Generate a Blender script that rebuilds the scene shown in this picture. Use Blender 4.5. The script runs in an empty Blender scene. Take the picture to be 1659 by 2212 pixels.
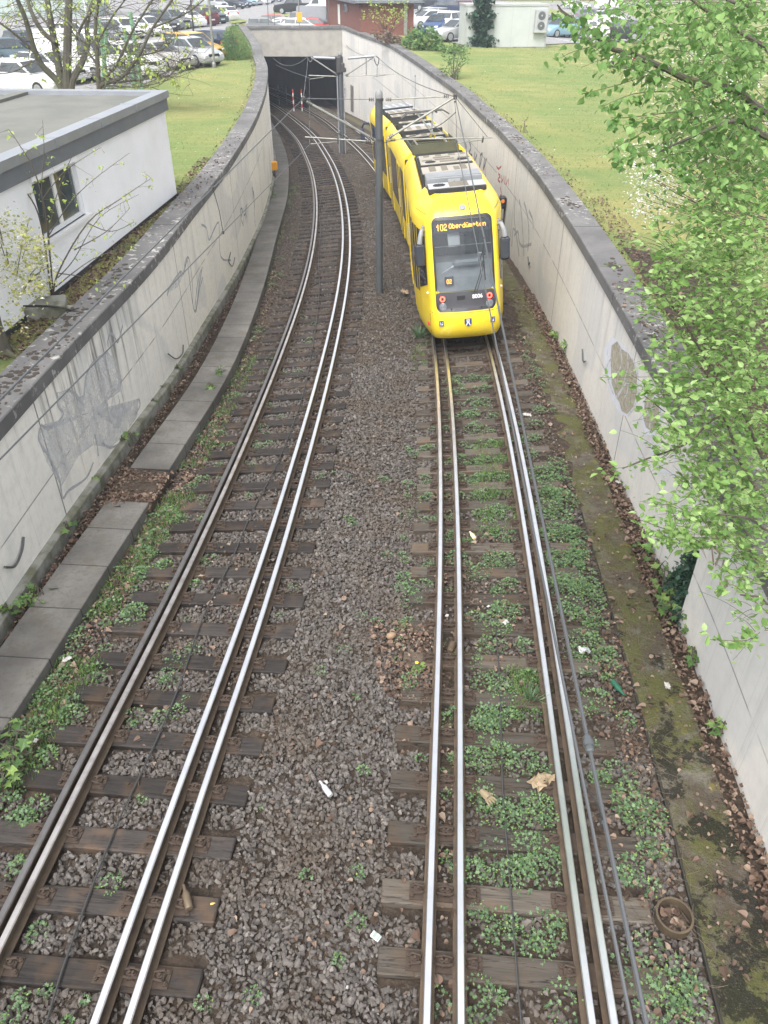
import bpy, bmesh, math, random
import numpy as np
from mathutils import Vector, Matrix
random.seed(7); RNG = np.random.default_rng(7)
S = bpy.context.scene; C = S.collection
# ------------------------------------------------------------------ camera, sky, sun, exposure
FPX, CX, CY = 1661.0, 829.5, 1106.0
PITCH = math.radians(35.4); CAMH = 6.9
cam = bpy.data.objects.new('camera', bpy.data.cameras.new('camera')); C.objects.link(cam)
cam.location = (0, 0, CAMH); cam.rotation_euler = (math.pi/2 - PITCH, 0, 0)
cam.data.sensor_fit = 'VERTICAL'; cam.data.sensor_height = 24.0
cam.data.lens = 24.0*FPX/2212.0; cam.data.clip_start = 0.05; cam.data.clip_end = 900
S.camera = cam
SUN_EL, SUN_AZ = math.radians(58), math.radians(205)
world = bpy.data.worlds.new('World'); S.world = world; world.use_nodes = True
wn = world.node_tree; wn.nodes.clear()
sky = wn.nodes.new('ShaderNodeTexSky'); sky.sky_type = 'NISHITA'; sky.sun_disc = False
sky.sun_elevation = SUN_EL; sky.sun_rotation = SUN_AZ; sky.dust_density = 4.0; sky.air_density = 1.0
hs = wn.nodes.new('ShaderNodeHueSaturation'); hs.inputs['Saturation'].default_value = 0.22
bg = wn.nodes.new('ShaderNodeBackground'); bg.inputs['Strength'].default_value = 0.15
wo = wn.nodes.new('ShaderNodeOutputWorld')
wn.links.new(sky.outputs[0], hs.inputs['Color']); wn.links.new(hs.outputs[0], bg.inputs['Color']); wn.links.new(bg.outputs[0], wo.inputs['Surface'])
sl = bpy.data.lights.new('sun', 'SUN'); sl.energy = 1.0; sl.angle = math.radians(35); sl.color = (1.0, 0.97, 0.92)
so = bpy.data.objects.new('sun', sl); C.objects.link(so); so.location = (0, 0, 60)
sd = Vector((math.sin(SUN_AZ)*math.cos(SUN_EL), math.cos(SUN_AZ)*math.cos(SUN_EL), math.sin(SUN_EL)))
so.rotation_euler = sd.to_track_quat('Z', 'Y').to_euler()
S.view_settings.view_transform = 'Standard'; S.view_settings.look = 'None'
S.view_settings.exposure = 1.38; S.view_settings.gamma = 1.0
S.cycles.max_bounces = 6; S.cycles.transparent_max_bounces = 12; S.cycles.diffuse_bounces = 3

# ------------------------------------------------------------------ measuring helpers
_s, _c = math.sin(PITCH), math.cos(PITCH)
KS = 0.05                                            # the tracks fall 5 % towards the tunnel
def ray(x, y):
    u = (x-CX)/FPX; v = (y-CY)/FPX
    return (u, _c - v*_s, -(_s + v*_c))
def atz(x, y, z):
    d = ray(x, y); t = (z-CAMH)/d[2]; return Vector((d[0]*t, d[1]*t, z))
def att(x, y, z=0.0):                                # on the falling track plane (rail head = 0)
    d = ray(x, y); t = (z-CAMH)/(d[2]+KS*d[1]); return Vector((d[0]*t, d[1]*t, CAMH+d[2]*t))
def aty(x, y, Y):
    d = ray(x, y); t = Y/d[1]; return Vector((d[0]*t, Y, CAMH+d[2]*t))
def atd(x, y, dep):
    d = ray(x, y); return Vector((d[0]*dep, d[1]*dep, CAMH+d[2]*dep))
def tz(Y): return -KS*Y
class Curve:                                         # x as a smooth function of Y
    def __init__(s, pts):
        pts = sorted(pts); s.Y = np.array([p[0] for p in pts], float); s.X = np.array([p[1] for p in pts], float)
        n = len(s.Y); h = np.diff(s.Y); A = np.eye(n); b = np.zeros(n)
        for i in range(1, n-1):
            A[i, i-1] = h[i-1]; A[i, i] = 2*(h[i-1]+h[i]); A[i, i+1] = h[i]
            b[i] = 3*((s.X[i+1]-s.X[i])/h[i]-(s.X[i]-s.X[i-1])/h[i-1])
        s.c = np.linalg.solve(A, b); s.h = h
    def __call__(s, y):
        i = int(min(max(np.searchsorted(s.Y, y)-1, 0), len(s.h)-1)); t = y-s.Y[i]; h = s.h[i]
        b = (s.X[i+1]-s.X[i])/h - h*(2*s.c[i]+s.c[i+1])/3
        if y < s.Y[0]: return s.X[0]+b*t
        return float(s.X[i]+b*t+s.c[i]*t*t+(s.c[i+1]-s.c[i])/(3*h)*t**3)
    def tan(s, y):
        d = Vector((s(y+.05)-s(y-.05), .1, 0)); return d.normalized()
CANT = math.radians(5.0)
def cant(y): t = min(max((y-4.5)/9, 0), 1); return CANT*t*t*(3-2*t)
TL = Curve([(-4,-3.44),(2.69,-2.91),(4.9,-2.74),(7.41,-2.52),(11.39,-2.26),(19.39,-1.97),(25,-1.95),(30,-2.1),(36.5,-2.51),(41.9,-3.02),(46.2,-3.53),(52,-4.37),(58.3,-5.4),(67.3,-7.3),(75.3,-9.2),(82,-10.9),(95,-14.6),(112,-20.2)])
TR = Curve([(-4,.72),(2.69,1.165),(7.2,1.53),(10.6,1.77),(16.6,2.05),(22,2.12),(28,2.0),(34,1.63),(40,1.05),(46,.27),(51.8,-.58),(57,-1.48),(63.4,-2.7),(71,-4.2),(78,-5.9),(82,-7.0),(95,-10.8),(112,-16.4)])
WL = Curve([(-2,-5.42),(8,-5.30),(10.86,-5.22),(13.5,-5.08),(16,-4.93),(20,-4.88),(24.6,-4.84),(28.6,-4.92),(33.2,-5.08),(37.6,-5.38),(42.5,-5.8),(47,-6.28),(52,-6.9),(57,-7.75),(62.4,-8.6),(72,-10.44),(81,-12.36),(96,-16.5),(112,-21.5)])
WR = Curve([(7,4.2),(8.2,4.24),(11.14,4.3),(14,4.42),(16.4,4.5),(19.7,4.58),(22,4.6),(24.7,4.6),(28.5,4.48),(32.5,4.26),(36,3.97),(41.3,3.55),(47.9,2.75),(53.5,2.05),(58.4,1.35),(64.9,.3),(70.8,-1.2),(76,-2.55),(81,-3.75),(96,-7.6),(112,-13)])
def zcL(Y): return 1.84+.16*min(max((Y-14)/20, 0), 1)+.5*min(max((Y-45)/36, 0), 1)
def zcR(Y): return 1.78+.72*min(max((Y-12)/68, 0), 1)**1.3
def bz(x, y):                                        # rail-head plane incl. the cant of both curves
    k = math.tan(cant(y)); l, r = TL(y), TR(y); P = ((l-2.4, 0), (l-1.3, -1.2*k), (l+1.3, 1.2*k), (r-1.3, -1.2*k), (r+1.3, 1.2*k), (r+2.3, 0))
    if x <= P[0][0] or x >= P[5][0]: return tz(y)
    for a, b in zip(P[:-1], P[1:]):
        if x <= b[0]: return tz(y)+a[1]+(b[1]-a[1])*(x-a[0])/(b[0]-a[0])
    return tz(y)
def sst(a, b, x):
    t = min(max((x-a)/(b-a), 0), 1); return t*t*(3-2*t)
def zt(x, y):                                        # ground level round the cutting
    yy = min(max(y, 5), 82)
    xr, xl = WR(max(yy, 8.2))+.6, WL(yy)-.6
    aR = .70*min(max((yy-12)/68, 0), 1)**1.3; aL = .16*min(max((yy-14)/20, 0), 1)*.7+.5*min(max((yy-45)/36, 0), 1)
    if x >= xr: a = aR*math.exp(-(x-xr)/14)
    elif x <= xl: a = aL*math.exp(-(xl-x)/6)
    else:
        t = (x-xl)/(xr-xl); a = aL+(aR-aL)*t
        if y > 82: a = a*math.exp(-(y-82)/2.5)-.62*sst(82, 87, y)*(1-sst(96, 116, y))
    a *= math.exp(-max(0, y-84)/30)
    low = .065*max(0, x-12) if x < 28 else 1.04
    return 1.70+a-low*sst(20, 60, y)+.03*math.sin(x*.7+y*.31)*math.sin(y*.45)
# ------------------------------------------------------------------ object helpers
def tag(o, label=None, cat=None, group=None, kind=None):
    if label: o['label'] = label
    if cat: o['category'] = cat
    if group: o['group'] = group
    if kind: o['kind'] = kind
    return o
def thing(name, label, cat, loc=(0,0,0), rz=0.0, group=None):
    o = bpy.data.objects.new(name, None); C.objects.link(o); o.empty_display_size = .2
    o.location = loc; o.rotation_euler = (0, 0, rz); return tag(o, label, cat, group)
def link(me, name, parent=None, loc=None, mw=None):
    o = bpy.data.objects.new(name, me); C.objects.link(o)
    if parent: o.parent = parent
    if loc is not None: o.location = loc
    if mw is not None: o.matrix_basis = mw
    return o
def copy_tree(o, parent=None):
    c = o.copy(); C.objects.link(c); c.parent = parent
    for ch in list(o.children): copy_tree(ch, c)
    return c
class MB:
    def __init__(s): s.v = []; s.f = []; s.m = []; s.uv = []
    def add(s, pts): 
        i = len(s.v); s.v.extend([tuple(p) for p in pts]); return i
    def face(s, idx, m=0, uv=None): s.f.append(tuple(idx)); s.m.append(m); s.uv.append(uv)
    def poly(s, pts, m=0): i = s.add(pts); s.face(range(i, i+len(pts)), m)
    def box(s, c, d, m=0, rot=None, taper=1.0, bev=0.0):
        x, y, z = d[0]/2, d[1]/2, d[2]/2; c = Vector(c); k = taper
        if bev > 0:
            b = min(bev, x*.9, y*.9, z*.9); ring = []
            for (zz, e, sc) in ((-z, b, 1), (-z+b, 0, 1), (z-b, 0, k), (z, b, k)):
                q = b
                pts = []
                for sx, sy in ((1,1),(-1,1),(-1,-1),(1,-1)):
                    X, Y = (x-e)*sc, (y-e)*sc
                    a = [(sx*X, sy*(Y-q)), (sx*(X-q), sy*Y)]
                    if sx*sy < 0: a.reverse()
                    pts += a
                ring.append([(p[0], p[1], zz) for p in pts])
            P = [Vector(p) for r in ring for p in r]
            if rot is not None: P = [rot @ p for p in P]
            i = s.add([p+c for p in P])
            for r in range(3):
                for j in range(8):
                    s.face((i+r*8+j, i+r*8+(j+1) % 8, i+(r+1)*8+(j+1) % 8, i+(r+1)*8+j), m)
            s.face([i+j for j in range(7, -1, -1)], m); s.face([i+24+j for j in range(8)], m); return
        P = [Vector(p) for p in ((-x,-y,-z),(x,-y,-z),(x,y,-z),(-x,y,-z),(-x*k,-y*k,z),(x*k,-y*k,z),(x*k,y*k,z),(-x*k,y*k,z))]
        if rot is not None: P = [rot @ p for p in P]
        i = s.add([p+c for p in P])
        for f in ((3,2,1,0),(4,5,6,7),(0,1,5,4),(1,2,6,5),(2,3,7,6),(3,0,4,7)): s.face([i+j for j in f], m)
    def tube(s, pts, r, n=6, m=0, cap=True):
        pts = [Vector(p) for p in pts]; N = len(pts); rs = r if isinstance(r, (list, tuple)) else [r]*N
        up = None; rings = []
        for k in range(N):
            t = (pts[min(k+1, N-1)]-pts[max(k-1, 0)]).normalized()
            if up is None:
                up = Vector((0,0,1)) if abs(t.z) < .9 else Vector((1,0,0))
            a = t.cross(up)
            if a.length < 1e-4: a = t.orthogonal()
            a.normalize(); b = a.cross(t); up = b
            rings.append(s.add([pts[k]+(a*math.cos(2*math.pi*j/n)+b*math.sin(2*math.pi*j/n))*rs[k] for j in range(n)]))
        for k in range(N-1):
            for j in range(n):
                s.face((rings[k]+j, rings[k]+(j+1) % n, rings[k+1]+(j+1) % n, rings[k+1]+j), m)
        if cap:
            s.face([rings[0]+j for j in range(n-1, -1, -1)], m); s.face([rings[-1]+j for j in range(n)], m)
    def lathe(s, prof, n=12, m=0, M=None):           # prof: (radius, z)
        rings = []
        for r, z in prof:
            P = [Vector((r*math.cos(2*math.pi*j/n), r*math.sin(2*math.pi*j/n), z)) for j in range(n)]
            if M is not None: P = [M @ p for p in P]
            rings.append(s.add(P))
        for k in range(len(prof)-1):
            for j in range(n): s.face((rings[k]+j, rings[k]+(j+1) % n, rings[k+1]+(j+1) % n, rings[k+1]+j), m)
        s.face([rings[0]+j for j in range(n-1, -1, -1)], m); s.face([rings[-1]+j for j in range(n)], m)
    def sweep(s, path, prof, mats=None, closed=True, s0=0.0, ends=True):
        """path: 3D points; prof: (lateral to the right of travel, dz); uv = (arc length, profile z)"""
        n = len(prof); L = s0; prev = None; rings = []; ss = []
        for k, p in enumerate(path):
            a = Vector(path[max(k-1, 0)]); b = Vector(path[min(k+1, len(path)-1)])
            t = (b-a); t.z = 0; t.normalize(); nr = Vector((t.y, -t.x, 0)); p = Vector(p)
            if prev is not None: L += (p-prev).length
            prev = p; ss.append(L)
            rings.append(s.add([p+nr*q[0]+Vector((0,0,q[1])) for q in prof]))
        for k in range(len(path)-1):
            for j in range(n if closed else n-1):
                j2 = (j+1) % n
                s.face((rings[k]+j, rings[k+1]+j, rings[k+1]+j2, rings[k]+j2), mats[j] if mats else 0,
                       [(ss[k], prof[j][1]), (ss[k+1], prof[j][1]), (ss[k+1], prof[j2][1]), (ss[k], prof[j2][1])])
        if closed and ends:
            s.face([rings[0]+j for j in range(n)], mats[0] if mats else 0); s.face([rings[-1]+j for j in range(n-1, -1, -1)], mats[0] if mats else 0)
    def build(s, name, mat, parent=None, loc=None, smooth=False, rz=0.0):
        me = s.mesh(name, mat, smooth); o = link(me, name, parent, loc)
        if rz: o.rotation_euler = (0, 0, rz)
        return o
    def mesh(s, name, mat, smooth=False):
        me = bpy.data.meshes.new(name); me.from_pydata(s.v, [], s.f)
        for mm in (mat if isinstance(mat, (list, tuple)) else [mat]): me.materials.append(mm)
        me.polygons.foreach_set('material_index', s.m)
        if any(u is not None for u in s.uv):
            uvl = me.uv_layers.new(name='uv'); data = []
            for f, u in zip(s.f, s.uv):
                data += [c for p in (u or [(0,0)]*len(f)) for c in p]
            uvl.data.foreach_set('uv', data)
        bm = bmesh.new(); bm.from_mesh(me); bmesh.ops.recalc_face_normals(bm, faces=bm.faces); bm.to_mesh(me); bm.free()
        if smooth:
            me.polygons.foreach_set('use_smooth', [True]*len(me.polygons))
            try: me.set_sharp_from_angle(angle=math.radians(38))
            except Exception: pass
        me.update(); return me
def np_mesh(name, V, T, mat, midx=None, smooth=False):
    me = bpy.data.meshes.new(name); V = np.asarray(V, np.float32).reshape(-1, 3); T = np.asarray(T, np.int32).reshape(-1, 3)
    me.vertices.add(len(V)); me.vertices.foreach_set('co', V.ravel())
    me.loops.add(T.size); me.loops.foreach_set('vertex_index', T.ravel())
    me.polygons.add(len(T)); me.polygons.foreach_set('loop_start', np.arange(0, T.size, 3, dtype=np.int32))
    try: me.polygons.foreach_set('loop_total', np.full(len(T), 3, np.int32))
    except Exception: pass
    for mm in (mat if isinstance(mat, (list, tuple)) else [mat]): me.materials.append(mm)
    if midx is not None: me.polygons.foreach_set('material_index', np.asarray(midx, np.int32))
    me.polygons.foreach_set('use_smooth', np.full(len(T), smooth))
    me.update(calc_edges=True); me.validate(); return me
# ------------------------------------------------------------------ materials
class NT:
    def __init__(s, name):
        s.m = bpy.data.materials.new(name); s.m.use_nodes = True; s.t = s.m.node_tree; s.t.nodes.clear()
        s.out = s.n('ShaderNodeOutputMaterial'); s.b = s.n('ShaderNodeBsdfPrincipled'); s.l(s.b.outputs[0], s.out.inputs['Surface'])
    def n(s, k, **kw):
        o = s.t.nodes.new(k)
        for a, v in kw.items(): setattr(o, a, v)
        return o
    def l(s, a, b): s.t.links.new(a, b)
    def co(s, which='Object', scale=(1,1,1)):
        t = s.n('ShaderNodeTexCoord'); m = s.n('ShaderNodeMapping'); m.inputs['Scale'].default_value = scale
        s.l(t.outputs[which], m.inputs['Vector']); return m.outputs[0]
    def noise(s, vec, scale, detail=4, rough=.6, dist=0.0):
        o = s.n('ShaderNodeTexNoise'); o.inputs['Scale'].default_value = scale; o.inputs['Detail'].default_value = detail
        o.inputs['Roughness'].default_value = rough; o.inputs['Distortion'].default_value = dist
        if vec is not None: s.l(vec, o.inputs['Vector'])
        return o.outputs['Fac']
    def ramp(s, fac, lo, hi):
        o = s.n('ShaderNodeMapRange'); o.inputs['From Min'].default_value = lo; o.inputs['From Max'].default_value = hi; o.clamp = True
        s.l(fac, o.inputs['Value']); return o.outputs[0]
    def mix(s, fac, a, b):
        o = s.n('ShaderNodeMix', data_type='RGBA')
        for v, i in ((fac, 0), (a, 6), (b, 7)):
            if hasattr(v, 'is_linked') or hasattr(v, 'links'): s.l(v, o.inputs[i])
            else: o.inputs[i].default_value = v if i == 0 else (*v, 1)
        return o.outputs[2]
    def math(s, op, a, b=0.0):
        o = s.n('ShaderNodeMath', operation=op)
        for v, i in ((a, 0), (b, 1)):
            if hasattr(v, 'links'): s.l(v, o.inputs[i])
            else: o.inputs[i].default_value = v
        return o.outputs[0]
    def bump(s, h, strength=.5, dist=.02):
        o = s.n('ShaderNodeBump'); o.inputs['Strength'].default_value = strength; o.inputs['Distance'].default_value = dist
        s.l(h, o.inputs['Height']); s.l(o.outputs[0], s.b.inputs['Normal'])
    def set(s, col=None, rough=None, metal=None, spec=None, **kw):
        for k, v in (('Base Color', col), ('Roughness', rough), ('Metallic', metal), ('Specular IOR Level', spec)):
            if v is None: continue
            if hasattr(v, 'links'): s.l(v, s.b.inputs[k])
            else: s.b.inputs[k].default_value = (*v, 1) if k == 'Base Color' else v
        for k, v in kw.items(): s.b.inputs[k.replace('_', ' ')].default_value = v
        return s.m
def plain(name, col, rough=.55, metal=0.0, col2=None, scale=6.0, lo=.4, hi=.7, bump=0.0, bscale=40, coord='Object', spec=.5, rnd=0.0):
    m = NT(name); c = m.co(coord); base = col
    if col2: base = m.mix(m.ramp(m.noise(c, scale), lo, hi), col, col2)
    if rnd:
        oi = m.n('ShaderNodeObjectInfo'); h = m.n('ShaderNodeHueSaturation')
        m.l(m.ramp(oi.outputs['Random'], 0, 1), h.inputs['Value']); 
        h.inputs['Value'].default_value = 1
        mr = m.n('ShaderNodeMapRange'); mr.inputs['To Min'].default_value = 1-rnd; mr.inputs['To Max'].default_value = 1+rnd
        m.l(oi.outputs['Random'], mr.inputs['Value']); m.l(mr.outputs[0], h.inputs['Value'])
        if hasattr(base, 'links'): m.l(base, h.inputs['Color'])
        else: h.inputs['Color'].default_value = (*base, 1)
        base = h.outputs[0]
    if bump: m.bump(m.noise(c, bscale), bump, .01)
    return m.set(base, rough, metal, spec)
def island(m):
    return m.n('ShaderNodeNewGeometry').outputs['Random Per Island']
def leafmat(name, cols, trans=.35, rough=.45):
    m = NT(name); r = island(m); c = cols[0]
    cr = m.n('ShaderNodeValToRGB'); e = cr.color_ramp.elements
    while len(e) < len(cols): e.new(.5)
    for i, q in enumerate(cols): e[i].position = i/(len(cols)-1); e[i].color = (*q, 1)
    m.l(r, cr.inputs[0]); m.set(cr.outputs[0], rough, spec=.35)
    tr = m.n('ShaderNodeBsdfTranslucent'); m.l(cr.outputs[0], tr.inputs['Color']); mx = m.n('ShaderNodeMixShader'); mx.inputs[0].default_value = trans
    m.l(m.b.outputs[0], mx.inputs[1]); m.l(tr.outputs[0], mx.inputs[2]); m.l(mx.outputs[0], m.out.inputs['Surface']); return m.m
def emis(name, col, st):
    m = NT(name); m.set((.02,.02,.02), .5); m.b.inputs['Emission Color'].default_value = (*col, 1); m.b.inputs['Emission Strength'].default_value = st; return m.m
def glassmat(name, tint=(.03,.035,.04), clear=.55):
    m = NT(name); m.set(tint, .04, spec=.8); tr = m.n('ShaderNodeBsdfTransparent'); tr.inputs[0].default_value = (.75,.8,.82,1)
    mx = m.n('ShaderNodeMixShader'); mx.inputs[0].default_value = clear
    m.l(m.b.outputs[0], mx.inputs[1]); m.l(tr.outputs[0], mx.inputs[2]); m.l(mx.outputs[0], m.out.inputs['Surface']); return m.m

def wallmat(name, seed=0.0, stain=(10, 11), stainw=0.5, c1=(.71,.68,.63), c2=(.61,.595,.56)):
    m = NT(name); uv = m.n('ShaderNodeUVMap').outputs[0]; sp = m.n('ShaderNodeSeparateXYZ'); m.l(uv, sp.inputs[0]); s_, h_ = sp.outputs[0], sp.outputs[1]
    def mp(sx, sy, off=0.0):
        q = m.n('ShaderNodeMapping'); q.inputs['Scale'].default_value = (sx, sy, 1); q.inputs['Location'].default_value = (off+seed, 0, 0); m.l(uv, q.inputs['Vector']); return q.outputs[0]
    big = m.noise(mp(.35, .35), 1.0, 3); base = m.mix(m.ramp(big, .35, .7), c1, c2)
    fine = m.noise(mp(6, 6), 1.0, 6, .7); base = m.mix(m.math('MULTIPLY', m.ramp(fine, .45, .8), .4), base, (.42,.41,.39))
    # broad old over-painted patches
    pat = m.ramp(m.noise(mp(.42, .5, 9), 1.0, 2, .4, .6), .56, .60); base = m.mix(m.math('MULTIPLY', pat, .4), base, (.50,.51,.52))
    streak = m.ramp(m.noise(mp(3.2, .16, 3), 1.0, 5, .65), .50, .72); topm = m.ramp(h_, -2.3, -.2)
    base = m.mix(m.math('MULTIPLY', m.math('MULTIPLY', streak, topm), .52), base, (.24,.23,.22))
    thin = m.ramp(m.noise(mp(14, .12, 5), 1.0, 3, .6), .60, .70); base = m.mix(m.math('MULTIPLY', thin, .42), base, (.26,.25,.24))
    # heavy soot streaks in one place
    a = m.math('MULTIPLY', m.ramp(s_, stain[0], stain[0]+.5), m.ramp(s_, stain[1]+.5, stain[1]))
    hv = m.math('MULTIPLY', m.math('MULTIPLY', m.ramp(m.noise(mp(4.6, .22, 1.7), 1.0, 3, .6), .5, .6), a), m.ramp(h_, -2.0, -.6))
    base = m.mix(m.math('MULTIPLY', hv, .8*stainw), base, (.12,.12,.12))
    # formwork joint (one horizontal), panel joints (vertical) and thin board lines
    hl = m.math('LESS_THAN', m.math('ABSOLUTE', m.math('ADD', h_, 1.28)), .014)
    hl = m.math('MULTIPLY', hl, m.ramp(m.noise(mp(1.3, .1, 6), 1.0, 3), .35, .5))
    def vl(period, w, off):
        q = m.math('MODULO', m.math('ADD', s_, off), period); return m.math('LESS_THAN', q, w)
    base = m.mix(m.math('MULTIPLY', hl, .7), base, (.16,.155,.15))
    base = m.mix(m.math('MULTIPLY', vl(7.8, .035, 3.3), .85), base, (.10,.10,.10))
    base = m.mix(m.math('MULTIPLY', vl(1.3, .012, .4), .25), base, (.26,.25,.24))
    low = m.ramp(m.math('ADD', h_, m.math('MULTIPLY', m.noise(mp(2, 2, 2), 1.0, 4), .9)), -2.1, -2.9)
    m.bump(m.noise(mp(9, 9), 1.0, 6, .7), .25, .01)
    return m.set(base, .85, spec=.25)
def copemat(name):
    m = NT(name); c = m.co('Object'); base = m.mix(m.ramp(m.noise(c, .9, 4), .35, .7), (.115,.112,.112), (.185,.18,.175))
    base = m.mix(m.math('MULTIPLY', m.ramp(m.noise(c, 16, 6, .7), .5, .75), .6), base, (.10,.10,.10))
    lich = m.math('MULTIPLY', m.ramp(m.noise(c, 5.5, 5, .65), .57, .62), m.ramp(m.noise(c, .33, 2), .46, .6)); base = m.mix(m.math('MULTIPLY', lich, .8), base, (.46,.45,.42))
    v = m.n('ShaderNodeTexVoronoi'); v.inputs['Scale'].default_value = 4.5; m.l(m.co('Object', (1, 1, .01)), v.inputs['Vector'])
    spot = m.math('MULTIPLY', m.math('LESS_THAN', m.math('ADD', v.outputs['Distance'], m.math('MULTIPLY', m.noise(c, 22, 4), .22)), .27), m.ramp(m.noise(c, .45, 2, .5), .5, .56))
    base = m.mix(m.math('MULTIPLY', spot, .85), base, (.05,.038,.032))
    m.bump(m.noise(c, 30, 6, .7), .5, .012); return m.set(base, .9, spec=.2)
def lawnmat(name):
    m = NT(name); c = m.co('Object')
    base = m.mix(m.ramp(m.noise(c, .16, 4, .6, .4), .38, .62), (0.213,0.269,0.094), (0.338,0.319,0.125))
    base = m.mix(m.ramp(m.noise(c, .55, 5, .65), .42, .72), base, (0.169,0.250,0.088))
    st = m.co('Object', (.25, 3.0, 1)); base = m.mix(m.math('MULTIPLY', m.ramp(m.noise(st, .8, 3), .5, .75), .5), base, (0.388,0.362,0.188))
    base = m.mix(m.math('MULTIPLY', m.ramp(m.noise(c, 14, 6, .8), .42, .66), .55), base, (0.119,0.144,0.056))
    base = m.mix(m.math('MULTIPLY', m.ramp(m.noise(c, 5, 5, .75), .62, .72), .6), base, (.20,.15,.09))
    m.bump(m.math('ADD', m.noise(c, 26, 6, .8), m.noise(c, 4, 3)), .9, .06); return m.set(base, .95, spec=.1)
def slabmat(name, moss=0.0):
    m = NT(name); c = m.co('Object'); base = m.mix(m.ramp(m.noise(c, .8, 4), .35, .7), (.095,.09,.083), (.19,.18,.165))
    base = m.mix(m.math('MULTIPLY', m.ramp(m.noise(c, 18, 6, .7), .5, .75), .7), base, (.07,.068,.066)); base = m.mix(m.math('MULTIPLY', m.ramp(m.noise(c, 2.1, 5, .7), .52, .68), .6), base, (.10,.085,.06))
    if moss:
        base = m.mix(.55, base, (.20,.185,.145))
        soil = m.ramp(m.noise(c, 2.2, 6, .8, .3), .38, .54); base = m.mix(m.math('MULTIPLY', soil, .88), base, (.075,.058,.042))
        mo = m.ramp(m.noise(c, 1.3, 6, .78, .5), .43, .56); base = m.mix(m.math('MULTIPLY', mo, .85), base, (.095,.10,.032))
        bright = m.ramp(m.noise(c, 2.9, 5, .7), .62, .68); base = m.mix(m.math('MULTIPLY', bright, .7), base, (.21,.18,.035))
        sy = m.n('ShaderNodeSeparateXYZ'); m.l(c, sy.inputs[0]); nearm = m.math('MULTIPLY', m.ramp(sy.outputs[1], 8.5, 3.5), .13); bl = m.ramp(m.math('ADD', m.noise(c, 3.2, 6, .72), nearm), .60, .65); base = m.mix(m.math('MULTIPLY', bl, .85), base, (.016,.016,.013))
        base = m.mix(m.math('MULTIPLY', m.ramp(m.noise(c, 45, 4, .8), .55, .75), .6), base, (.24,.21,.15))
        m.bump(m.math('ADD', m.noise(c, 30, 6, .8), m.math('MULTIPLY', mo, .6)), .9, .03)
    else: m.bump(m.noise(c, 35, 6, .7), .35, .008)
    if not moss:
        uv = m.n('ShaderNodeUVMap').outputs[0]; sp = m.n('ShaderNodeSeparateXYZ'); m.l(uv, sp.inputs[0])
        q = m.math('MODULO', m.math('ADD', sp.outputs[0], 100.0), 1.0); base = m.mix(m.math('MULTIPLY', m.math('LESS_THAN', q, .022), .85), base, (.03,.03,.03))
    return m.set(base, .9, spec=.2)
def soilmat(name):
    m = NT(name); c = m.co('Object'); base = m.mix(m.ramp(m.noise(c, 1.1, 5, .7), .38, .66), (0.072,0.056,0.044), (0.124,0.091,0.065))
    base = m.mix(m.ramp(m.noise(c, 9, 6, .75), .45, .7), base, (0.043,0.035,0.030))
    far = m.ramp(m.noise(c, 2.6, 5, .7), .56, .66); base = m.mix(m.math('MULTIPLY', far, .45), base, (.11,.075,.05))
    v = m.n('ShaderNodeTexVoronoi'); v.inputs['Scale'].default_value = 13; m.l(c, v.inputs['Vector'])
    base = m.mix(.35, base, m.mix(m.ramp(v.outputs['Color'], .2, .9), (.04,.033,.028), (.15,.115,.09)))
    m.bump(m.math('ADD', m.noise(c, 22, 6, .8), v.outputs['Distance']), 1.0, .05); return m.set(base, .95, spec=.15)
def stonemat(name):
    m = NT(name); c = m.co('Object'); r = island(m); cr = m.n('ShaderNodeValToRGB'); e = cr.color_ramp.elements
    for i, (p, q) in enumerate(((0,(0.072,0.063,0.058)),(.35,(0.096,0.085,0.077)),(.7,(0.118,0.105,0.096)),(.93,(0.147,0.132,0.122)),(1,(0.205,0.184,0.168)))):
        if i > 1: e.new(p)
    for i, (p, q) in enumerate(((0,(0.072,0.063,0.058)),(.35,(0.096,0.085,0.077)),(.7,(0.118,0.105,0.096)),(.93,(0.147,0.132,0.122)),(1,(0.205,0.184,0.168)))): e[i].position = p; e[i].color = (*q, 1)
    m.l(r, cr.inputs[0]); base = m.mix(m.math('MULTIPLY', m.ramp(m.noise(c, .9, 4), .46, .66), .6), cr.outputs[0], (0.092,0.071,0.053))
    m.bump(m.noise(c, 60, 4), .3, .01); return m.set(base, .85, spec=.25)
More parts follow.
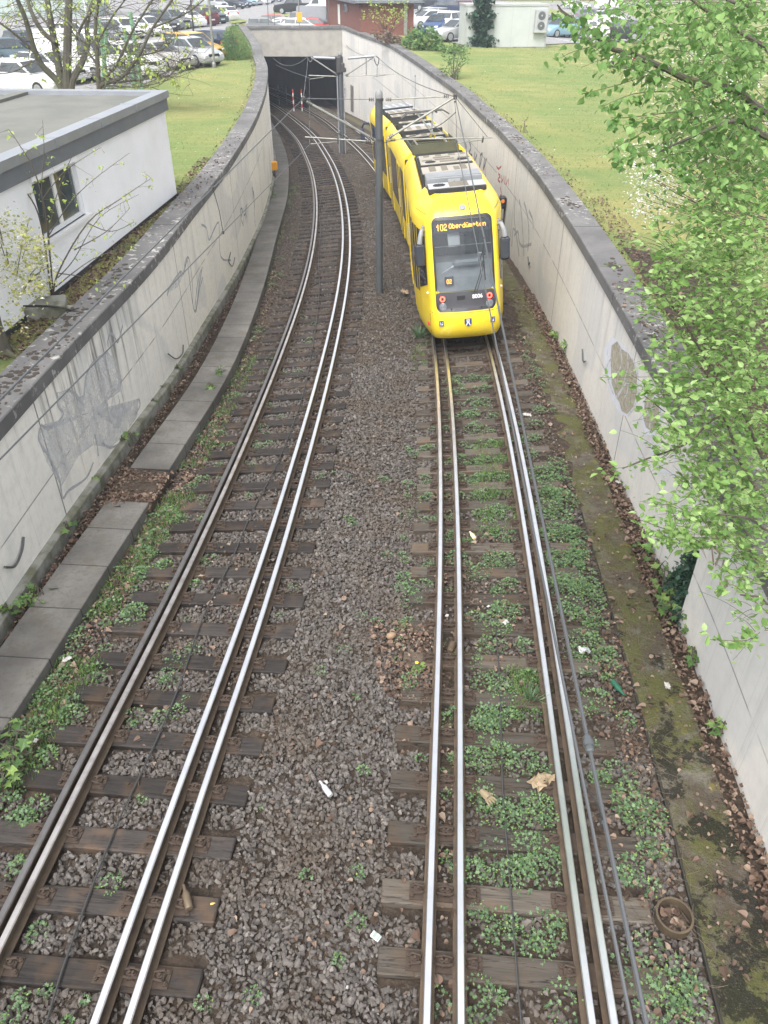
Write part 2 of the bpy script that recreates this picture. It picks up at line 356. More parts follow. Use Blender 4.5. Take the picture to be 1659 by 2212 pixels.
def woodmat(name, a, b):
    m = NT(name); oi = m.n('ShaderNodeObjectInfo'); t = m.n('ShaderNodeTexCoord'); ad = m.n('ShaderNodeVectorMath', operation='ADD')
    mu = m.math('MULTIPLY', oi.outputs['Random'], 50.0); cb = m.n('ShaderNodeCombineXYZ'); m.l(mu, cb.inputs[0]); m.l(mu, cb.inputs[1])
    m.l(t.outputs['Object'], ad.inputs[0]); m.l(cb.outputs[0], ad.inputs[1])
    mp = m.n('ShaderNodeMapping'); mp.inputs['Scale'].default_value = (1, 14, 4); m.l(ad.outputs[0], mp.inputs[0])
    g = m.noise(mp.outputs[0], 2.0, 6, .7); base = m.mix(m.ramp(g, .35, .7), a, b)
    crack = m.ramp(m.noise(mp.outputs[0], .9, 4, .6, .6), .495, .515); crk = m.math('MULTIPLY', crack, m.ramp(m.noise(mp.outputs[0], .9, 4, .6, .6), .535, .515)); base = m.mix(m.math('MULTIPLY', crk, .9), base, (.008,.007,.006))
    base = m.mix(m.math('MULTIPLY', m.ramp(m.noise(ad.outputs[0], 3, 4), .48, .66), .6), base, (.095,.06,.036))
    h = m.n('ShaderNodeHueSaturation'); mr = m.n('ShaderNodeMapRange'); mr.inputs['To Min'].default_value = .65; mr.inputs['To Max'].default_value = 1.35
    m.l(oi.outputs['Random'], mr.inputs['Value']); m.l(mr.outputs[0], h.inputs['Value']); m.l(base, h.inputs['Color'])
    m.bump(g, .6, .01); return m.set(h.outputs[0], .75, spec=.3)

MT = {}
MT['wallL'] = wallmat('concrete_wall_left', 0.0, (12.2, 16.5), 1.0, (.82,.785,.71), (.74,.72,.67))
MT['wallR'] = wallmat('concrete_wall_right', 31.0, (0, 0), 0.0)
MT['cope'] = copemat('coping_concrete'); MT['lawn'] = lawnmat('lawn_grass'); MT['slab'] = slabmat('walkway_slabs'); MT['moss'] = slabmat('mossy_slabs', 1.0)
MT['soil'] = soilmat('ballast_soil'); MT['stone'] = stonemat('ballast_stone')
MT['wood'] = woodmat('sleeper_wood', (.024,.021,.020), (.055,.047,.042)); MT['woodR'] = woodmat('sleeper_wood_grey', (.06,.051,.041), (.108,.093,.077))
MT['rust'] = plain('rail_rust', (.105,.074,.048), .8, .1, (.068,.05,.036), 9, bump=.3)
MT['railtop'] = plain('rail_polished', (.97,.97,.98), .34, 1.0, (.84,.84,.86), 3)
MT['railworn'] = plain('rail_worn', (.29,.275,.27), .40, .95, (.22,.20,.19), 4); MT['railmid'] = plain('rail_dull', (.72,.67,.63), .36, 1.0, (.48,.43,.40), 4); MT['fast'] = plain('fastening_rust', (.072,.050,.036), .85, .1, (.05,.036,.028), 14, bump=.3)
MT['portal'] = plain('portal_concrete', (.36,.34,.30), .85, 0, (.27,.26,.24), 1.5, bump=.2)
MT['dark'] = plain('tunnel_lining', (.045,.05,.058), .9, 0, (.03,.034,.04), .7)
MT['foot'] = plain('footing_concrete', (.27,.265,.235), .9, 0, (.13,.13,.085), 3.0, .42, .62, bump=.5)
MT['asph'] = plain('asphalt', (.27,.265,.265), .9, 0, (.215,.21,.21), 1.5, bump=.3, bscale=60)
MT['white'] = plain('white_paint', (.75,.75,.73), .6, 0, (.6,.6,.58), 4)
MT['plaster'] = plain('white_plaster', (.90,.90,.93), .8, 0, (.82,.82,.84), 1.2, bump=.15)
MT['bitumen'] = plain('roof_bitumen', (.16,.16,.143), .9, 0, (.115,.12,.107), .8, bump=.3)
MT['fascia'] = plain('fascia_panel', (.155,.165,.185), .6, 0, (.13,.14,.16), 2)
MT['zinc'] = plain('roof_edge_metal', (.29,.305,.33), .5, .3, (.25,.265,.29), 2)
MT['steel'] = plain('mast_paint', (.095,.105,.11), .55, .2, (.075,.082,.087), 3)
MT['tube'] = plain('galvanised_tube', (.30,.30,.27), .5, .5, (.22,.22,.19), 5)
MT['cap'] = plain('mast_cap', (.22,.225,.225), .6)
MT['insul'] = plain('insulator', (.055,.05,.05), .5); MT['wire'] = plain('wire_metal', (.12,.125,.13), .55, .5); MT['wiredark'] = plain('wire_dark', (.06,.06,.06), .6, .3)
MT['yellow'] = plain('tram_yellow', (.84,.625,.035), .24, 0, (.79,.575,.03), 1.2, spec=.5); MT['black'] = plain('black_panel', (.022,.022,.026), .35)
MT['tglass'] = plain('tram_side_glass', (.022,.022,.027), .08, 0, (.035,.033,.036), 1.2, spec=.7); MT['clear'] = glassmat('windscreen_glass', (.07,.08,.09), .55)
MT['rubber'] = plain('rubber', (.03,.03,.03), .8); MT['grey'] = plain('grey_panel', (.25,.26,.27), .6, 0, (.20,.21,.215), 3); MT['lgrey'] = plain('light_grey_panel', (.42,.43,.44), .5, .1, (.34,.35,.36), 3)
MT['alu'] = plain('bare_aluminium', (.50,.51,.53), .35, .7, (.40,.41,.43), 3); MT['beige'] = plain('beige_roof_panel', (.36,.33,.275), .7, 0, (.30,.275,.23), 5); MT['taupe'] = plain('anti_slip_patch', (.185,.165,.125), .9, 0, (.15,.135,.10), 14)
MT['olive'] = plain('olive_roof', (.075,.08,.06), .7, 0, (.055,.06,.045), 3); MT['under'] = plain('underframe', (.03,.03,.03), .8)
MT['amber'] = emis('amber_led', (1.0,.36,.02), 5.0); MT['red'] = emis('red_led', (1.0,.06,.03), 4.0); MT['redcore'] = emis('red_led_glow', (1.0,.10,.06), 2.0); MT['greenl'] = emis('green_signal', (.0,.75,.3), 3.0)
MT['orangel'] = emis('orange_signal', (1.0,.25,.04), .35)
MT['blue'] = plain('blue_sticker', (.03,.05,.20), .4); MT['signwhite'] = plain('sign_white', (.75,.75,.75), .5)
MT['redp'] = plain('red_paint', (.55,.04,.03), .5); MT['orange'] = plain('orange_plastic', (.80,.36,.02), .5)
MT['brick'] = None
def brickmat():
    m = NT('red_brick'); b = m.n('ShaderNodeTexBrick'); m.l(m.co('UV'), b.inputs['Vector'])
    b.inputs['Color1'].default_value = (.22,.062,.042,1); b.inputs['Color2'].default_value = (.17,.048,.034,1); b.inputs['Mortar'].default_value = (.17,.11,.09,1)
    b.inputs['Scale'].default_value = 1.0; b.inputs['Mortar Size'].default_value = .012; b.inputs['Brick Width'].default_value = .25; b.inputs['Row Height'].default_value = .075
    return m.set(b.outputs[0], .85)
MT['brick'] = brickmat()
MT['contain'] = plain('container_panel', (.46,.485,.465), .6, 0, (.41,.435,.42), 1.0); MT['ctrim'] = plain('container_trim', (.36,.37,.36), .6)
MT['bark'] = plain('bark', (.085,.075,.062), .9, 0, (.10,.11,.05), 4, .5, .7, bump=.6); MT['twig'] = plain('twig_bark', (.085,.070,.055), .85); MT['gtwig'] = plain('green_twig', (.10,.095,.05), .8); MT['paper'] = plain('dirty_paper', (.50,.49,.47), .85, 0, (.34,.32,.29), 30)
MT['green'] = plain('green_steel', (.16,.30,.18), .6)
LF = dict(
 linden=leafmat('linden_leaf', [(.10,.20,.055),(.16,.30,.085),(.23,.39,.12),(.34,.51,.18)], .5),
 dogwood=leafmat('dogwood_leaf', [(.13,.25,.065),(.21,.36,.10),(.31,.47,.15),(.45,.60,.27)], .48),
 spring=leafmat('spring_leaf', [(.30,.40,.08),(.42,.50,.12),(.34,.46,.14)], .45),
 ivy=leafmat('ivy_leaf', [(.018,.045,.028),(.035,.08,.05),(.06,.12,.075)], .15),
 weed=leafmat('weed_leaf', [(.07,.135,.045),(.11,.205,.06),(.165,.275,.085),(.25,.36,.10)], .3),
 weedblue=leafmat('blue_weed_leaf', [(.07,.125,.06),(.11,.185,.09),(.15,.235,.12),(.20,.29,.15)], .25),
 bush=leafmat('bush_leaf', [(.07,.15,.055),(.13,.24,.07),(.22,.34,.11)], .35),
 dry=leafmat('dry_leaf', [(.075,.050,.036),(.13,.085,.062),(.20,.135,.10),(.33,.25,.19)], .2, .7),
 cream=leafmat('cream_bloom', [(.55,.50,.22),(.62,.58,.30),(.40,.42,.13)], .4),
 bloom=leafmat('white_bloom', [(.75,.75,.70),(.85,.85,.82)], .35, .6))
# ------------------------------------------------------------------ the setting: ground, cutting, walls, portal
def frange(a, b, st):
    n = max(1, int(round((b-a)/st))); return [a+(b-a)*i/n for i in range(n+1)]
def wall(name, cur, y0, y1, zc, side, mat, label):
    """side +1: the track lies at +x of the wall (left wall), -1: right wall"""
    ys = frange(y0, y1, .8); path = [(cur(y), y, zc(y)-.22) for y in ys]
    d = -side
    m = MB(); m.sweep(path, [(0, 0), (0, -7.2), (d*.42, -7.2), (d*.42, 0)], None); w = m.build(name, mat)
    tag(w, label, 'wall')
    cp = MB(); cp.sweep([(p[0], p[1], p[2]) for p in path], [(-d*.05, .002), (-d*.05, .215), (-d*.035, .232), (d*.60, .232), (d*.615, .215), (d*.615, .002)])
    cp.build('coping', MT['cope'], w); return w
wl = wall('retaining_wall', WL, -2, 81, zcL, 1, MT['wallL'], 'pale concrete retaining wall with faded graffiti letters beside the slab walkway')
wr = wall('retaining_wall', WR, 7.9, 81, zcR, -1, MT['wallR'], 'pale concrete retaining wall running behind the yellow tram, signal fixed on it')
WR2 = Curve([(-2,3.5),(2,3.70),(4.46,3.85),(5.65,3.96),(7.64,4.1),(7.9,4.11)])
m = MB(); m.sweep([(WR2(y), y, 1.6) for y in frange(-2, 7.86, .8)], [(0,0),(0,-3),(.5,-3),(.5,0)]); wr2 = m.build('retaining_wall', MT['wallR'])
tag(wr2, 'near pale concrete wall section with brown tag, beyond the ivy corner', 'wall')
m = MB(); m.sweep([(WR2(y), y, 1.6) for y in frange(-2, 7.85, .8)], [(-.05,.002),(-.05,.2),(.6,.2),(.6,.002)]); m.build('coping', MT['cope'], wr2)
# coping joints: thin dark gaps
m = MB()
for y in (3.2, 9.0, 14.6, 18.8, 24.4, 29.5, 35, 41, 47):
    t = WL.tan(y); n = Vector((-t.y, t.x, 0)); p = Vector((WL(y), y, zcL(y)+.014)); m.box(p+n*.28, (.62, .018, .004), rot=Matrix.Rotation(math.atan2(n.y, n.x), 3, 'Z'))
m.build('joint', MT['rubber'], wl)
m = MB()
for y in (11.8, 14.6, 18.9, 24.2, 29.6, 34.6, 40, 46, 52):
    t = WR.tan(y); n = Vector((t.y, -t.x, 0)); p = Vector((WR(y), y, zcR(y)+.014)); m.box(p+n*.28, (.62, .018, .004), rot=Matrix.Rotation(math.atan2(n.y, n.x), 3, 'Z'))
m.build('joint', MT['rubber'], wr)
# footing strip along the left wall
ft = MB(); ft.sweep([(WL(y), y, tz(y)-.02) for y in frange(-2, 78, .7)], [(.0, -.6), (.0, .06), (.09, .05), (.115, .02), (.12, -.6)]); ft.build('footing', MT['foot'], wl)
# walkways
LWO = Curve([(-2,-4.95),(3,-4.68),(5.76,-4.42),(6.98,-4.31),(8.68,-4.19),(10.6,-4.03),(12.64,-3.89),(14.96,-3.70),(19.72,-3.62),(25.2,-3.82),(30.4,-4.12),(37.5,-4.5),(42.9,-4.98),(49.7,-5.76),(58.7,-7.17),(68.5,-8.95),(80,-11.3)])
for y0, y1 in ((-2, 10.78), (11.92, 79)):
    m = MB(); m.sweep([(LWO(y), y, tz(y)-.03) for y in frange(y0, y1, .5)], [(0, -.25), (0, -.01), (-.012, 0), (-.73, 0), (-.73, -.25)]); o = m.build('path', MT['slab']); tag(o, kind='structure')
RKC = Curve([(-2,2.5),(2.75,2.82),(3.93,2.93),(5.04,3.03),(6.6,3.14),(8.35,3.24),(10.6,3.36),(14,3.52),(16.5,3.61),(18.4,3.66),(23.1,3.68),(28,3.55),(36,2.95),(48,1.7),(58,.2),(70,-2.3),(80,-4.8)])
m = MB(); m.sweep([(RKC(y), y, tz(y)-.175) for y in frange(-2, 79, .5)], [(0, -.3), (0, -.015), (.012, -.012), (.02, 0), (.64, 0), (.65, -.3)], [1, 1, 1, 0, 0, 0]); o = m.build('path', [MT['moss'], plain('kerb_moss', (.035,.032,.024), .95, 0, (.02,.02,.015), 6)]); tag(o, kind='structure')
m = MB(); m.sweep([(LWO(y), y, tz(y)-.075+.02*math.sin(9*y)) for y in frange(10.6, 11.95, .15)], [(.02, -.25), (.02, -.05), (-.10, 0), (-.45, .03), (-.80, .02), (-.80, -.25)]); tag(m.build('ground', MT['soil'], smooth=True), kind='structure')
# ballast bed
m = MB(); ys = frange(-3, 112, .45); NX = 44; rows = []
for y in ys:
    a = WL(y); b = (WR(y) if y > 7.9 else WR2(y)) ; rows.append(m.add([(a+(b-a)*i/NX, y, bz(a+(b-a)*i/NX, y)-.240+.018*math.sin(7*y+3*i)*math.sin(2.3*i+y)) for i in range(NX+1)]))
for k in range(len(ys)-1):
    for i in range(NX): m.face((rows[k]+i, rows[k]+i+1, rows[k+1]+i+1, rows[k+1]+i))
tag(m.build('ballast_bed', MT['soil'], smooth=True), kind='structure')
# lawns either side, ground beyond the portal
def sheet(name, ys, xs_of, mat):
    m = MB(); rows = []
    for y in ys: xs = xs_of(y); rows.append(m.add([(x, y, zt(x, y)) for x in xs]))
    n = len(xs)
    for k in range(len(ys)-1):
        for i in range(n-1): m.face((rows[k]+i, rows[k]+i+1, rows[k+1]+i+1, rows[k+1]+i))
    return tag(m.build(name, mat, smooth=True), kind='structure')
OFF = [0,.25,.6,1,1.5,2,2.7,3.5,4.5,6,8,10,12.5,15,18,22,27,34,45,60,90,140]
sheet('lawn', frange(-3, 82, 1.0), lambda y: [WL(y)-.5-o for o in OFF], MT['lawn'])
sheet('lawn', frange(-3, 82, 1.0), lambda y: [(WR(y) if y > 8 else WR2(y))+.5+o for o in OFF], MT['lawn'])
sheet('lawn', [82,84,87,90,94,100,108,118,130,150,180,230,300], lambda y: [WL(82)-.5-o for o in reversed(OFF)]+frange(-12, -4, 1.0)+[WR(82)+.5+o for o in OFF], MT['lawn'])
def patch(name, poly, mat, dz, cell=2.5, parent=None, kind='structure'):
    bm = bmesh.new(); vs = [bm.verts.new((x, y, 0)) for x, y in poly]; bm.faces.new(vs)
    xs = [p[0] for p in poly]; ys = [p[1] for p in poly]
    for ax, lo, hi in ((0, min(xs), max(xs)), (1, min(ys), max(ys))):
        q = math.ceil(lo/cell)*cell
        while q < hi:
            co = (q, 0, 0) if ax == 0 else (0, q, 0); no = (1,0,0) if ax == 0 else (0,1,0)
            bmesh.ops.bisect_plane(bm, geom=bm.verts[:]+bm.edges[:]+bm.faces[:], plane_co=co, plane_no=no); q += cell
    for v in bm.verts: v.co.z = zt(v.co.x, v.co.y)+dz
    bmesh.ops.recalc_face_normals(bm, faces=bm.faces)
    me = bpy.data.meshes.new(name); bm.to_mesh(me); bm.free(); me.materials.append(mat)
    o = link(me, name, parent)
    return tag(o, kind=kind) if kind else o
def gz(x, y):                                        # a pixel on the ground (terrain)
    p = atz(x, y, 1.7)
    for _ in range(14): p = atz(x, y, zt(p.x, p.y))
    return p
G2 = lambda *pts: [tuple(gz(*p)[:2]) for p in pts]
lot = patch('parking_lot', [(-60, 30), (-26, 33)]+G2((240,192),(307,184),(350,168),(401,153),(455,139),(484,126),(478,100),(490,62),(520,52))+[(-12.6, 84), (-8, 84), (-7.5, 92), (1.5, 92)]+G2((893,74),(1000,98),(1180,97),(1290,93),(1400,88),(1424,62),(1345,26),(1330,12))+[(75, 190), (-110, 190), (-100, 60)], MT['asph'], .045)
patch('lawn', G2((494,48),(518,43),(540,48),(535,54),(500,54)), MT['lawn'], .12, 5)
patch('lawn', G2((590,34),(605,30),(640,30),(660,36),(620,38)), MT['lawn'], .12, 5)
m = MB()
def dash(x, y, w=1.0, h=.16, r=0.0):
    p = gz(x, y); c, s = math.cos(r), math.sin(r)
    q = [(-w/2,-h/2),(w/2,-h/2),(w/2,h/2),(-w/2,h/2)]
    m.poly([(p.x+a*c-b*s, p.y+a*s+b*c, zt(p.x+a*c-b*s, p.y+a*s+b*c)+.06) for a, b in q])
for i in range(9): dash(503+11.5*i, 26.5-2.4*i, 1.4, .35, .55)
for x, y in ((1192,84),(1212,88),(1232,91),(1196,77)): dash(x, y, 1.2, .25, -.2)
for x, y in ((418,124),(470,63),(463,68),(437,66)): dash(x, y, 1.1, .2, .3)
for x, y in ((60,150),(100,140),(10,160)): dash(x, y, 3, .15, .4)
m.build('parking_marking', MT['white'], lot)
# ------------------------------------------------------------------ tunnel portal
po = thing('tunnel_portal', 'concrete tunnel portal with dark opening across both tracks', 'tunnel portal', (0, 81, 0))
m = MB(); xl, xr = WL(81)-.55, WR(81)+.55
m.box(((xl+xr)/2, .55, 1.42), (xr-xl, 1.1, 1.72)); m.box(((xl+xr)/2, .53, .36), (xr-xl, 1.1, .40)); m.build('beam', MT['portal'], po)
m = MB(); m.box(((xl+xr)/2, .53, 2.40), (xr-xl+.3, 1.25, .23), bev=.02); m.build('coping', MT['cope'], po)
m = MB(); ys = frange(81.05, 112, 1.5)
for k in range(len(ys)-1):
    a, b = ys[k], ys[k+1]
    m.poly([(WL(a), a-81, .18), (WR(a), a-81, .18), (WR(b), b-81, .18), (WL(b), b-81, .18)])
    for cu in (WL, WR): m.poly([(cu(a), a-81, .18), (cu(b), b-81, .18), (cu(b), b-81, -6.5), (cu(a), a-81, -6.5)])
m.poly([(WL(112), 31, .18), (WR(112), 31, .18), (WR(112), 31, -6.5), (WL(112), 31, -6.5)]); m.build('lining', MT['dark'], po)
# ------------------------------------------------------------------ tracks
def frame(cur, Y):
    t = cur.tan(Y); n = Vector((t.y, -t.x, 0)); T = Vector((t.x, t.y, -KS*t.y)).normalized(); c_ = cant(Y); n = (n*math.cos(c_)+n.cross(T).normalized()*math.sin(c_)).normalized(); return Vector((cur(Y), Y, tz(Y))), n, T
RAIL = [(-.035,-.012),(-.026,0),(.026,0),(.035,-.012),(.035,-.042),(.009,-.056),(.009,-.135),(.0625,-.147),(.0625,-.16),(-.0625,-.16),(-.0625,-.147),(-.009,-.135),(-.009,-.056),(-.035,-.042)]
RM = [0,0,0]+[1]*11
def rail(cur, off, label, group, top):
    pts = []
    for y in frange(-2.5, 110, .5):
        p, n, T = frame(cur, y); pts.append(p+n*off)
    m = MB(); m.sweep(pts, RAIL, RM); o = m.build('rail', [top, MT['rust']]); tag(o, label, 'rail', group)
GL, GR = 'rails of the four-rail track beside the slab walkway', 'rails of the four-rail track under the tram'
OL, OR = (-.655, -.535, .535, .805), (-.815, -.535, .535, .715)
for off, lb, tp in zip(OL, ('dull worn rail nearest the concrete slab walkway', 'polished rail right beside the dull worn rail', 'polished rail inside the curve next to the sagging track cable side', 'polished rail of the curved track next to the bare ballast strip'), ('railworn', 'railmid', 'railtop', 'railtop')): rail(TL, off, lb, GL, MT[tp])
for off, lb in zip(OR, ('polished rail of the tram track bordering the bare ballast strip', 'polished rail under the tram, second from the bare ballast strip', 'polished rail under the tram, second from the mossy walkway', 'polished rail of the tram track nearest the mossy walkway')): rail(TR, off, lb, GR, MT['railtop'])
# sleepers with their fastenings
sm = MB(); sm.box((0, 0, 0), (2.55, .25, .15), bev=.012); SLM = [sm.mesh('sleeper', MT['wood']), sm.mesh('sleeper', MT['woodR'])]
def fasten(offs):
    m = MB(); c = sum(offs)/len(offs); w = max(offs)-min(offs)+.40; m.box((c, 0, .006), (w, .17, .012))
    for o in offs:
        for s in (-1, 1):
            q = o+s*.118
            if any(abs(q-z) < .085 for z in offs if z != o): continue
            m.box((q, 0, .030), (.085, .075, .034), bev=.008)
            m.lathe([(.026,.045),(.026,.06),(.013,.062),(.013,.088)], 6, 0, Matrix.Translation((q, 0, 0)))
            for t in (-1, 1): m.tube([(q-s*.05, t*.02, .03), (q-s*.05, t*.03, .062), (q+s*.03, t*.045, .066), (q+s*.045, t*.04, .03)], .011, 5)
            q2 = o+s*.175
            if not any(abs(q2-z) < .13 for z in offs if z != o):
                for t in (-.05, .05): m.lathe([(.022,.012),(.022,.034),(.012,.036),(.012,.05)], 6, 0, Matrix.Translation((q2, t, 0)))
    return m.mesh('fastening', MT['fast'])
SLEEP = {}
for key, cur, offs, lab, grp, w in (('L', TL, OL, 'dark timber sleeper under the curved track beside the slab walkway', 'timber sleepers of the track beside the slab walkway', 0), ('R', TR, OR, 'grey brown timber sleeper under the tram track', 'timber sleepers of the tram track', 1)):
    fa = [fasten(offs[:2]), fasten(offs[2:])]; d = 0.0; y = 1.9; SLEEP[key] = []
    while y < 84:
        p, n, T = frame(cur, y); up = n.cross(T).normalized()
        jit = random.uniform(-.025, .025)
        mw = Matrix((( n.x, T.x, up.x, 0), (n.y, T.y, up.y, 0), (n.z, T.z, up.z, 0), (0,0,0,1)))
        o = link(SLM[w], 'sleeper', None, None, Matrix.Translation(p+up*(-.242)+n*jit) @ mw @ Matrix.Rotation(random.uniform(-.012, .012), 4, 'Z'))
        tag(o, lab, 'sleeper', grp); SLEEP[key].append(y)
        if y < 30:
            for f in fa: link(f, 'fastening', o, None, Matrix.Translation((-jit, 0, .075)))
        y += .65*T.y
# thin cables lying along the tracks
def cable(name, pts, r, mat, label, cat='cable', group=None):
    m = MB(); m.tube(pts, r, 5); return tag(m.build(name, mat, smooth=True), label, cat, group)
def sm_path(pts, n=8):
    P = [Vector(p) for p in pts]; out = []
    for i in range(len(P)-1):
        a, b, c, d = P[max(i-1,0)], P[i], P[i+1], P[min(i+2,len(P)-1)]
        for k in range(n):
            t = k/n; out.append(.5*((2*b)+(c-a)*t+(2*a-5*b+4*c-d)*t*t+(3*b-a-3*c+d)*t**3))
    return out+[P[-1]]
cable('track_cable', sm_path([att(x, y, -.14) for x, y in ((100,2211),(140,2080),(205,1900),(262,1760),(310,1660),(355,1560),(395,1460),(440,1330),(500,1210),(545,1105),(590,1020),(628,930),(655,850),(672,770),(684,690),(690,620),(688,560),(692,500),(690,455),(694,425))]), .011, MT['wiredark'], 'thin dark cable lying along the sleepers of the curved track', 'cable')
cable('track_cable', sm_path([att(x, y, -.14) for x, y in ((1128,2230),(1118,2120),(1108,1990),(1098,1860),(1086,1700),(1082,1560),(1078,1450),(1070,1350))]), .009, MT['wiredark'], 'thin dark cable lying between the tram track rails', 'cable')
# ------------------------------------------------------------------ graffiti on the walls (paint films a few millimetres thick)
def onwall(cur, x, y):
    d = ray(x, y); lo, hi = 2.0, 90.0; f = lambda Y: d[0]*Y/d[1]-cur(Y)
    prev = lo; fp = f(lo); Y = lo
    while Y < 84:
        Y += .5; fv = f(Y)
        if fp*fv <= 0:
            a, b = Y-.5, Y
            for _ in range(30):
                c = (a+b)/2
                if f(a)*f(c) <= 0: b = c
                else: a = c
            return aty(x, y, (a+b)/2)
        fp = fv
    return None
def strokes(parent, cur, side, lines, w, mat, off=.004, name='graffiti'):
    m = MB()
    for li in lines:
        P = [onwall(cur, *p) for p in li]; P = [p for p in P if p is not None]
        if len(P) < 2: continue
        P = sm_path(P, 4); idx = []
        for k, p in enumerate(P):
            tn = (P[min(k+1,len(P)-1)]-P[max(k-1,0)]); nrm = cur.tan(p.y); nn = Vector((nrm.y, -nrm.x, 0))*side
            q = tn.cross(nn)
            if q.length < 1e-6: q = Vector((0,0,1))
            q.normalize(); ww = w*(.8+.4*random.random())
            b = Vector((cur(p.y), p.y, p.z))+nn*off
            idx.append(m.add([b+q*ww/2, b-q*ww/2]))
        for k in range(len(idx)-1): m.face((idx[k], idx[k]+1, idx[k+1]+1, idx[k+1]))
    return m.build(name, mat, parent)
def fillp(parent, cur, side, poly, mat, off=.003, name='graffiti'):
    P = [onwall(cur, *p) for p in poly]; m = MB(); pts = []
    for p in P:
        t = cur.tan(p.y); nn = Vector((t.y, -t.x, 0))*side; pts.append(Vector((cur(p.y), p.y, p.z))+nn*off)
    c = sum(pts, Vector())/len(pts); c.x = cur(c.y)+side*off*1.0; i = m.add(pts+[c]); n = len(pts)
    for k in range(n): m.face((i+k, i+(k+1) % n, i+n))
    return m.build(name, mat, parent)
ZA = lambda pts: [(x*.26455, 548.6+y*.26455) for x, y in pts]
ZB = lambda pts: [(x*.3638, 768+y*.3638) for x, y in pts]
def paint(name, col, col2, sc=5, a=.8, lo=.42, hi=.6):
    m = NT(name); c = m.co('Object'); base = m.mix(m.ramp(m.noise(c, sc, 4), .35, .7), col, col2); m.set(base, .85, spec=.2)
    tr = m.n('ShaderNodeBsdfTransparent'); mx = m.n('ShaderNodeMixShader'); m.l(m.math('MULTIPLY', m.ramp(m.noise(c, sc*1.7, 5, .7), lo, hi), a), mx.inputs[0])
    m.l(tr.outputs[0], mx.inputs[1]); m.l(m.b.outputs[0], mx.inputs[2]); m.l(mx.outputs[0], m.out.inputs['Surface']); return m.m
PG = paint('graffiti_grey', (.40,.415,.44), (.47,.48,.50), 4, .8, .2, .5); PF = paint('graffiti_fill', (.60,.615,.64), (.66,.67,.68), 3, .55, .25, .6); PW = paint('graffiti_white', (.62,.63,.65), (.55,.56,.58), 5, .85, .25, .5)
fillp(wl, WL, 1, ZA([(330,1400),(400,1440),(480,1390),(520,1300),(470,1240),(470,1130),(540,1110),(640,1170),(690,1150),(700,1010),(760,900),(880,800),(930,850),(1000,1000),(980,1120),(870,1180),(900,1330),(960,1420),(1010,1330),(1080,1240),(1130,1180),(1120,1330),(1010,1480),(900,1580),(760,1560),(640,1650),(500,1900),(380,1700),(320,1540)]), PF, .003)
strokes(wl, WL, 1, [ZA([(330,1400),(312,1500),(340,1570),(400,1660),(480,1830),(510,1990),(560,1930),(700,1830),(760,1700)]), ZA([(330,1395),(390,1420),(470,1380),(515,1300),(470,1240),(465,1130)]), ZA([(540,1110),(600,1130),(650,1190),(670,1240)]), ZA([(680,1180),(700,1010),(740,910),(800,850),(880,800)]), ZA([(880,760),(880,700),(900,650),(930,670),(960,720),(1000,580)]), ZA([(770,1470),(790,1550),(800,1650)]), ZA([(830,1540),(900,1580),(1000,1540)]), ZA([(1130,1180),(1140,1240),(1090,1330)])], .05, PG, .006)
strokes(wl, WL, 1, [ZA([(900,1110),(870,1190),(890,1290),(920,1380),(960,1410),(1000,1330),(1005,1200),(980,1110),(930,1085),(900,1110)]), ZA([(920,1180),(910,1250),(930,1330),(955,1300),(975,1220),(960,1150)])], .055, PW, .0065)
fillp(wl, WL, 1, ZA([(1360,340),(1390,260),(1470,140),(1490,180),(1460,260),(1400,300)]), PF, .003)
strokes(wl, WL, 1, [ZA([(1365,340),(1385,270),(1470,145),(1495,165),(1515,50),(1545,45),(1570,250),(1575,420),(1600,465),(1625,300),(1655,190)]), ZA([(1640,130),(1610,250),(1590,440)])], .05, PG, .005)
Z6 = lambda pts: [(x*.3638, 329+y*.3638) for x, y in pts]
strokes(wl, WL, 1, [Z6([(1195,430),(1225,450),(1240,520),(1265,470),(1290,420),(1300,440),(1310,620),(1370,640)]), Z6([(1090,720),(1110,640),(1118,700),(1140,880),(1160,940),(1180,800),(1200,680)])], .06, PG, .005)
strokes(wl, WL, 1, [Z6([(1425,440),(1428,340),(1440,345),(1430,390),(1445,435)]), Z6([(1448,330),(1447,420)]), Z6([(1449,375),(1456,365)]), Z6([(1457,315),(1456,400)]), Z6([(1465,310),(1460,350),(1464,390)])], .07, paint('tag_dark', (.10,.11,.13), (.16,.17,.19), 4, .6, .2, .5), .005)
strokes(wl, WL, 1, [Z6([(1495,210),(1508,260),(1510,330),(1514,440)]), Z6([(1502,230),(1503,300)])], .16, paint('tag_blue', (.20,.30,.38), (.30,.36,.40), 3, .6, .3, .6), .005)
Z3 = lambda pts: [(1261.8+x*.2394, 768+y*.2394) for x, y in pts]
PB = paint('graffiti_bronze', (.36,.32,.23), (.48,.45,.37), 9, .85, .1, .5); PX = paint('graffiti_halo', (.70,.71,.77), (.62,.63,.68), 3, .9, .1, .4)
fillp(wr, WR, -1, Z3([(190,130),(180,-60),(250,-170),(330,-120),(430,0),(490,120),(500,260),(480,440),(400,560),(320,520),(240,380)]), PX, .003)
fillp(wr, WR, -1, Z3([(240,40),(250,-90),(300,-130),(340,-60),(400,-20),(450,60),(480,180),(480,330),(450,460),(390,530),(340,500),(320,420),(290,380),(250,250)]), PB, .005)
strokes(wr, WR, -1, [Z3([(330,-70),(345,60),(320,130),(285,190),(290,250)]), Z3([(395,-20),(400,100),(375,190),(350,290),(300,390)]), Z3([(440,30),(480,130),(492,250),(470,430),(400,545)]), Z3([(290,380),(330,320),(395,240),(400,300),(370,380)]), Z3([(250,20),(210,100),(215,200),(270,350)])], .045, PW, .008)
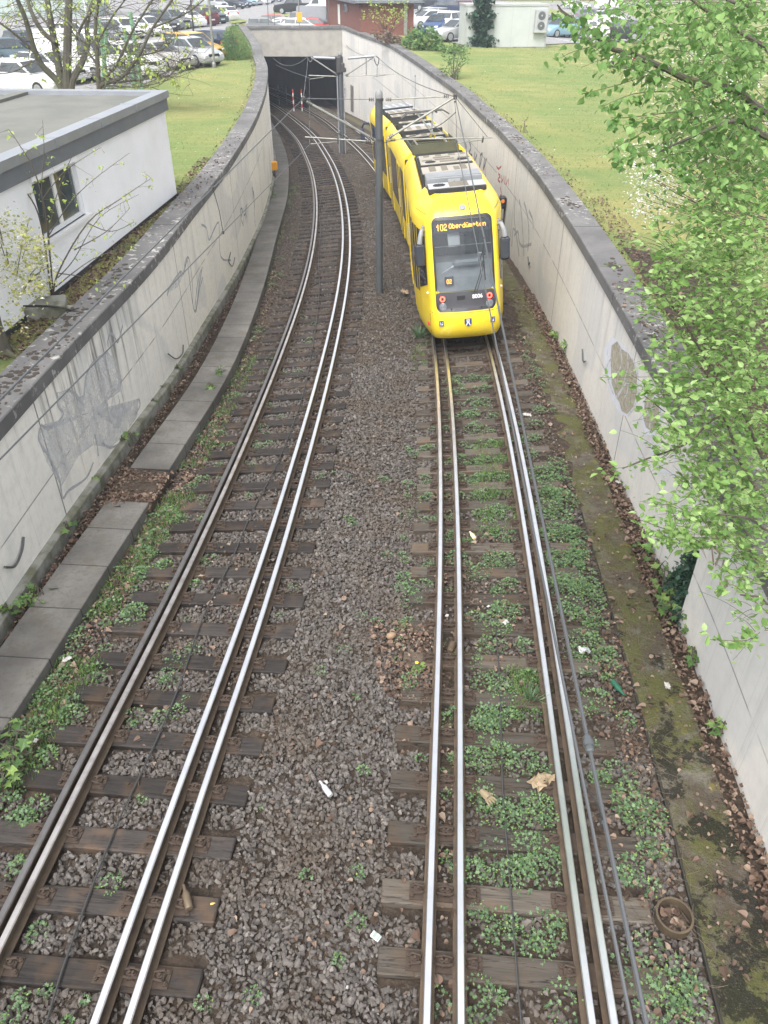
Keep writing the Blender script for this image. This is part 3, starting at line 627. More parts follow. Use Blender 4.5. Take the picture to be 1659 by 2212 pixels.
fillp(wr, WR, -1, Z3([(520,600),(525,430),(580,310),(640,350),(700,450),(710,560),(690,650),(640,720),(560,720)]), PX, .003)
fillp(wr, WR, -1, Z3([(535,560),(550,400),(590,320),(625,380),(670,430),(690,560),(660,660),(620,690),(560,650)]), PB, .005)
strokes(wr, WR, -1, [Z3([(605,330),(622,400),(615,520)]), Z3([(570,450),(580,520),(605,560),(590,650)]), Z3([(650,400),(690,490),(695,580)])], .04, PW, .008)
strokes(wr, WR, -1, [Z3([(600,740),(620,880),(680,990),(760,1130)]), Z3([(830,850),(810,980)]), Z3([(690,1040),(790,1060),(850,1120)]), Z3([(470,1020),(450,1120)])], .05, PX, .006)
ZC = lambda pts: [(1042.3+x*.26455, 384+y*.26455) for x, y in pts]
strokes(wr, WR, -1, [ZC([(270,150),(260,330),(290,560),(300,640)]), ZC([(300,180),(320,300),(340,640)]), ZC([(340,200),(370,320),(380,480),(370,600)]), ZC([(260,470),(290,440),(300,520),(330,560),(400,540)]), ZC([(380,270),(410,340),(415,420)]), ZC([(240,560),(250,420),(270,440)])], .10, PG, .005)
ZD = lambda pts: [(822.9+x*.26455, 54.86+y*.26455) for x, y in pts]
strokes(wr, WR, -1, [ZD([(720,940),(735,1000),(720,1040),(745,1060)]), ZD([(770,1030),(760,1120),(785,1050)]), ZD([(815,1045),(805,1160),(830,1050),(815,1060)]), ZD([(850,1080),(835,1180),(865,1085)]), ZD([(690,960),(700,1000)])], .10, paint('tag_dark2', (.13,.13,.15), (.2,.2,.22), 3, .75, .15, .4), .005)
RED = paint('tag_red', (.55,.10,.08), (.62,.22,.19), 5, .75, .25, .5)
strokes(wr, WR, -1, [ZD([(858,1090),(850,1170),(858,1250)]), ZD([(985,1150),(960,1170),(945,1150)]), ZD([(960,1210),(975,1230),(955,1260),(975,1280)]), ZD([(985,1220),(985,1280),(1000,1250)]), ZD([(1005,1225),(1010,1300)]), ZD([(1020,1230),(1022,1300),(1035,1260)]), ZD([(1042,1250),(1045,1310)]), ZD([(975,1320),(985,1370)]), ZD([(960,1380),(972,1430),(985,1380),(970,1400)])], .07, RED, .005)
ZE = lambda pts: [(1316.6+x*.20634, 1097.3+y*.20634) for x, y in pts]
strokes(wr2, WR2, -1, [ZE([(1080,400),(1100,230),(1130,210),(1110,400),(1160,470)]), ZE([(1140,230),(1170,350),(1160,480),(1110,600)]), ZE([(1205,520),(1180,650),(1150,900)]), ZE([(1070,380),(1095,600)]), ZE([(1210,730),(1240,790),(1200,840)])], .05, paint('tag_brown', (.33,.22,.17), (.42,.31,.26), 5, .8, .2, .45), .005)
# ------------------------------------------------------------------ scatter helpers
def rot_rand(n, tilt=None):
    q = RNG.normal(size=(n, 4)); q /= np.linalg.norm(q, axis=1)[:, None]; w, x, y, z = q.T
    return np.stack([np.stack([1-2*(y*y+z*z), 2*(x*y-z*w), 2*(x*z+y*w)], -1), np.stack([2*(x*y+z*w), 1-2*(x*x+z*z), 2*(y*z-x*w)], -1), np.stack([2*(x*z-y*w), 2*(y*z+x*w), 1-2*(x*x+y*y)], -1)], 1)
def rot_axes(a, nrm):
    a = a/np.linalg.norm(a, axis=1)[:, None]; b = np.cross(nrm, a); b /= np.maximum(np.linalg.norm(b, axis=1)[:, None], 1e-6); c = np.cross(a, b)
    return np.stack([b, a, c], -1)                   # columns: side, along, normal
def instances(name, tmplV, tmplT, P, R, Sz, mat, parent=None, smooth=False):
    """one mesh made of len(P) transformed copies of a small template"""
    tv = np.asarray(tmplV, float); tt = np.asarray(tmplT, int); n = len(P)
    Sz = np.asarray(Sz, float); Sz = Sz[:, None] if Sz.ndim == 1 else Sz
    V = np.einsum('nij,nkj->nki', R, tv[None]*Sz[:, None, :])+np.asarray(P)[:, None, :]
    T = (tt[None]+(np.arange(n)*len(tv))[:, None, None]).reshape(-1, 3)
    return link(np_mesh(name, V.reshape(-1, 3), T, mat, None, smooth), name, parent)
HEART = ([(0,0,0),(-.40,.10,.10),(-.50,.42,.12),(-.28,.80,.05),(0,1.08,-.10),(.28,.80,.05),(.50,.42,.12),(.40,.10,.10),(0,.45,-.02)], [(0,8,1),(1,8,2),(2,8,3),(3,8,4),(4,8,5),(5,8,6),(6,8,7),(7,8,0)])
POINT = ([(0,0,0),(-.30,.28,.10),(-.33,.58,.10),(0,1.12,-.10),(.33,.58,.10),(.30,.28,.10),(0,.5,-.02)], [(0,6,1),(1,6,2),(2,6,3),(3,6,4),(4,6,5),(5,6,0)])
DIAM = ([(0,0,0),(-.3,.5,.06),(0,1,-.05),(.3,.5,.06)], [(0,2,1),(0,3,2)])
MAPLE = ([(0,0,0),(-.5,.05,.05),(-.28,.32,0),(-.62,.62,.06),(-.2,.62,0),(0,1.1,-.08),(.2,.62,0),(.62,.62,.06),(.28,.32,0),(.5,.05,.05)], [(0,2,1),(0,4,2),(2,4,3),(0,5,4),(0,6,5),(0,8,6),(6,8,7),(0,9,8)])
def leaves(name, P, size, tmpl, mat, parent=None, droop=.5, flat=.7, away=None, svar=.5):
    n = len(P); P = np.asarray(P, float); az = RNG.uniform(0, 2*math.pi, n)
    a = np.stack([np.cos(az), np.sin(az), -droop+RNG.normal(0, .35, n)], -1)
    if away is not None: a += np.asarray(away, float)
    nr = RNG.normal(0, 1-flat, (n, 3))+np.array([0, 0, 1.0])
    R = rot_axes(a, nr); sz = size*RNG.uniform(1-svar, 1+svar, n)
    return instances(name, tmpl[0], tmpl[1], P, R, sz, mat, parent)
def in_poly(x, y, poly):
    r = np.zeros(len(x), bool); n = len(poly)
    for i in range(n):
        x1, y1 = poly[i]; x2, y2 = poly[(i+1) % n]
        if y1 == y2: continue
        c = ((y1 > y) != (y2 > y)) & (x < (x2-x1)*(y-y1)/(y2-y1)+x1); r ^= c
    return r
def zone(n, poly, world=None):
    """n random ground points inside a pixel polygon seen on the track plane"""
    W = world or [tuple(att(x, y, -.18)[:2]) for x, y in poly]
    xs = [p[0] for p in W]; ys = [p[1] for p in W]; out = np.zeros((0, 2))
    while len(out) < n:
        q = np.stack([RNG.uniform(min(xs), max(xs), n*3), RNG.uniform(min(ys), max(ys), n*3)], -1); out = np.concatenate([out, q[in_poly(q[:,0], q[:,1], W)]])
    return out[:n]
def bzv(X, Y): return np.array([bz(float(x), float(y)) for x, y in zip(X, Y)])
# ------------------------------------------------------------------ ballast stones
ico = bmesh.new(); bmesh.ops.create_icosphere(ico, subdivisions=1, radius=1); IV = np.array([v.co[:] for v in ico.verts]); IT = np.array([[v.index for v in f.verts] for f in ico.faces]); ico.free()
def curv(c, y): return np.interp(y, np.arange(-3, 112, .25), [c(v) for v in np.arange(-3, 112, .25)])
def stones():
    Y = np.concatenate([RNG.uniform(2.0, 11, 62000), RNG.uniform(11, 18, 34000), RNG.uniform(18, 34, 34000), 34+26*RNG.random(30000)**1.4]); n = len(Y)
    a, b = curv(LWO, Y)+.02, curv(RKC, Y)-.02; X = a+(b-a)*RNG.random(n); xl, xr = curv(TL, Y), curv(TR, Y)
    keep = np.ones(n, bool)
    for key, cu, offs in (('L', xl, OL), ('R', xr, OR)):
        d = X-cu; ys = np.array(SLEEP[key]); k = np.clip(np.searchsorted(ys, Y), 1, len(ys)-1); near = np.minimum(abs(Y-ys[k]), abs(Y-ys[k-1]))
        keep &= ~((abs(d) < 1.27) & (near < .15))
        for o in offs: keep &= abs(d-o) > .075
        keep &= ~((d > offs[0]) & (d < offs[1]) & (RNG.random(n) < .5)) & ~((d > offs[2]) & (d < offs[3]) & (RNG.random(n) < .5))
    pr = np.ones(n); mid = X-xr
    pr[(mid > -.9) & (mid < 1.0)] = .42; pr[(mid >= 1.0) & (Y > 5.5)] = .3; pr[(mid > .3) & (Y > 15)] = .2
    dl = X-xl; pr[dl < -.75] = .45; pr[(dl < -.75) & (dl > -1.3)] = .6
    keep &= RNG.random(n) < pr
    X, Y = X[keep], Y[keep]; n = len(X); Z = bzv(X, Y)-.222+RNG.uniform(-.022, .024, n)
    sz = RNG.uniform(.018, .038, n)[:, None]*RNG.uniform(.6, 1.3, (n, 3)); sz[:, 2] *= .8
    V = []; var = [IV*(1+RNG.uniform(-.45, .28, (12, 1))) for _ in range(14)]; R = rot_rand(n); ch = RNG.integers(0, 14, n)
    allV = np.zeros((n, 12, 3))
    for k in range(14):
        s = ch == k; allV[s] = np.einsum('nij,nkj->nki', R[s], var[k][None]*sz[s][:, None, :])+np.stack([X[s], Y[s], Z[s]], -1)[:, None, :]
    T = (IT[None]+(np.arange(n)*12)[:, None, None]).reshape(-1, 3)
    tag(link(np_mesh('ballast_stones', allV.reshape(-1, 3), T, MT['stone']), 'ballast_stones'), 'loose dark brown ballast stones filling the bed between both tracks', 'ballast', None, 'stuff')
stones()
# ------------------------------------------------------------------ low weeds, moss tufts and dead leaves (uncountable ground cover)
def onsleeper(x, y):
    for key, cu in (('L', TL), ('R', TR)):
        if abs(x-cu(y)) < 1.28:
            ys = SLEEP[key]; k = min(range(len(ys)), key=lambda i: abs(ys[i]-y)); return abs(ys[k]-y) < .17
    return False
RING = att(1452, 1990, -.2)
def weeds():
    spec = [  # pixel polygon, plants, radius, leaf size
     ([(1010,1200),(1115,1200),(1235,2212),(1010,2212)], 165, .13, .035),
     ([(970,800),(1055,800),(1100,1200),(990,1200)], 150, .12, .035),
     ([(1150,1010),(1210,1010),(1290,1330),(1200,1330)], 100, .15, .040),
     ([(1215,1330),(1300,1330),(1400,1700),(1290,1700)], 30, .13, .038),
     ([(1300,1700),(1390,1700),(1520,2212),(1390,2212)], 36, .14, .042),
     ([(945,900),(975,900),(990,1400),(950,1400)], 36, .07, .03),
     ([(945,1400),(990,1400),(990,2212),(925,2212)], 22, .08, .034),
     ([(885,900),(935,900),(930,1650),(840,1650)], 45, .09, .032),
     ([(600,400),(648,400),(600,700),(540,700)], 40, .13, .03),
     ([(505,700),(585,700),(420,1090),(330,1090)], 45, .11, .035),
     ([(310,1090),(420,1090),(170,1560),(20,1560)], 45, .12, .040),
     ([(0,1580),(120,1560),(60,1850),(0,1850)], 16, .14, .045),
     ([(350,1200),(480,1200),(330,1800),(200,1800)], 44, .09, .032),
     ([(480,900),(600,900),(500,1200),(380,1200)], 50, .08, .03),
     ([(620,650),(700,650),(620,900),(540,900)], 25, .08, .03),
     ([(690,950),(880,950),(830,1500),(560,1500)], 18, .07, .03),
     ([(540,1500),(830,1500),(800,2212),(420,2212)], 10, .06, .03),
     ([(30,1800),(300,1800),(180,2212),(0,2212)], 16, .08, .035),
     ([(1090,900),(1150,900),(1240,1200),(1160,1200)], 40, .10, .035),
     ([(1100,620),(1130,700),(1200,900),(1150,900)], 26, .08, .03)]
    P = []; A = []; Sz = []
    for poly, cnt, rad, ls in spec:
        for x, y in zone(cnt, poly):
            if math.hypot(x-RING.x, y-RING.y) < .36: continue
            if onsleeper(x, y) and random.random() < .75: continue
            r = rad*RNG.uniform(.5, 1.7); k = int(RNG.integers(34, 90)*min(1.6, r/.11)); a = RNG.uniform(0, 6.283, k); d = r*np.sqrt(RNG.random(k))
            px, py = x+d*np.cos(a), y+d*np.sin(a); h = (1-(d/r)**2)*r*.55*RNG.uniform(.5, 1.1, k)+.01
            P.append(np.stack([px, py, bzv(px, py)-.20+h], -1)); A.append(np.stack([np.cos(a), np.sin(a), RNG.uniform(-.2, .6, k)], -1)); Sz.append(ls*.85*RNG.uniform(.5, 1.3, k))
    P = np.concatenate(P); A = np.concatenate(A); Sz = np.concatenate(Sz); n = len(P)
    R = rot_axes(A+RNG.normal(0, .35, A.shape), RNG.normal(0, .3, (n, 3))+np.array([0,0,1.]))
    half = RNG.random(n) < .55
    tag(instances('weeds', MAPLE[0], MAPLE[1], P[half], R[half], Sz[half], LF['weedblue']), 'low bluish green weeds growing between the sleepers', 'weeds', None, 'stuff')
    tag(instances('weeds', DIAM[0], DIAM[1], P[~half], R[~half], Sz[~half]*.9, LF['weed']), 'small fresh green weeds growing between the sleepers', 'weeds', None, 'stuff')
    # blades of grass beside the walkway
    G = [([(505,760),(560,760),(440,1000),(390,1000)], 300), ([(360,1060),(420,1060),(240,1330),(180,1330)], 420), ([(100,1420),(220,1420),(60,1700),(0,1700)], 380), ([(590,400),(640,400),(570,640),(545,640)], 260), ([(1100,1440),(1180,1440),(1185,1540),(1110,1540)], 160), ([(1020,950),(1090,950),(1120,1150),(1030,1150)], 400), ([(880,760),(925,700),(935,760),(900,800)], 60)]
    P = np.concatenate([zone(n_, p) for p, n_ in G]); cl = P[RNG.integers(0, len(P), len(P)*7)]+RNG.normal(0, .045, (len(P)*7, 2)); n = len(cl)
    A = np.stack([RNG.normal(0, .5, n), RNG.normal(0, .5, n), np.ones(n)], -1); R = rot_axes(A, RNG.normal(0, 1, (n, 3)))
    tag(instances('grass', [(-.05,0,0),(.05,0,0),(.03,.6,.05),(0,1,.16)], [(0,1,2),(0,2,3)], np.stack([cl[:,0], cl[:,1], bzv(cl[:,0], cl[:,1])-.21], -1), R, RNG.uniform(.05, .12, n), LF['weed']), 'thin grass blades along the edge of the walkway', 'grass', None, 'stuff')
weeds()
def litter():
    P = []
    def strip(cur, a, b, y0, y1, n, up=0.0, z=None):
        Y = RNG.uniform(y0, y1, n); X = curv(cur, Y)+RNG.uniform(a, b, n); P.append(np.stack([X, Y, (bzv(X, Y)-.20+up if z is None else z(X, Y))+RNG.uniform(0, .03, n)], -1))
    strip(WL, .18, .42, 5, 12, 900, .04); strip(WL, .18, .38, 12, 30, 900, .04); strip(LWO, -.78, .02, 10.7, 12.0, 1500, .14)
    strip(LWO, .02, .45, 5, 15, 1500); strip(LWO, .02, .3, 15, 26, 500)
    strip(RKC, .60, .95, 3, 23, 3000, .03); strip(RKC, .05, .62, 3, 23, 650, .045); strip(RKC, -.4, 0, 4, 20, 700)
    strip(WR, -.30, -.02, 8, 24, 900, .03)
    for poly, n in (([(800,1340),(935,1340),(930,1520),(820,1500)], 520), ([(1000,1150),(1190,1150),(1200,1500),(1000,1500)], 420), ([(930,1000),(1000,1000),(1000,2212),(940,2212)], 420), ([(560,1500),(900,1500),(900,2212),(450,2212)], 130), ([(700,900),(900,900),(850,1400),(600,1400)], 120), ([(1240,1300),(1340,1300),(1530,2212),(1380,2212)], 330), ([(400,1100),(620,1100),(450,1700),(200,1700)], 150)):
        q = zone(n, poly); P.append(np.stack([q[:,0], q[:,1], bzv(q[:,0], q[:,1])-.175+RNG.uniform(0, .02, n)], -1))
    # leaves gathered against the copings on the lawns and between house and coping
    for cur, a, b, y0, y1, n in ((WL, -1.25, -.55, 11.5, 19, 1700), (WL, -1.1, -.58, 19, 27, 900), (WL, -.9, -.6, 27, 60, 500), (WR, .6, 1.4, 9, 22, 1300), (WR, .62, 1.0, 22, 45, 300)):
        Y = RNG.uniform(y0, y1, n); X = curv(cur, Y)+RNG.uniform(a, b, n); P.append(np.stack([X, Y, np.array([zt(x, y) for x, y in zip(X, Y)])+RNG.uniform(.005, .05, n)], -1))
    for cur, s, zc_, y0, y1, n in ((WR, 1, zcR, 9, 15, 260), (WL, -1, zcL, 20, 30, 160), (WR, 1, zcR, 24, 48, 160)):
        Y = RNG.uniform(y0, y1, n); X = curv(cur, Y)+s*RNG.uniform(.02, .5, n); P.append(np.stack([X, Y, np.array([zc_(y) for y in Y])+.02], -1))
    P = np.concatenate(P); n = len(P); a = RNG.uniform(0, 6.283, n)
    R = rot_axes(np.stack([np.cos(a), np.sin(a), RNG.normal(0, .3, n)], -1), RNG.normal(0, .35, (n, 3))+np.array([0,0,1.]))
    big = RNG.random(n) < .12; s = np.where(big, RNG.uniform(.06, .10, n), RNG.uniform(.022, .055, n))
    tv = np.array(HEART[0])*np.array([.9,1,2.6])
    tag(instances('leaf_litter', tv, HEART[1], P, R, s, LF['dry']), 'dry brown fallen leaves gathered along walls and between rails', 'dead leaves', None, 'stuff')
litter()
def twigs():
    m = MB()
    for poly, n in (([(1240,1100),(1330,1100),(1560,2212),(1470,2212)], 330), ([(1160,800),(1230,800),(1330,1100),(1240,1100)], 40), ([(1290,1400),(1360,1400),(1480,2000),(1380,2000)], 50)):
        for x, y in zone(n, poly):
            z = tz(y)-.165; a = random.uniform(0, 6.28); l = random.uniform(.06, .3); b = random.uniform(-.5, .5)
            m.tube([(x, y, z), (x+l*.5*math.cos(a), y+l*.5*math.sin(a), z+random.uniform(.0, .03)), (x+l*math.cos(a+b), y+l*math.sin(a+b), z)], .0017, 3, 0, False)
    tag(m.build('twig_litter', plain('dry_twig', (.16,.125,.085), .9)), 'thin dry twigs strewn over the mossy walkway', 'twigs', None, 'stuff')
twigs()
def daisies():
    n = 900; u = RNG.uniform(0, 1, n); P = []
    while len(P) < 420:
        x, y = RNG.uniform(5.5, 16), RNG.uniform(20, 66); P.append((x, y, zt(x, y)+.03))
    while len(P) < 620:
        x, y = RNG.uniform(-14, -6.3), RNG.uniform(23, 52); P.append((x, y, zt(x, y)+.03))
    P = np.array(P); n = len(P); c = np.floor(P[:, :2]*.5); keep = (np.sin(c[:,0]*12.9+c[:,1]*78.2)*43758 % 1) < .45; P = P[keep]; n = len(P)
    R = rot_axes(RNG.normal(0, 1, (n, 3))*np.array([1,1,.1]), RNG.normal(0, .2, (n, 3))+np.array([0,0,1.]))
    tag(instances('daisies', [(-.5,-.5,0),(.5,-.5,0),(.5,.5,0),(-.5,.5,0)], [(0,1,2),(0,2,3)], P, R, RNG.uniform(.025, .05, n), LF['bloom']), 'tiny white daisies scattered over the lawns', 'daisies', None, 'stuff')
daisies()

def lawn_blades():
    P = []
    for cnt, x0, x1, y0, y1 in ((16000, -15, -5.4, 19, 58), (52000, 4.9, 21, 10, 66)):
        Y = RNG.uniform(y0, y1, cnt); X = RNG.uniform(x0, x1, cnt); lim = curv(WL, Y)-.6 if x0 < 0 else curv(WR, Y)+.6
        k = (X < lim) if x0 < 0 else (X > lim); f = np.sin(X*1.9+3*np.sin(Y*.8))*np.sin(Y*1.3+2*np.sin(X*.7)); k &= f+RNG.normal(0, .6, cnt) > -.1; P.append(np.stack([X[k], Y[k]], -1))
    P = np.concatenate(P); n = len(P); Z = np.array([zt(x, y) for x, y in P]); A = np.stack([RNG.normal(0, .7, n), RNG.normal(0, .7, n), np.ones(n)], -1); R = rot_axes(A, RNG.normal(0, 1, (n, 3)))
    tag(instances('grass', [(-.16,0,0),(.16,0,0),(.10,.6,.05),(0,1,.16)], [(0,1,2),(0,2,3)], np.stack([P[:,0], P[:,1], Z-.01], -1), R, RNG.uniform(.04, .085, n), leafmat('lawn_blade', [(.13,.19,.055),(.21,.28,.09),(.30,.33,.115),(.37,.36,.17)], .3)), 'short grass tufts of the lawns', 'grass', None, 'stuff')
lawn_blades()

def coping_moss():
    P = []; S_ = []
    for cur, s, zc_, cl in ((WL, -1, zcL, [(9.6,.12),(10.2,.3),(10.7,.2),(11.2,.34),(11.7,.15),(12.4,.28),(13.2,.4),(14.2,.2),(15.4,.35),(9.2,.4),(9.9,.42)]), (WR, 1, zcR, [(10.5,.3),(12.5,.2),(16,.3),(21,.25),(30,.3)])):
        for y0, o in cl:
            for _ in range(int(RNG.integers(14, 40))):
                y = y0+RNG.normal(0, .28); x = cur(y)+s*np.clip(o+RNG.normal(0, .10), 0, .55); P.append((x, y, zc_(y)+.012)); S_.append(RNG.uniform(.012, .055))
    n = len(P); S_ = np.array(S_)[:, None]*np.stack([RNG.uniform(.7,1.5,n), RNG.uniform(.7,1.5,n), np.full(n,.35)], -1)
    a = RNG.uniform(0, 6.28, n); R = rot_axes(np.stack([np.cos(a), np.sin(a), np.zeros(n)], -1), np.tile([0,0,1.], (n,1)))
    tag(instances('moss_cushions', IV*(1+RNG.uniform(-.15,.15,(12,1))), IT, P, R, S_, plain('dark_moss', (.055,.042,.034), .95, 0, (.03,.026,.02), 30, bump=.6)), 'dark brown moss cushions on the wall copings', 'moss', None, 'stuff')
coping_moss()
# ------------------------------------------------------------------ the tram
def build_tram():
    N0, N1, N2, N3 = 17.75, 26.9, 36.3, 44.2
    root_loc = Vector((TR(N0), N0, tz(N0)))
    tram = thing('tram', 'bright yellow articulated tram with red tail lights showing 102 on its display', 'tram', root_loc)
    def mod(ya, yb):
        a = Vector((TR(ya), ya, tz(ya))); b = Vector((TR(yb), yb, tz(yb))); T = (b-a).normalized(); n = Vector((T.y, -T.x, 0)).normalized(); up = n.cross(T).normalized(); n, up = n*math.cos(CANT)+up*math.sin(CANT), (up*math.cos(CANT)-n*math.sin(CANT))*1.04
        o = a-root_loc
        return Matrix(((n.x, T.x, up.x, o.x), (n.y, T.y, up.y, o.y), (n.z, T.z, up.z, o.z), (0,0,0,1))), (b-a).length
    M1, L1 = mod(N0, N1); M2, L2 = mod(N1, N2); M3, L3 = mod(N2, N3)
    def part(mb, name, mat, M, parent=tram, smooth=False, label=None):
        mb.v = [tuple(M @ Vector(p)) for p in mb.v]; o = mb.build(name, mat, parent, smooth=smooth)
        if label: o['label'] = label
        return o
    zz = [.28,.40,.55,.75,.95,1.05,1.38,2.0,2.5,2.93,3.0,3.08,3.16,3.23,3.29,3.33]; uu = [.30,.12,.03,0,.03,.09,.17,.40,.60,.76,.81,.88,.98,1.10,1.25,1.48]
    hz = [.28,.5,2.75,2.90,3.04,3.14,3.22,3.33]; hw_ = [1.10,1.15,1.15,1.125,1.05,.96,.87,.74]
    cs = [0,.3,.6,.72,.84,.94,1.1,1.4,1.8,2.4]; cu = [0,.012,.05,.08,.14,.24,.5,1.0,1.6,2.0]; cw = [0,.26,.52,.61,.685,.735,.80,.90,.985,1.0]
    def surf(s, z, off=0.0):
        def raw(s, z):
            a = abs(s); u0 = np.interp(z, zz, uu); du = np.interp(a, cs, cu); w = np.interp(a, cs, cw)*np.interp(z, hz, hw_)
            return Vector((math.copysign(w, s), u0+du*(2.6-u0)/2.0, z))
        p = raw(s, z)
        if off:
            e = .012; a = raw(s+e, z)-raw(s-e, z); b = raw(s, min(z+e, 3.32))-raw(s, z-e); n = a.cross(b)
            if n.y > 0 and abs(n.y) > abs(n.x): n = -n
            if abs(n.x) >= abs(n.y) and n.x*s < 0: n = -n
            if n.length > 0: p = p+n.normalized()*off
        return p
    def patch_(s0, s1, z0, z1, off, r=.0, ns=10, nz=10, mb=None, zf=None):
        mb = mb or MB(); rows = []
        for j in range(nz+1):
            t = j/nz; z = z0+(z1-z0)*t; ins = 0.0
            if r:
                dz = min(z-z0, z1-z)
                if dz < r: ins = r-math.sqrt(max(r*r-(r-dz)**2, 0))
            ins_s = ins
            rows.append(mb.add([surf(s0+ins_s+(s1-s0-2*ins_s)*i/ns, z if zf is None else zf(s0+(s1-s0)*i/ns, t), off) for i in range(ns+1)]))
        for j in range(nz):
            for i in range(ns): mb.face((rows[j]+i, rows[j]+i+1, rows[j+1]+i+1, rows[j+1]+i))
        return mb
    # shell of the cab, open behind the windscreen
    ss = sorted(set([-x for x in (.3,.5,.68,.72,.78,.84,.89,.94,1.02,1.1,1.25,1.4,1.6,1.8,2.1,2.4)]+[0]+[.3,.5,.68,.72,.78,.84,.89,.94,1.02,1.1,1.25,1.4,1.6,1.8,2.1,2.4]))
    zs = [.28,.34,.40,.47,.55,.65,.75,.85,.95,1.0,1.05,1.2,1.42,1.7,2.0,2.3,2.55,2.80,2.89,2.93,2.97,3.0,3.05,3.1,3.15,3.19,3.23,3.26,3.29,3.31,3.33]
    m = MB(); rows = [m.add([surf(s, z) for s in ss]) for z in zs]
    for j in range(len(zs)-1):
        for i in range(len(ss)-1):
            if ss[i] >= -.69 and ss[i+1] <= .69 and zs[j] >= 1.40 and zs[j+1] <= 2.90: continue
            m.face((rows[j]+i, rows[j]+i+1, rows[j+1]+i+1, rows[j+1]+i))
    top = rows[-1]; k = len(ss); m.face([top+i for i in range(k)], 1)
    part(m, 'body', [MT['yellow'], MT['under']], M1, smooth=True)
    def ring(s0, s1, z0, z1, wd, r, off):
        m = MB(); n = 40; O = []; I = []
        def rr(s0, s1, z0, z1, r):
            pts = []
            for cx, cz, a0 in ((s1-r, z1-r, 0), (s0+r, z1-r, 90), (s0+r, z0+r, 180), (s1-r, z0+r, 270)):
                for q in range(7): a = math.radians(a0+15*q); pts.append((cx+r*math.cos(a), cz+r*math.sin(a)))
            return pts
        A_ = rr(s0, s1, z0, z1, r); B_ = rr(s0+wd, s1-wd, z0+wd, z1-wd, max(r-wd*.5, .02)); n = len(A_)
        dens = lambda P: [P[i] if f == 0 else (P[i][0]+(P[(i+1) % n][0]-P[i][0])*f, P[i][1]+(P[(i+1) % n][1]-P[i][1])*f) for i in range(n) for f in (0, .25, .5, .75)]
        A_, B_ = dens(A_), dens(B_); ia = m.add([surf(s, z, off) for s, z in A_]); ib = m.add([surf(s, z, off) for s, z in B_]); n = len(A_)
        for i in range(n): m.face((ia+i, ia+(i+1) % n, ib+(i+1) % n, ib+i))
        return m
    part(ring(-.735, .735, 1.0, 2.955, .055, .13, .010), 'windscreen_frame', MT['black'], M1)
    part(patch_(-.70, .70, 1.40, 2.925, .006, .10, 18, 16), 'windscreen', MT['clear'], M1, smooth=True)
    part(patch_(-.72, .72, .985, 1.41, .008, .07, 16, 6), 'lower_panel', plain('dark_grey_panel', (.045,.045,.052), .4, 0, (.06,.06,.068), 3), M1, smooth=True)
    # interior
    m = MB(); m.box((0, 2.45, 1.9), (1.9, .04, 1.9)); m.box((0, 1.5, 1.0), (1.5, 1.9, .04)); m.box((.55, 1.5, 2.2), (.06, .9, .9)); part(m, 'cab_interior', plain('cab_dark', (.10,.105,.115), .8), M1)
    m = MB(); m.poly([(-.72,.30,1.40),(.72,.30,1.40),(.76,.62,1.62),(-.76,.62,1.62)]); m.poly([(-.76,.62,1.62),(.76,.62,1.62),(.74,.80,1.95),(-.74,.80,1.95)]); m.poly([(-.74,.80,1.95),(.74,.80,1.95),(.74,1.25,1.98),(-.74,1.25,1.98)]); m.box((.12, .72, 1.93), (.75, .22, .16), bev=.05)
    part(m, 'dashboard', MT['lgrey'], M1)
    m = MB(); m.box((0, .66, 2.34), (1.36, .02, .018)); m.tube([(-.52,.62,1.75),(-.30,.62,1.86),(-.1,.66,1.95)], .012, 5); m.box((.42,.75,2.0), (.16,.08,.26), bev=.02); part(m, 'sun_blind_rail', MT['alu'], M1)
    m = MB(); m.box((-.1, 1.55, 2.02), (.5, .16, .75), bev=.05); m.box((-.1, 1.35, 1.62), (.5, .5, .14), bev=.04); part(m, 'driver_seat', plain('seat_cloth', (.02,.04,.03), .9), M1)
    m = MB(); m.poly([(-.33,.72,2.3),(-.05,.76,2.3),(-.05,.92,2.75),(-.35,.92,2.75)]); part(m, 'curtain', MT['signwhite'], M1)
    # destination display, dot matrix
    F5 = {'1':'00100 01100 10100 00100 00100 00100 00100','0':'01110 10001 10001 10001 10001 10001 01110','2':'01110 10001 00001 00110 01000 10000 11111','O':'01110 10001 10001 10001 10001 10001 01110',
          'b':'10000 10000 11110 10001 10001 10001 11110','e':'00000 00000 01110 10001 11111 10000 01110','r':'00000 00000 10110 11001 10000 10000 10000','d':'00001 00001 01111 10001 10001 10001 01111','ü':'01010 00000 10001 10001 10001 10011 01101',
          'm':'00000 00000 11010 10101 10101 10101 10101','p':'00000 00000 11110 10001 11110 10000 10000','t':'01000 01000 11110 01000 01000 01001 00110','n':'00000 00000 10110 11001 10001 10001 10001'}
    disp = MB(); disp.poly([(-.68,.745,2.61),(.68,.745,2.61),(.66,.835,2.90),(-.66,.835,2.90)]); dp = part(disp, 'destination_display', MT['black'], M1)
    led = MB(); q0, q1 = Vector((0,.735,2.61)), Vector((0,.825,2.90)); dv = (q1-q0).normalized()
    def text(st, x, zoff, cw_, ch, st_w):
        for c in st:
            if c == ' ': x += cw_*3; continue
            for r_, row in enumerate(F5[c].split()):
                for k_, b in enumerate(row):
                    if b == '1':
                        p = q0+dv*(zoff+(6-r_)*ch)+Vector((x+k_*cw_, 0, 0)); a, h = cw_*.46, ch*.46
                        led.poly([p+Vector((-a,0,0))-dv*h, p+Vector((a,0,0))-dv*h, p+Vector((a,0,0))+dv*h, p+Vector((-a,0,0))+dv*h])
            x += cw_*6
        return x
    x = text('102', -.585, .07, .0142, .0205, 1); text('Oberdümpten', x+.035, .10, .0133, .0150, 1)
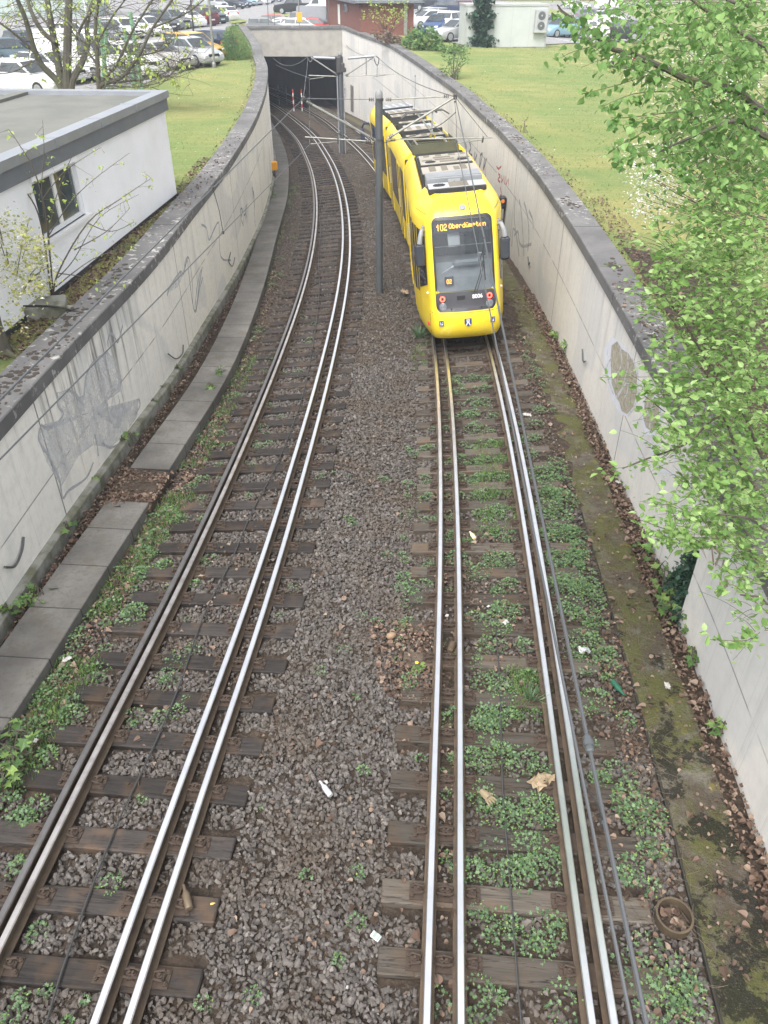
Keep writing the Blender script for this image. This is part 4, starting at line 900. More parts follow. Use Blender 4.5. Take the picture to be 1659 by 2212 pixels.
    part(led, 'display_text', MT['amber'], M1, parent=dp)
    b2 = MB(); b2.box((-.37, .40, 1.62), (.22, .06, .20), bev=.015); bx = part(b2, 'number_display', MT['black'], M1)
    led = MB(); q0 = Vector((-.37,.362,1.575)); dv = Vector((0,0,1)); text('02', -.055, 0, .0105, .0145, 1); part(led, 'display_text', MT['amber'], M1, parent=bx)
    # lights on the lower panel
    for s in (-.56, .56):
        p = surf(s, 1.27, .02); n = (surf(s, 1.27, .1)-surf(s, 1.27)).normalized(); q = n.to_track_quat('Z', 'Y').to_matrix().to_4x4()
        m = MB(); m.lathe([(.085,-.01),(.085,.004),(.07,.008)], 16, 0, Matrix.Translation(p) @ q); tl = part(m, 'tail_light', MT['black'], M1)
        m = MB()
        for k in range(12):
            a = k*math.pi/6; m.lathe([(.016,0),(.016,.006),(.008,.010)], 6, 0, Matrix.Translation(p+n*.008) @ q @ Matrix.Translation((.052*math.cos(a), .052*math.sin(a), 0)))
        part(m, 'lit_ring', MT['red'], M1, parent=tl)
        p = surf(s, 1.10, .012); m = MB(); m.lathe([(.09,-.01),(.09,.004),(.075,.010)], 14, 0, Matrix.Translation(p) @ q); m.lathe([(.05,.008),(.04,.014)], 12, 0, Matrix.Translation(p) @ q); part(m, 'headlight', plain('headlight_lens', (.20,.21,.23), .2, .2, (.12,.125,.14), 8), M1)
    m = MB(); m.box(surf(-.12, 1.28, .016), (.19, .012, .10)); m.box(surf(-.36,1.04,.02), (.03,.02,.03)); m.box(surf(.36,1.04,.02), (.03,.02,.03)); part(m, 'hatch', MT['rubber'], M1)
    m = MB(); m.tube([surf(.16, 1.28, .03), surf(.36, 1.75, .04), surf(.44, 2.0, .035)], .010, 5); m.tube([surf(.22, 1.27, .03), surf(.40, 1.72, .045), surf(.47, 1.98, .04)], .008, 5); m.tube([surf(.46, 2.18, .02), surf(.48, 1.6, .02)], .012, 5); part(m, 'wiper', MT['rubber'], M1)
    def label3d(text_, p, size, mat, rx, parent, name, rz=0):
        cu_ = bpy.data.curves.new(name, 'FONT'); cu_.body = text_; cu_.size = size; cu_.extrude = .001; cu_.align_x = 'CENTER'; cu_.align_y = 'CENTER'; cu_.offset = size*.018
        ob = bpy.data.objects.new('tmp', cu_); C.objects.link(ob); dg = bpy.context.evaluated_depsgraph_get(); me = bpy.data.meshes.new_from_object(ob.evaluated_get(dg)); bpy.data.objects.remove(ob)
        me.name = name; me.materials.clear(); me.materials.append(mat); me.transform(M1 @ Matrix.Translation(p) @ Matrix.Rotation(rz, 4, 'Z') @ Matrix.Rotation(rx, 4, 'X')); return link(me, name, parent)
    label3d('8006', surf(.27, 1.285, .034), .125, MT['signwhite'], math.radians(75), tram, 'fleet_number', .10)
    # stickers, crest, marker lamps on the bumper
    m = MB(); c = surf(.02, .74, .006); pts = [(-.085,.09),(.085,.09),(.085,-.03),(.05,-.075),(0,-.10),(-.05,-.075),(-.085,-.03)]; m.poly([c+Vector((x, 0, z)) for x, z in pts]); cr = part(m, 'crest', MT['blue'], M1)
    m = MB()
    for P in ([(-.06,-.07),(-.025,.0),(.0,.0),(-.035,-.075)], [(.06,-.07),(.025,.0),(.0,.0),(.035,-.075)], [(-.03,.0),(-.04,.075),(-.022,.075),(-.012,.02),(.012,.02),(.022,.075),(.04,.075),(.03,.0)], [(-.012,.045),(-.012,.075),(.012,.075),(.012,.045)]): m.poly([c+Vector((x, -.004, z)) for x, z in P])
    part(m, 'emblem', MT['signwhite'], M1, parent=cr)
    for s in (-.62, .62):
        c = surf(s, .74, .010); d = .18*s; rz = Matrix.Rotation(d, 3, 'Z'); m = MB(); m.poly([c+rz @ Vector((x, 0, z)) for x, z in ((-.055,-.065),(.055,-.065),(.055,.065),(-.055,.065))]); st = part(m, 'sticker', MT['blue'], M1)
        m = MB()
        for P in ([(-.03,-.04),(-.03,.04),(-.018,.04),(-.018,-.04)], [(-.005,-.04),(.012,.02),(.024,-.005),(.036,-.04)], [(.02,.02),(.02,.04),(.035,.04),(.035,.02)]): m.poly([c+rz @ Vector((x, -.004, z)) for x, z in P])
        part(m, 'emblem', MT['signwhite'], M1, parent=st)
    for s, z, mt_ in ((-1.04, .62, 'redp'), (-1.02, 1.33, 'signwhite'), (1.04, 1.33, 'signwhite')): m = MB(); m.box(surf(s, z, .01), (.05, .05, .11 if mt_ == 'redp' else .05), bev=.012); part(m, 'marker_lamp', MT[mt_], M1)
    m = MB()
    for s in (-.98, .98): m.tube([surf(s, z, .001) for z in (.30,.45,.6,.75,.9)], .006, 4)
    m.tube([surf(s, .955, .001) for s in [-.98+.098*i for i in range(21)]], .006, 4)
    for s in (-.50, .58): m.tube([surf(s, z, .001) for z in (3.0,3.05,3.1,3.15,3.2,3.24,3.28,3.31)], .006, 4)
    m.tube([surf(-1.6+.16*i, 2.99, .001) for i in range(21)], .006, 4); part(m, 'panel_seam', MT['rubber'], M1)
    p = surf(.05, 3.10, .012); q = (surf(.05,3.1,.1)-surf(.05,3.1)).normalized().to_track_quat('Z','Y').to_matrix().to_4x4(); m = MB(); m.lathe([(.075,-.02),(.075,.006),(.06,.01)], 16, 0, Matrix.Translation(p) @ q); part(m, 'roof_lamp', MT['grey'], M1)
    # cab side windows and mirrors
    for sg in (-1, 1):
        m = patch_(1.0*sg, 1.40*sg, 1.2, 2.55, .010, 0, 6, 6, zf=lambda s, t: 1.52-.62*(abs(s)-1.0)+(2.62+.02*(abs(s)-1)-(1.52-.62*(abs(s)-1.0)))*t); part(m, 'cab_side_window', MT['tglass'], M1)
        a = surf(1.02*sg, 2.66, .0); m = MB(); e = a+Vector((.13*sg, -.26, -.24)); m.box(a+Vector((.02*sg,0,-.02)), (.08,.14,.26), bev=.03); m.tube([a, a+Vector((.06*sg,-.14,.03)), a+Vector((.11*sg,-.25,-.10)), e], [.035,.05,.055,.06], 8); mi = part(m, 'mirror_arm', MT['grey'], M1, smooth=True)
        m = MB(); m.box(e+Vector((0,.02,-.26)), (.24,.13,.52), bev=.045); part(m, 'mirror', plain('mirror_shell', (.04,.045,.055), .45), M1, parent=mi)
    # body sections along the train
    prof = [(1.10,.28),(1.15,.5),(1.15,2.75),(1.14,2.82),(1.11,2.93),(1.05,3.04),(.96,3.14),(.87,3.215),(.82,3.23),(.80,3.20),(.80,3.06)]
    def section(M, u0, u1, first):
        m = MB(); full = [(-w, z) for w, z in prof]+[(w, z) for w, z in reversed(prof)]; a = m.add([(w, u0, z) for w, z in full]); b = m.add([(w, u1, z) for w, z in full]); n = len(full)
        for i in range(n-1): m.face((a+i, a+i+1, b+i+1, b+i))
        m.face([a+i for i in range(n)]); m.face([b+i for i in range(n)]); part(m, 'body_section', MT['yellow'], M, smooth=True)
        m = MB(); m.box((0, (u0+u1)/2, 3.045), (1.58, u1-u0-.02, .02)); part(m, 'roof_deck', MT['olive'], M)
        m = MB(); m.box((0, (u0+u1)/2, .24), (1.9, u1-u0-.1, .22)); part(m, 'underframe', MT['under'], M)
    def windows(M, spans, z0=1.12, z1=2.70):
        for sg in (-1, 1):
            for a, b in spans:
                m = MB(); m.box((1.149*sg, (a+b)/2, (z0+z1)/2), (.016, b-a, z1-z0)); part(m, 'side_window', MT['tglass'], M)
    def door(M, a, b):
        for sg in (-1, 1):
            m = MB(); x = 1.152*sg
            for q in (a, (a+b)/2-.03, (a+b)/2+.03, b): m.box((x, q, 1.50), (.018, .05, 2.30))
            m.box((x, (a+b)/2, 2.66), (.018, b-a, .06)); d = part(m, 'door', MT['yellow'], M)
            m = MB(); m.box((1.148*sg, (a+b)/2, 1.50), (.016, b-a-.02, 2.28)); part(m, 'door_glass', MT['tglass'], M, parent=d)
            m = MB(); m.box((1.175*sg, (a+b)/2+.12, 1.55), (.02, .03, .6)); part(m, 'handle', MT['alu'], M, parent=d)
    section(M1, 2.6, L1-.32, True); section(M2, .32, L2-.32, False); section(M3, .32, L3-1.6, False)
    for sg in (-1, 1):                                   # narrow driver door behind the cab window
        m = MB()
        for s in (1.42, 1.60, 1.80):
            patch_((s-.016)*sg, (s+.016)*sg, .45, 2.66, .011, 0, 1, 8, m)
        d = part(m, 'door', MT['yellow'], M1)
        m = MB(); patch_(1.44*sg, 1.59*sg, 1.15, 2.64, .008, 0, 3, 4, m); patch_(1.61*sg, 1.79*sg, 1.10, 2.64, .008, 0, 3, 4, m); part(m, 'door_glass', MT['tglass'], M1, parent=d)
        part(patch_(1.83*sg, 2.38*sg, 1.12, 2.70, .007, 0, 5, 4), 'side_window', MT['tglass'], M1)
    windows(M1, [(2.6,5.0),(6.5,L1-.4)]); door(M1, 5.05, 6.45); windows(M2, [(.4,1.6),(3.1,6.5),(8.0,L2-.4)]); door(M2, 1.65, 3.05); door(M2, 6.55, 7.95); windows(M3, [(.4,2.3),(3.8,L3-1.9)]); door(M3, 2.35, 3.75)
    # far cab end (tapered)
    m = MB(); full = [(-w, z) for w, z in prof]+[(w, z) for w, z in reversed(prof)]; ra = []
    for u, k, dz in ((L3-1.6, 1, 0), (L3-.7, .93, 0), (L3-.1, .80, -.10), (L3+.15, .68, -.3)): ra.append(m.add([(w*k, u, z if z < 2.6 else z+dz) for w, z in full]))
    for r_ in range(3):
        for i in range(len(full)-1): m.face((ra[r_]+i, ra[r_]+i+1, ra[r_+1]+i+1, ra[r_+1]+i))
    m.face([ra[3]+i for i in range(len(full))]); part(m, 'body_section', MT['yellow'], M3, smooth=True)
    m = MB(); m.box((0, L3-.9, 3.06), (1.5, 1.3, .03)); part(m, 'roof_deck', MT['olive'], M3)
    a = Vector((-1.12, L3-.5, 2.5)); m = MB(); m.tube([a, a+Vector((-.25,.2,0)), a+Vector((-.36,.3,-.2))], .05, 7); m.box(a+Vector((-.36,.3,-.5)), (.22,.13,.55), bev=.04); part(m, 'mirror', plain('mirror_far', (.03,.04,.09), .4), M3)
    for M, u in ((M2, 0.0), (M3, 0.0)):
        m = MB(); m.box((0, u, 1.65), (2.06, .70, 2.75)); 
        for q in (-.2,-.07,.07,.2): m.box((0, u+q, 1.66), (2.14, .05, 2.8), bev=.02)
        m.box((0, u, 3.06), (1.5, .6, .06)); part(m, 'bellows', MT['rubber'], M)
    for M, us in ((M1, (1.9, 3.4, 7.8)), (M2, (4.2, 5.6)), (M3, (1.6, 5.6))):
        for u in us:
            m = MB()
            for sg in (-1, 1): m.lathe([(.28,-.05),(.29,.05)], 14, 0, Matrix.Translation((.535*sg, u, .30)) @ Matrix.Rotation(math.pi/2, 4, 'Y'))
            part(m, 'wheelset', MT['under'], M)
    # roof equipment: (kind, u0, u1, top, width)
    def rbox(M, u0, u1, z1, w, mat, stripes=(), smat='taupe', fans=(), z0=3.055, name='roof_unit', base='under'):
        m = MB(); m.box((0, (u0+u1)/2, (z0+z1)/2), (w, u1-u0, z1-z0), bev=.02); r_ = part(m, name, MT[base], M)
        m = MB(); m.box((0, (u0+u1)/2, z1+.006), (w-.03, u1-u0-.03, .012)); part(m, 'lid', MT[mat], M, parent=r_)
        if stripes:
            for x0, x1, v0, v1 in stripes: m = MB(); m.box(((x0+x1)/2*w, u0+(v0+v1)/2*(u1-u0), z1+.015), ((x1-x0)*w, (v1-v0)*(u1-u0), .006)); part(m, 'anti_slip_patch', MT[smat], M, parent=r_)
        for fx, fv in fans:
            m = MB(); c = (fx*w, u0+fv*(u1-u0), z1+.012); m.lathe([(.15,0),(.15,.012),(.13,.02),(.04,.012)], 18, 0, Matrix.Translation(c))
            for k in range(8): a = k*math.pi/4; m.box((c[0]+.08*math.cos(a), c[1]+.08*math.sin(a), c[2]+.02), (.13,.018,.006), rot=Matrix.Rotation(a, 3, 'Z'))
            part(m, 'fan', MT['rubber'], M, parent=r_)
        return r_
    rbox(M1, 1.62, 2.32, 3.42, 1.40, 'lgrey', [(-.13,.20,.1,.95)], fans=[(-.30,.5)], z0=3.30)
    rbox(M1, 2.62, 3.40, 3.50, 1.40, 'grey', base='grey'); m = MB(); m.box((0, 2.605, 3.38), (.30,.02,.14)); part(m, 'warning_plate', MT['lgrey'], M1); m = MB(); m.poly([(-.03,2.59,3.35),(.03,2.59,3.35),(0,2.59,3.41)]); part(m, 'warning_sign', MT['black'], M1)
    rbox(M1, 3.65, 4.75, 3.44, 1.50, 'beige', [(-.36,-.24,.25,1),(-.14,-.03,.25,1),(.08,.18,.25,.75),(.20,.31,.25,1)])
    rbox(M1, 5.15, 6.85, 3.44, 1.46, 'beige', [(-.12,.22,.12,.28),(-.2,.18,.36,.50),(-.45,-.25,.36,.46),(.25,.48,.38,.5),(-.22,.12,.58,.72),(-.40,-.28,.78,.95),(-.16,-.04,.8,.96),(.10,.24,.8,.96),(.34,.44,.8,.96)], fans=[(-.30,.2),(.32,.24)])
    rbox(M1, 6.98, 7.4, 3.36, 1.40, 'beige', [(-.42,-.32,.1,.9),(-.2,-.1,.1,.9),(.02,.12,.1,.9),(.25,.38,.1,.9)])
    m = MB()
    for i in range(5):
        x = -.6+.3*i; m.lathe([(.13,0),(.13,.06),(.09,.11),(.02,.13)], 12, 0, Matrix.Translation((x, 7.95, 3.06)))
    for x in (-.55,-.2,.2,.55): m.tube([(x,7.6,3.12),(x+.05,8.0,3.26),(x,8.5,3.14),(x,9.2,3.12)], .03, 6)
    m.tube([(-.7,8.3,3.22),(.7,8.35,3.22)], .03, 6); m.tube([(-.7,8.6,3.18),(.7,8.55,3.2)], .02, 6); part(m, 'roof_cabling', MT['grey'], M1)
    for M, us in ((M1, [2.42,2.5,3.47,3.55,4.85,4.95,5.05,6.92,7.5,7.58,8.6,8.75,8.9]), (M2, [3.2,4.06,4.12,5.3,5.4,5.5,6.5,6.6,6.7,7.9,8.0,8.1]), (M3, [.5,1.5,2.5,3.52,3.65,3.78,4.82,4.95,6.05])):
        m = MB()
        for u in us: m.box((0, u, 3.16), (1.5, .04, .16))
        part(m, 'roof_slats', MT['under'], M)
    m = MB()
    for sg in (-1, 1): m.box((.74*sg, L1/2+1, 3.14), (.03, L1-3.0, .18))
    part(m, 'roof_rail', MT['under'], M1)
    m = MB(); m.box((0, 3.05, 3.09), (1.5, .05, .12)); m.box((0, .9, 3.2), (1.56, .05, .32)); m.box((-.77, 1.9, 3.2), (.03, 2.2, .3)); m.box((.77, 1.9, 3.2), (.03, 2.2, .3))
    for x, u in ((-.45,1.2),(.25,1.25),(.5,2.8),(-.5,2.8)): m.lathe([(.05,0),(.07,.03),(.05,.06),(.07,.09),(.05,.12),(.07,.15),(.03,.2)], 8, 0, Matrix.Translation((x,u,3.06)))
    part(m, 'pantograph_tray', MT['olive'], M2)
    pb = MB(); pb.tube([(-.5,1.2,3.28),(.5,1.2,3.28)], .03, 6); pb.tube([(-.5,2.8,3.28),(.5,2.8,3.28)], .03, 6); pb.tube([(-.5,1.2,3.28),(-.5,2.8,3.28)], .03, 6); pb.tube([(.5,1.2,3.28),(.5,2.8,3.28)], .03, 6); pn = part(pb, 'pantograph', MT['tube'], M2, smooth=True)
    m = MB(); m.tube([(.06,2.6,3.32),(.0,1.4,3.62)], .055, 8); m.tube([(.20,2.6,3.30),(.12,1.5,3.56)], .03, 6); m.tube([(0,1.4,3.62),(-.28,3.4,4.02)], .03, 6); m.tube([(0,1.4,3.62),(.28,3.4,4.02)], .03, 6); part(m, 'pantograph_arm', MT['tube'], M2, parent=pn, smooth=True)
    m = MB()
    for u in (3.2, 3.36, 3.52): m.tube([(-.85,u,3.92),(-.62,u,4.06),(.62,u,4.06),(.85,u,3.92)], .022, 6)
    for x in (-.4, .4): m.box((x, 3.36, 4.02), (.05,.42,.05))
    part(m, 'pantograph_head', MT['wiredark'], M2, parent=pn)
    rbox(M2, 3.35, 4.0, 3.30, 1.40, 'beige', [(-.4,-.25,.1,.9),(-.1,.05,.1,.9),(.2,.35,.1,.9)]); rbox(M2, 4.2, 5.2, 3.42, 1.42, 'beige', [(-.4,-.28,.2,1),(-.15,-.03,.2,1),(.1,.22,.2,1)]); rbox(M2, 5.6, 6.4, 3.36, 1.2, 'lgrey', [], base='olive')
    m = MB()
    for x in (-.5,-.2,.15,.5): m.tube([(x,6.5,3.1),(x+.05,7.2,3.28),(x,8.0,3.14),(x,9.0,3.10)], .03, 6)
    for x in (-.4,.1,.5): m.lathe([(.1,0),(.1,.12),(.05,.18)], 10, 0, Matrix.Translation((x,8.6,3.06)))
    part(m, 'roof_cabling', MT['olive'], M2)
    rbox(M2, 7.3, 7.8, 3.36, 1.3, 'beige', [(-.4,-.2,.1,.9),(.1,.3,.1,.9)])
    for i, u in enumerate((.6, 1.6, 2.6, 3.9, 5.1)): rbox(M3, u, u+.85, 3.34+.04*(i % 2), 1.42, 'lgrey' if i > 1 else 'beige', [(-.44,-.30,.1,.9),(-.2,-.06,.1,.9),(.04,.18,.1,.9),(.28,.42,.1,.9)], 'grey' if i > 1 else 'taupe')
    return tram
build_tram()
# ------------------------------------------------------------------ overhead line: two masts and the wires
def mast(Y, pole, rad, label):
    bx, topx = pole; base = att(*bx, -.2); top = aty(*topx, base.y)
    r = thing('catenary_mast', label, 'mast', base, 0, 'catenary masts between the tracks'); L = top.z-base.z
    m = MB(); m.lathe([(rad*.98, -.3), (rad, .02), (rad, L-.10)], 10); 
    for a in (0, math.pi): m.box((math.cos(a)*rad, 0, L/2-.1), (.012, .05, L-.3))
    m.build('pole', MT['steel'], r, smooth=True)
    m = MB(); m.lathe([(rad*1.06, L-.12), (rad*1.06, L-.05), (rad*.9, L+.03), (rad*.45, L+.08)], 12); m.build('cap', MT['cap'], r, smooth=True)
    return r, base, base.y
def arm(r, base, name, pts, rad, mat, n=7):
    m = MB(); m.tube([Vector(p)-base for p in pts], rad, n); return m.build(name, mat, r, smooth=True)
def clampring(r, base, p, d, n=3, rad=.045):
    m = MB(); p = Vector(p)-base; d = Vector(d).normalized(); q = d.to_track_quat('Z', 'Y').to_matrix().to_4x4()
    for k in range(n): m.lathe([(.02, -.015), (rad, -.01), (rad, .01), (.02, .015)], 8, 0, Matrix.Translation(p+d*(k*.05)) @ q)
    return m.build('insulator', MT['insul'], r)
m1, b1, Y1 = mast(22.73, ((820,632),(819,201)), .098, 'grey tubular catenary mast standing left of the yellow tram')
A = lambda x, y: aty(x, y, Y1)
pL, pR = A(655,213), A(983,209)
arm(m1, b1, 'top_tube', [A(832,215), A(965,208)], .020, MT['tube']); arm(m1, b1, 'strut', [A(838,299), pR], .034, MT['tube'])
arm(m1, b1, 'registration_tube', [A(834,302), A(1064,297)], .020, MT['tube']); arm(m1, b1, 'steady_arm', [A(1042,302), A(988,309)], .014, MT['tube'])
arm(m1, b1, 'top_stay', [pL, A(806,215)], .009, MT['wire']); arm(m1, b1, 'strut', [A(812,303), A(662,219)], .034, MT['tube'])
arm(m1, b1, 'registration_tube', [A(659,296), A(808,306)], .020, MT['tube']); arm(m1, b1, 'steady_arm', [A(730,306), A(671,311)], .014, MT['tube'])
arm(m1, b1, 'hanger', [pR, A(1053,296)], .007, MT['wiredark']); arm(m1, b1, 'bracket', [A(1044,295), A(1042,308)], .025, MT['insul']); arm(m1, b1, 'bracket', [A(730,297), A(730,311)], .025, MT['insul'])
arm(m1, b1, 'hanger', [A(671,214), A(669,300)], .006, MT['wire'])
for p, d in ((A(836,215), (1,0,0)), (A(960,208), (1,0,0)), (A(842,296), (1,0,.6)), (A(806,215), (-1,0,0)), (A(806,300), (-1,0,.6)), (A(845,302), (1,0,0)), (A(800,305), (-1,0,0)), (A(666,221), (1,0,-.6))): clampring(m1, b1, p, d)
m = MB(); m.box(pR-b1, (.10, .10, .14), bev=.02); m.box(pL-b1, (.12, .10, .12), bev=.02)
for z in (302, 215): m.lathe([(.108, -.03), (.108, .03)], 12, 0, Matrix.Translation(A(820, z)-b1))
m.build('clamp', MT['insul'], m1)
arm(m1, b1, 'feeder_cable', sm_path([A(985,242)+Vector((0,0,0)), A(950,270), A(900,291), A(850,303), A(820,311), A(790,309), A(740,293), A(700,270), A(678,250)]), .011, MT['wiredark'])
m2, b2, Y2 = mast(51.7, ((740,329),(736,114)), .115, 'grey lattice-like mast with two tubular arms in front of the tunnel mouth')
B = lambda x, y: aty(x, y, Y2)
qL, qR = B(665,122), B(814,121)
for a, b in ((B(677,124), B(724,126)), (B(752,126), B(808,121))): arm(m2, b2, 'top_tube', [a, b], .075, MT['zinc'])
arm(m2, b2, 'strut', [B(672,124), B(728,161)], .04, MT['tube']); arm(m2, b2, 'strut', [B(808,123), B(746,164)], .035, MT['tube'])
arm(m2, b2, 'registration_tube', [B(667,163), B(725,165)], .03, MT['tube']); arm(m2, b2, 'registration_tube', [B(748,165), B(852,160)], .022, MT['tube'])
arm(m2, b2, 'steady_arm', [B(699,167), B(668,171)], .022, MT['tube']); arm(m2, b2, 'steady_arm', [B(839,161), B(806,166)], .016, MT['tube'])
for p, d in ((B(724,126), (-1,0,0)), (B(752,126), (1,0,0)), (B(748,163), (1,0,.5)), (B(726,160), (-1,0,.5))): clampring(m2, b2, p, d, 3, .07)
m = MB(); m.box(B(737,146)-b2, (.42, .35, .5), bev=.05); m.box(B(732,140)-b2, (.3, .4, .9), bev=.05); m.box(B(738,151)-b2, (.55, .3, .25), bev=.05); m.build('tension_gear', MT['insul'], m2)
m = MB(); m.box((-.20, 0, 2.1), (.07, .07, 4.4)); m.box((.19, 0, 1.9), (.05, .05, 4.0)); m.build('cable_conduit', MT['zinc'], m2)
arm(m2, b2, 'jumper_cable', sm_path([B(813,122), B(818,126), B(818,134), B(815,141), B(811,136), B(808,126)]), .03, plain('cable_sheath', (.09,.09,.13), .6))
arm(m2, b2, 'jumper_cable', sm_path([B(664,124), B(668,132), B(672,133), B(675,126)]), .03, MT['wire'])
arm(m2, b2, 'hanger', [B(791,126), B(791,163)], .02, MT['wiredark']); arm(m2, b2, 'hanger', [B(815,140), B(814,167)], .015, MT['wiredark'])
def wire(name, pts, r, label, mat='wire'):
    m = MB(); m.tube(pts, r, 6); return tag(m.build(name, MT[mat], smooth=True), label, 'wire')
def sag(a, b, s, n=14): return [a.lerp(b, i/n)-Vector((0,0,s*4*(i/n)*(1-i/n))) for i in range(n+1)]
LF_ = lambda x, y, Y: aty(x, y, Y)
# left track
n1, n2 = aty(0, 863, 5.2), aty(0, 992, 5.0); e1, e2 = n1+(n1-pL)*.35, n2+(n2-A(670,311))*.35
wire('messenger_wire', sag(e1, pL, .0)+sag(pL, aty(663,150,40), .0)[1:]+sag(aty(663,150,40), qL, .0)[1:], .0095, 'thick overhead wire crossing the coping above the slab walkway')
wire('contact_wire', sag(e2, A(669,312), .0)+sag(A(669,312), B(668,171), .02)[1:], .0075, 'lower overhead wire above the curved track, crossing the graffiti wall')
wire('messenger_wire', sag(qL, aty(590,125,80), .55), .022, 'sagging wire from the far mast into the tunnel mouth'); wire('contact_wire', sag(B(668,168), aty(596,140,80), .05), .018, 'thin wire descending from the far mast into the dark tunnel')
# right track
f1, f2 = aty(1400,2230,1.5), aty(1368,2230,1.35)
wire('messenger_wire', sag(f1, pR, .0)+sag(pR, qR, .25)[1:], .013, 'thick stranded overhead wire ending lower than the tram windscreen')
wire('contact_wire', sag(f2, aty(1246,1620,2.62), 0)+sag(aty(1246,1620,2.62), A(986,309), .0)[1:]+sag(A(986,309), B(806,167), .02)[1:], .009, 'thin contact wire above the tram track running over the windscreen')
wire('messenger_wire', sag(qR, aty(745,95,81), .3, 8), .015, 'wire from the far mast to the portal top')
def dropper(a, b, label): 
    m = MB(); m.tube([a, (a+b)/2+Vector((.02,0,0)), b], .006, 5)
    for p in (a, b): m.box(p, (.035, .05, .05), bev=.008)
    tag(m.build('dropper', MT['wiredark']), label, 'dropper', 'droppers between overhead wires')
def lp(a, b, Y): t = (Y-a.y)/(b.y-a.y); return a.lerp(b, t)
dropper(lp(e1, pL, 12.4), lp(e2, A(669,312), 12.6), 'short dark dropper hanging before the graffiti wall')
dropper(lp(pL, qL, 30), lp(A(669,312), B(668,171), 30), 'dropper hanging over the curve left of the grey mast')
dropper(lp(f1, pR, 12.2), lp(f2, A(986,309), 12.3), 'dropper hanging before the tram windscreen')
dropper(lp(f1, pR, 2.55)+Vector((0,0,-.03)), lp(f2, A(986,309), 2.55), 'clamp dropper close above the tram rails, nearest one')
dropper(pR-Vector((0,0,.12)), A(986,309), 'dark dropper hanging at the arm tip over the tram roof')
dropper(lp(pR, qR, 33), lp(A(986,309), B(806,167), 33), 'dropper hanging above the pantograph')
m = MB(); p = lp(f1, pR, 3.05); d = (pR-f1).normalized(); q = d.to_track_quat('Z', 'Y').to_matrix().to_4x4(); m.lathe([(.018,-.06),(.026,-.05),(.026,.05),(.018,.06)], 10, 0, Matrix.Translation(p) @ q); m.lathe([(.034,-.02),(.034,.02)], 10, 0, Matrix.Translation(p) @ q)
tag(m.build('wire_clamp', MT['steel']), 'bolted sleeve clamp on the thick stranded overhead wire', 'clamp')
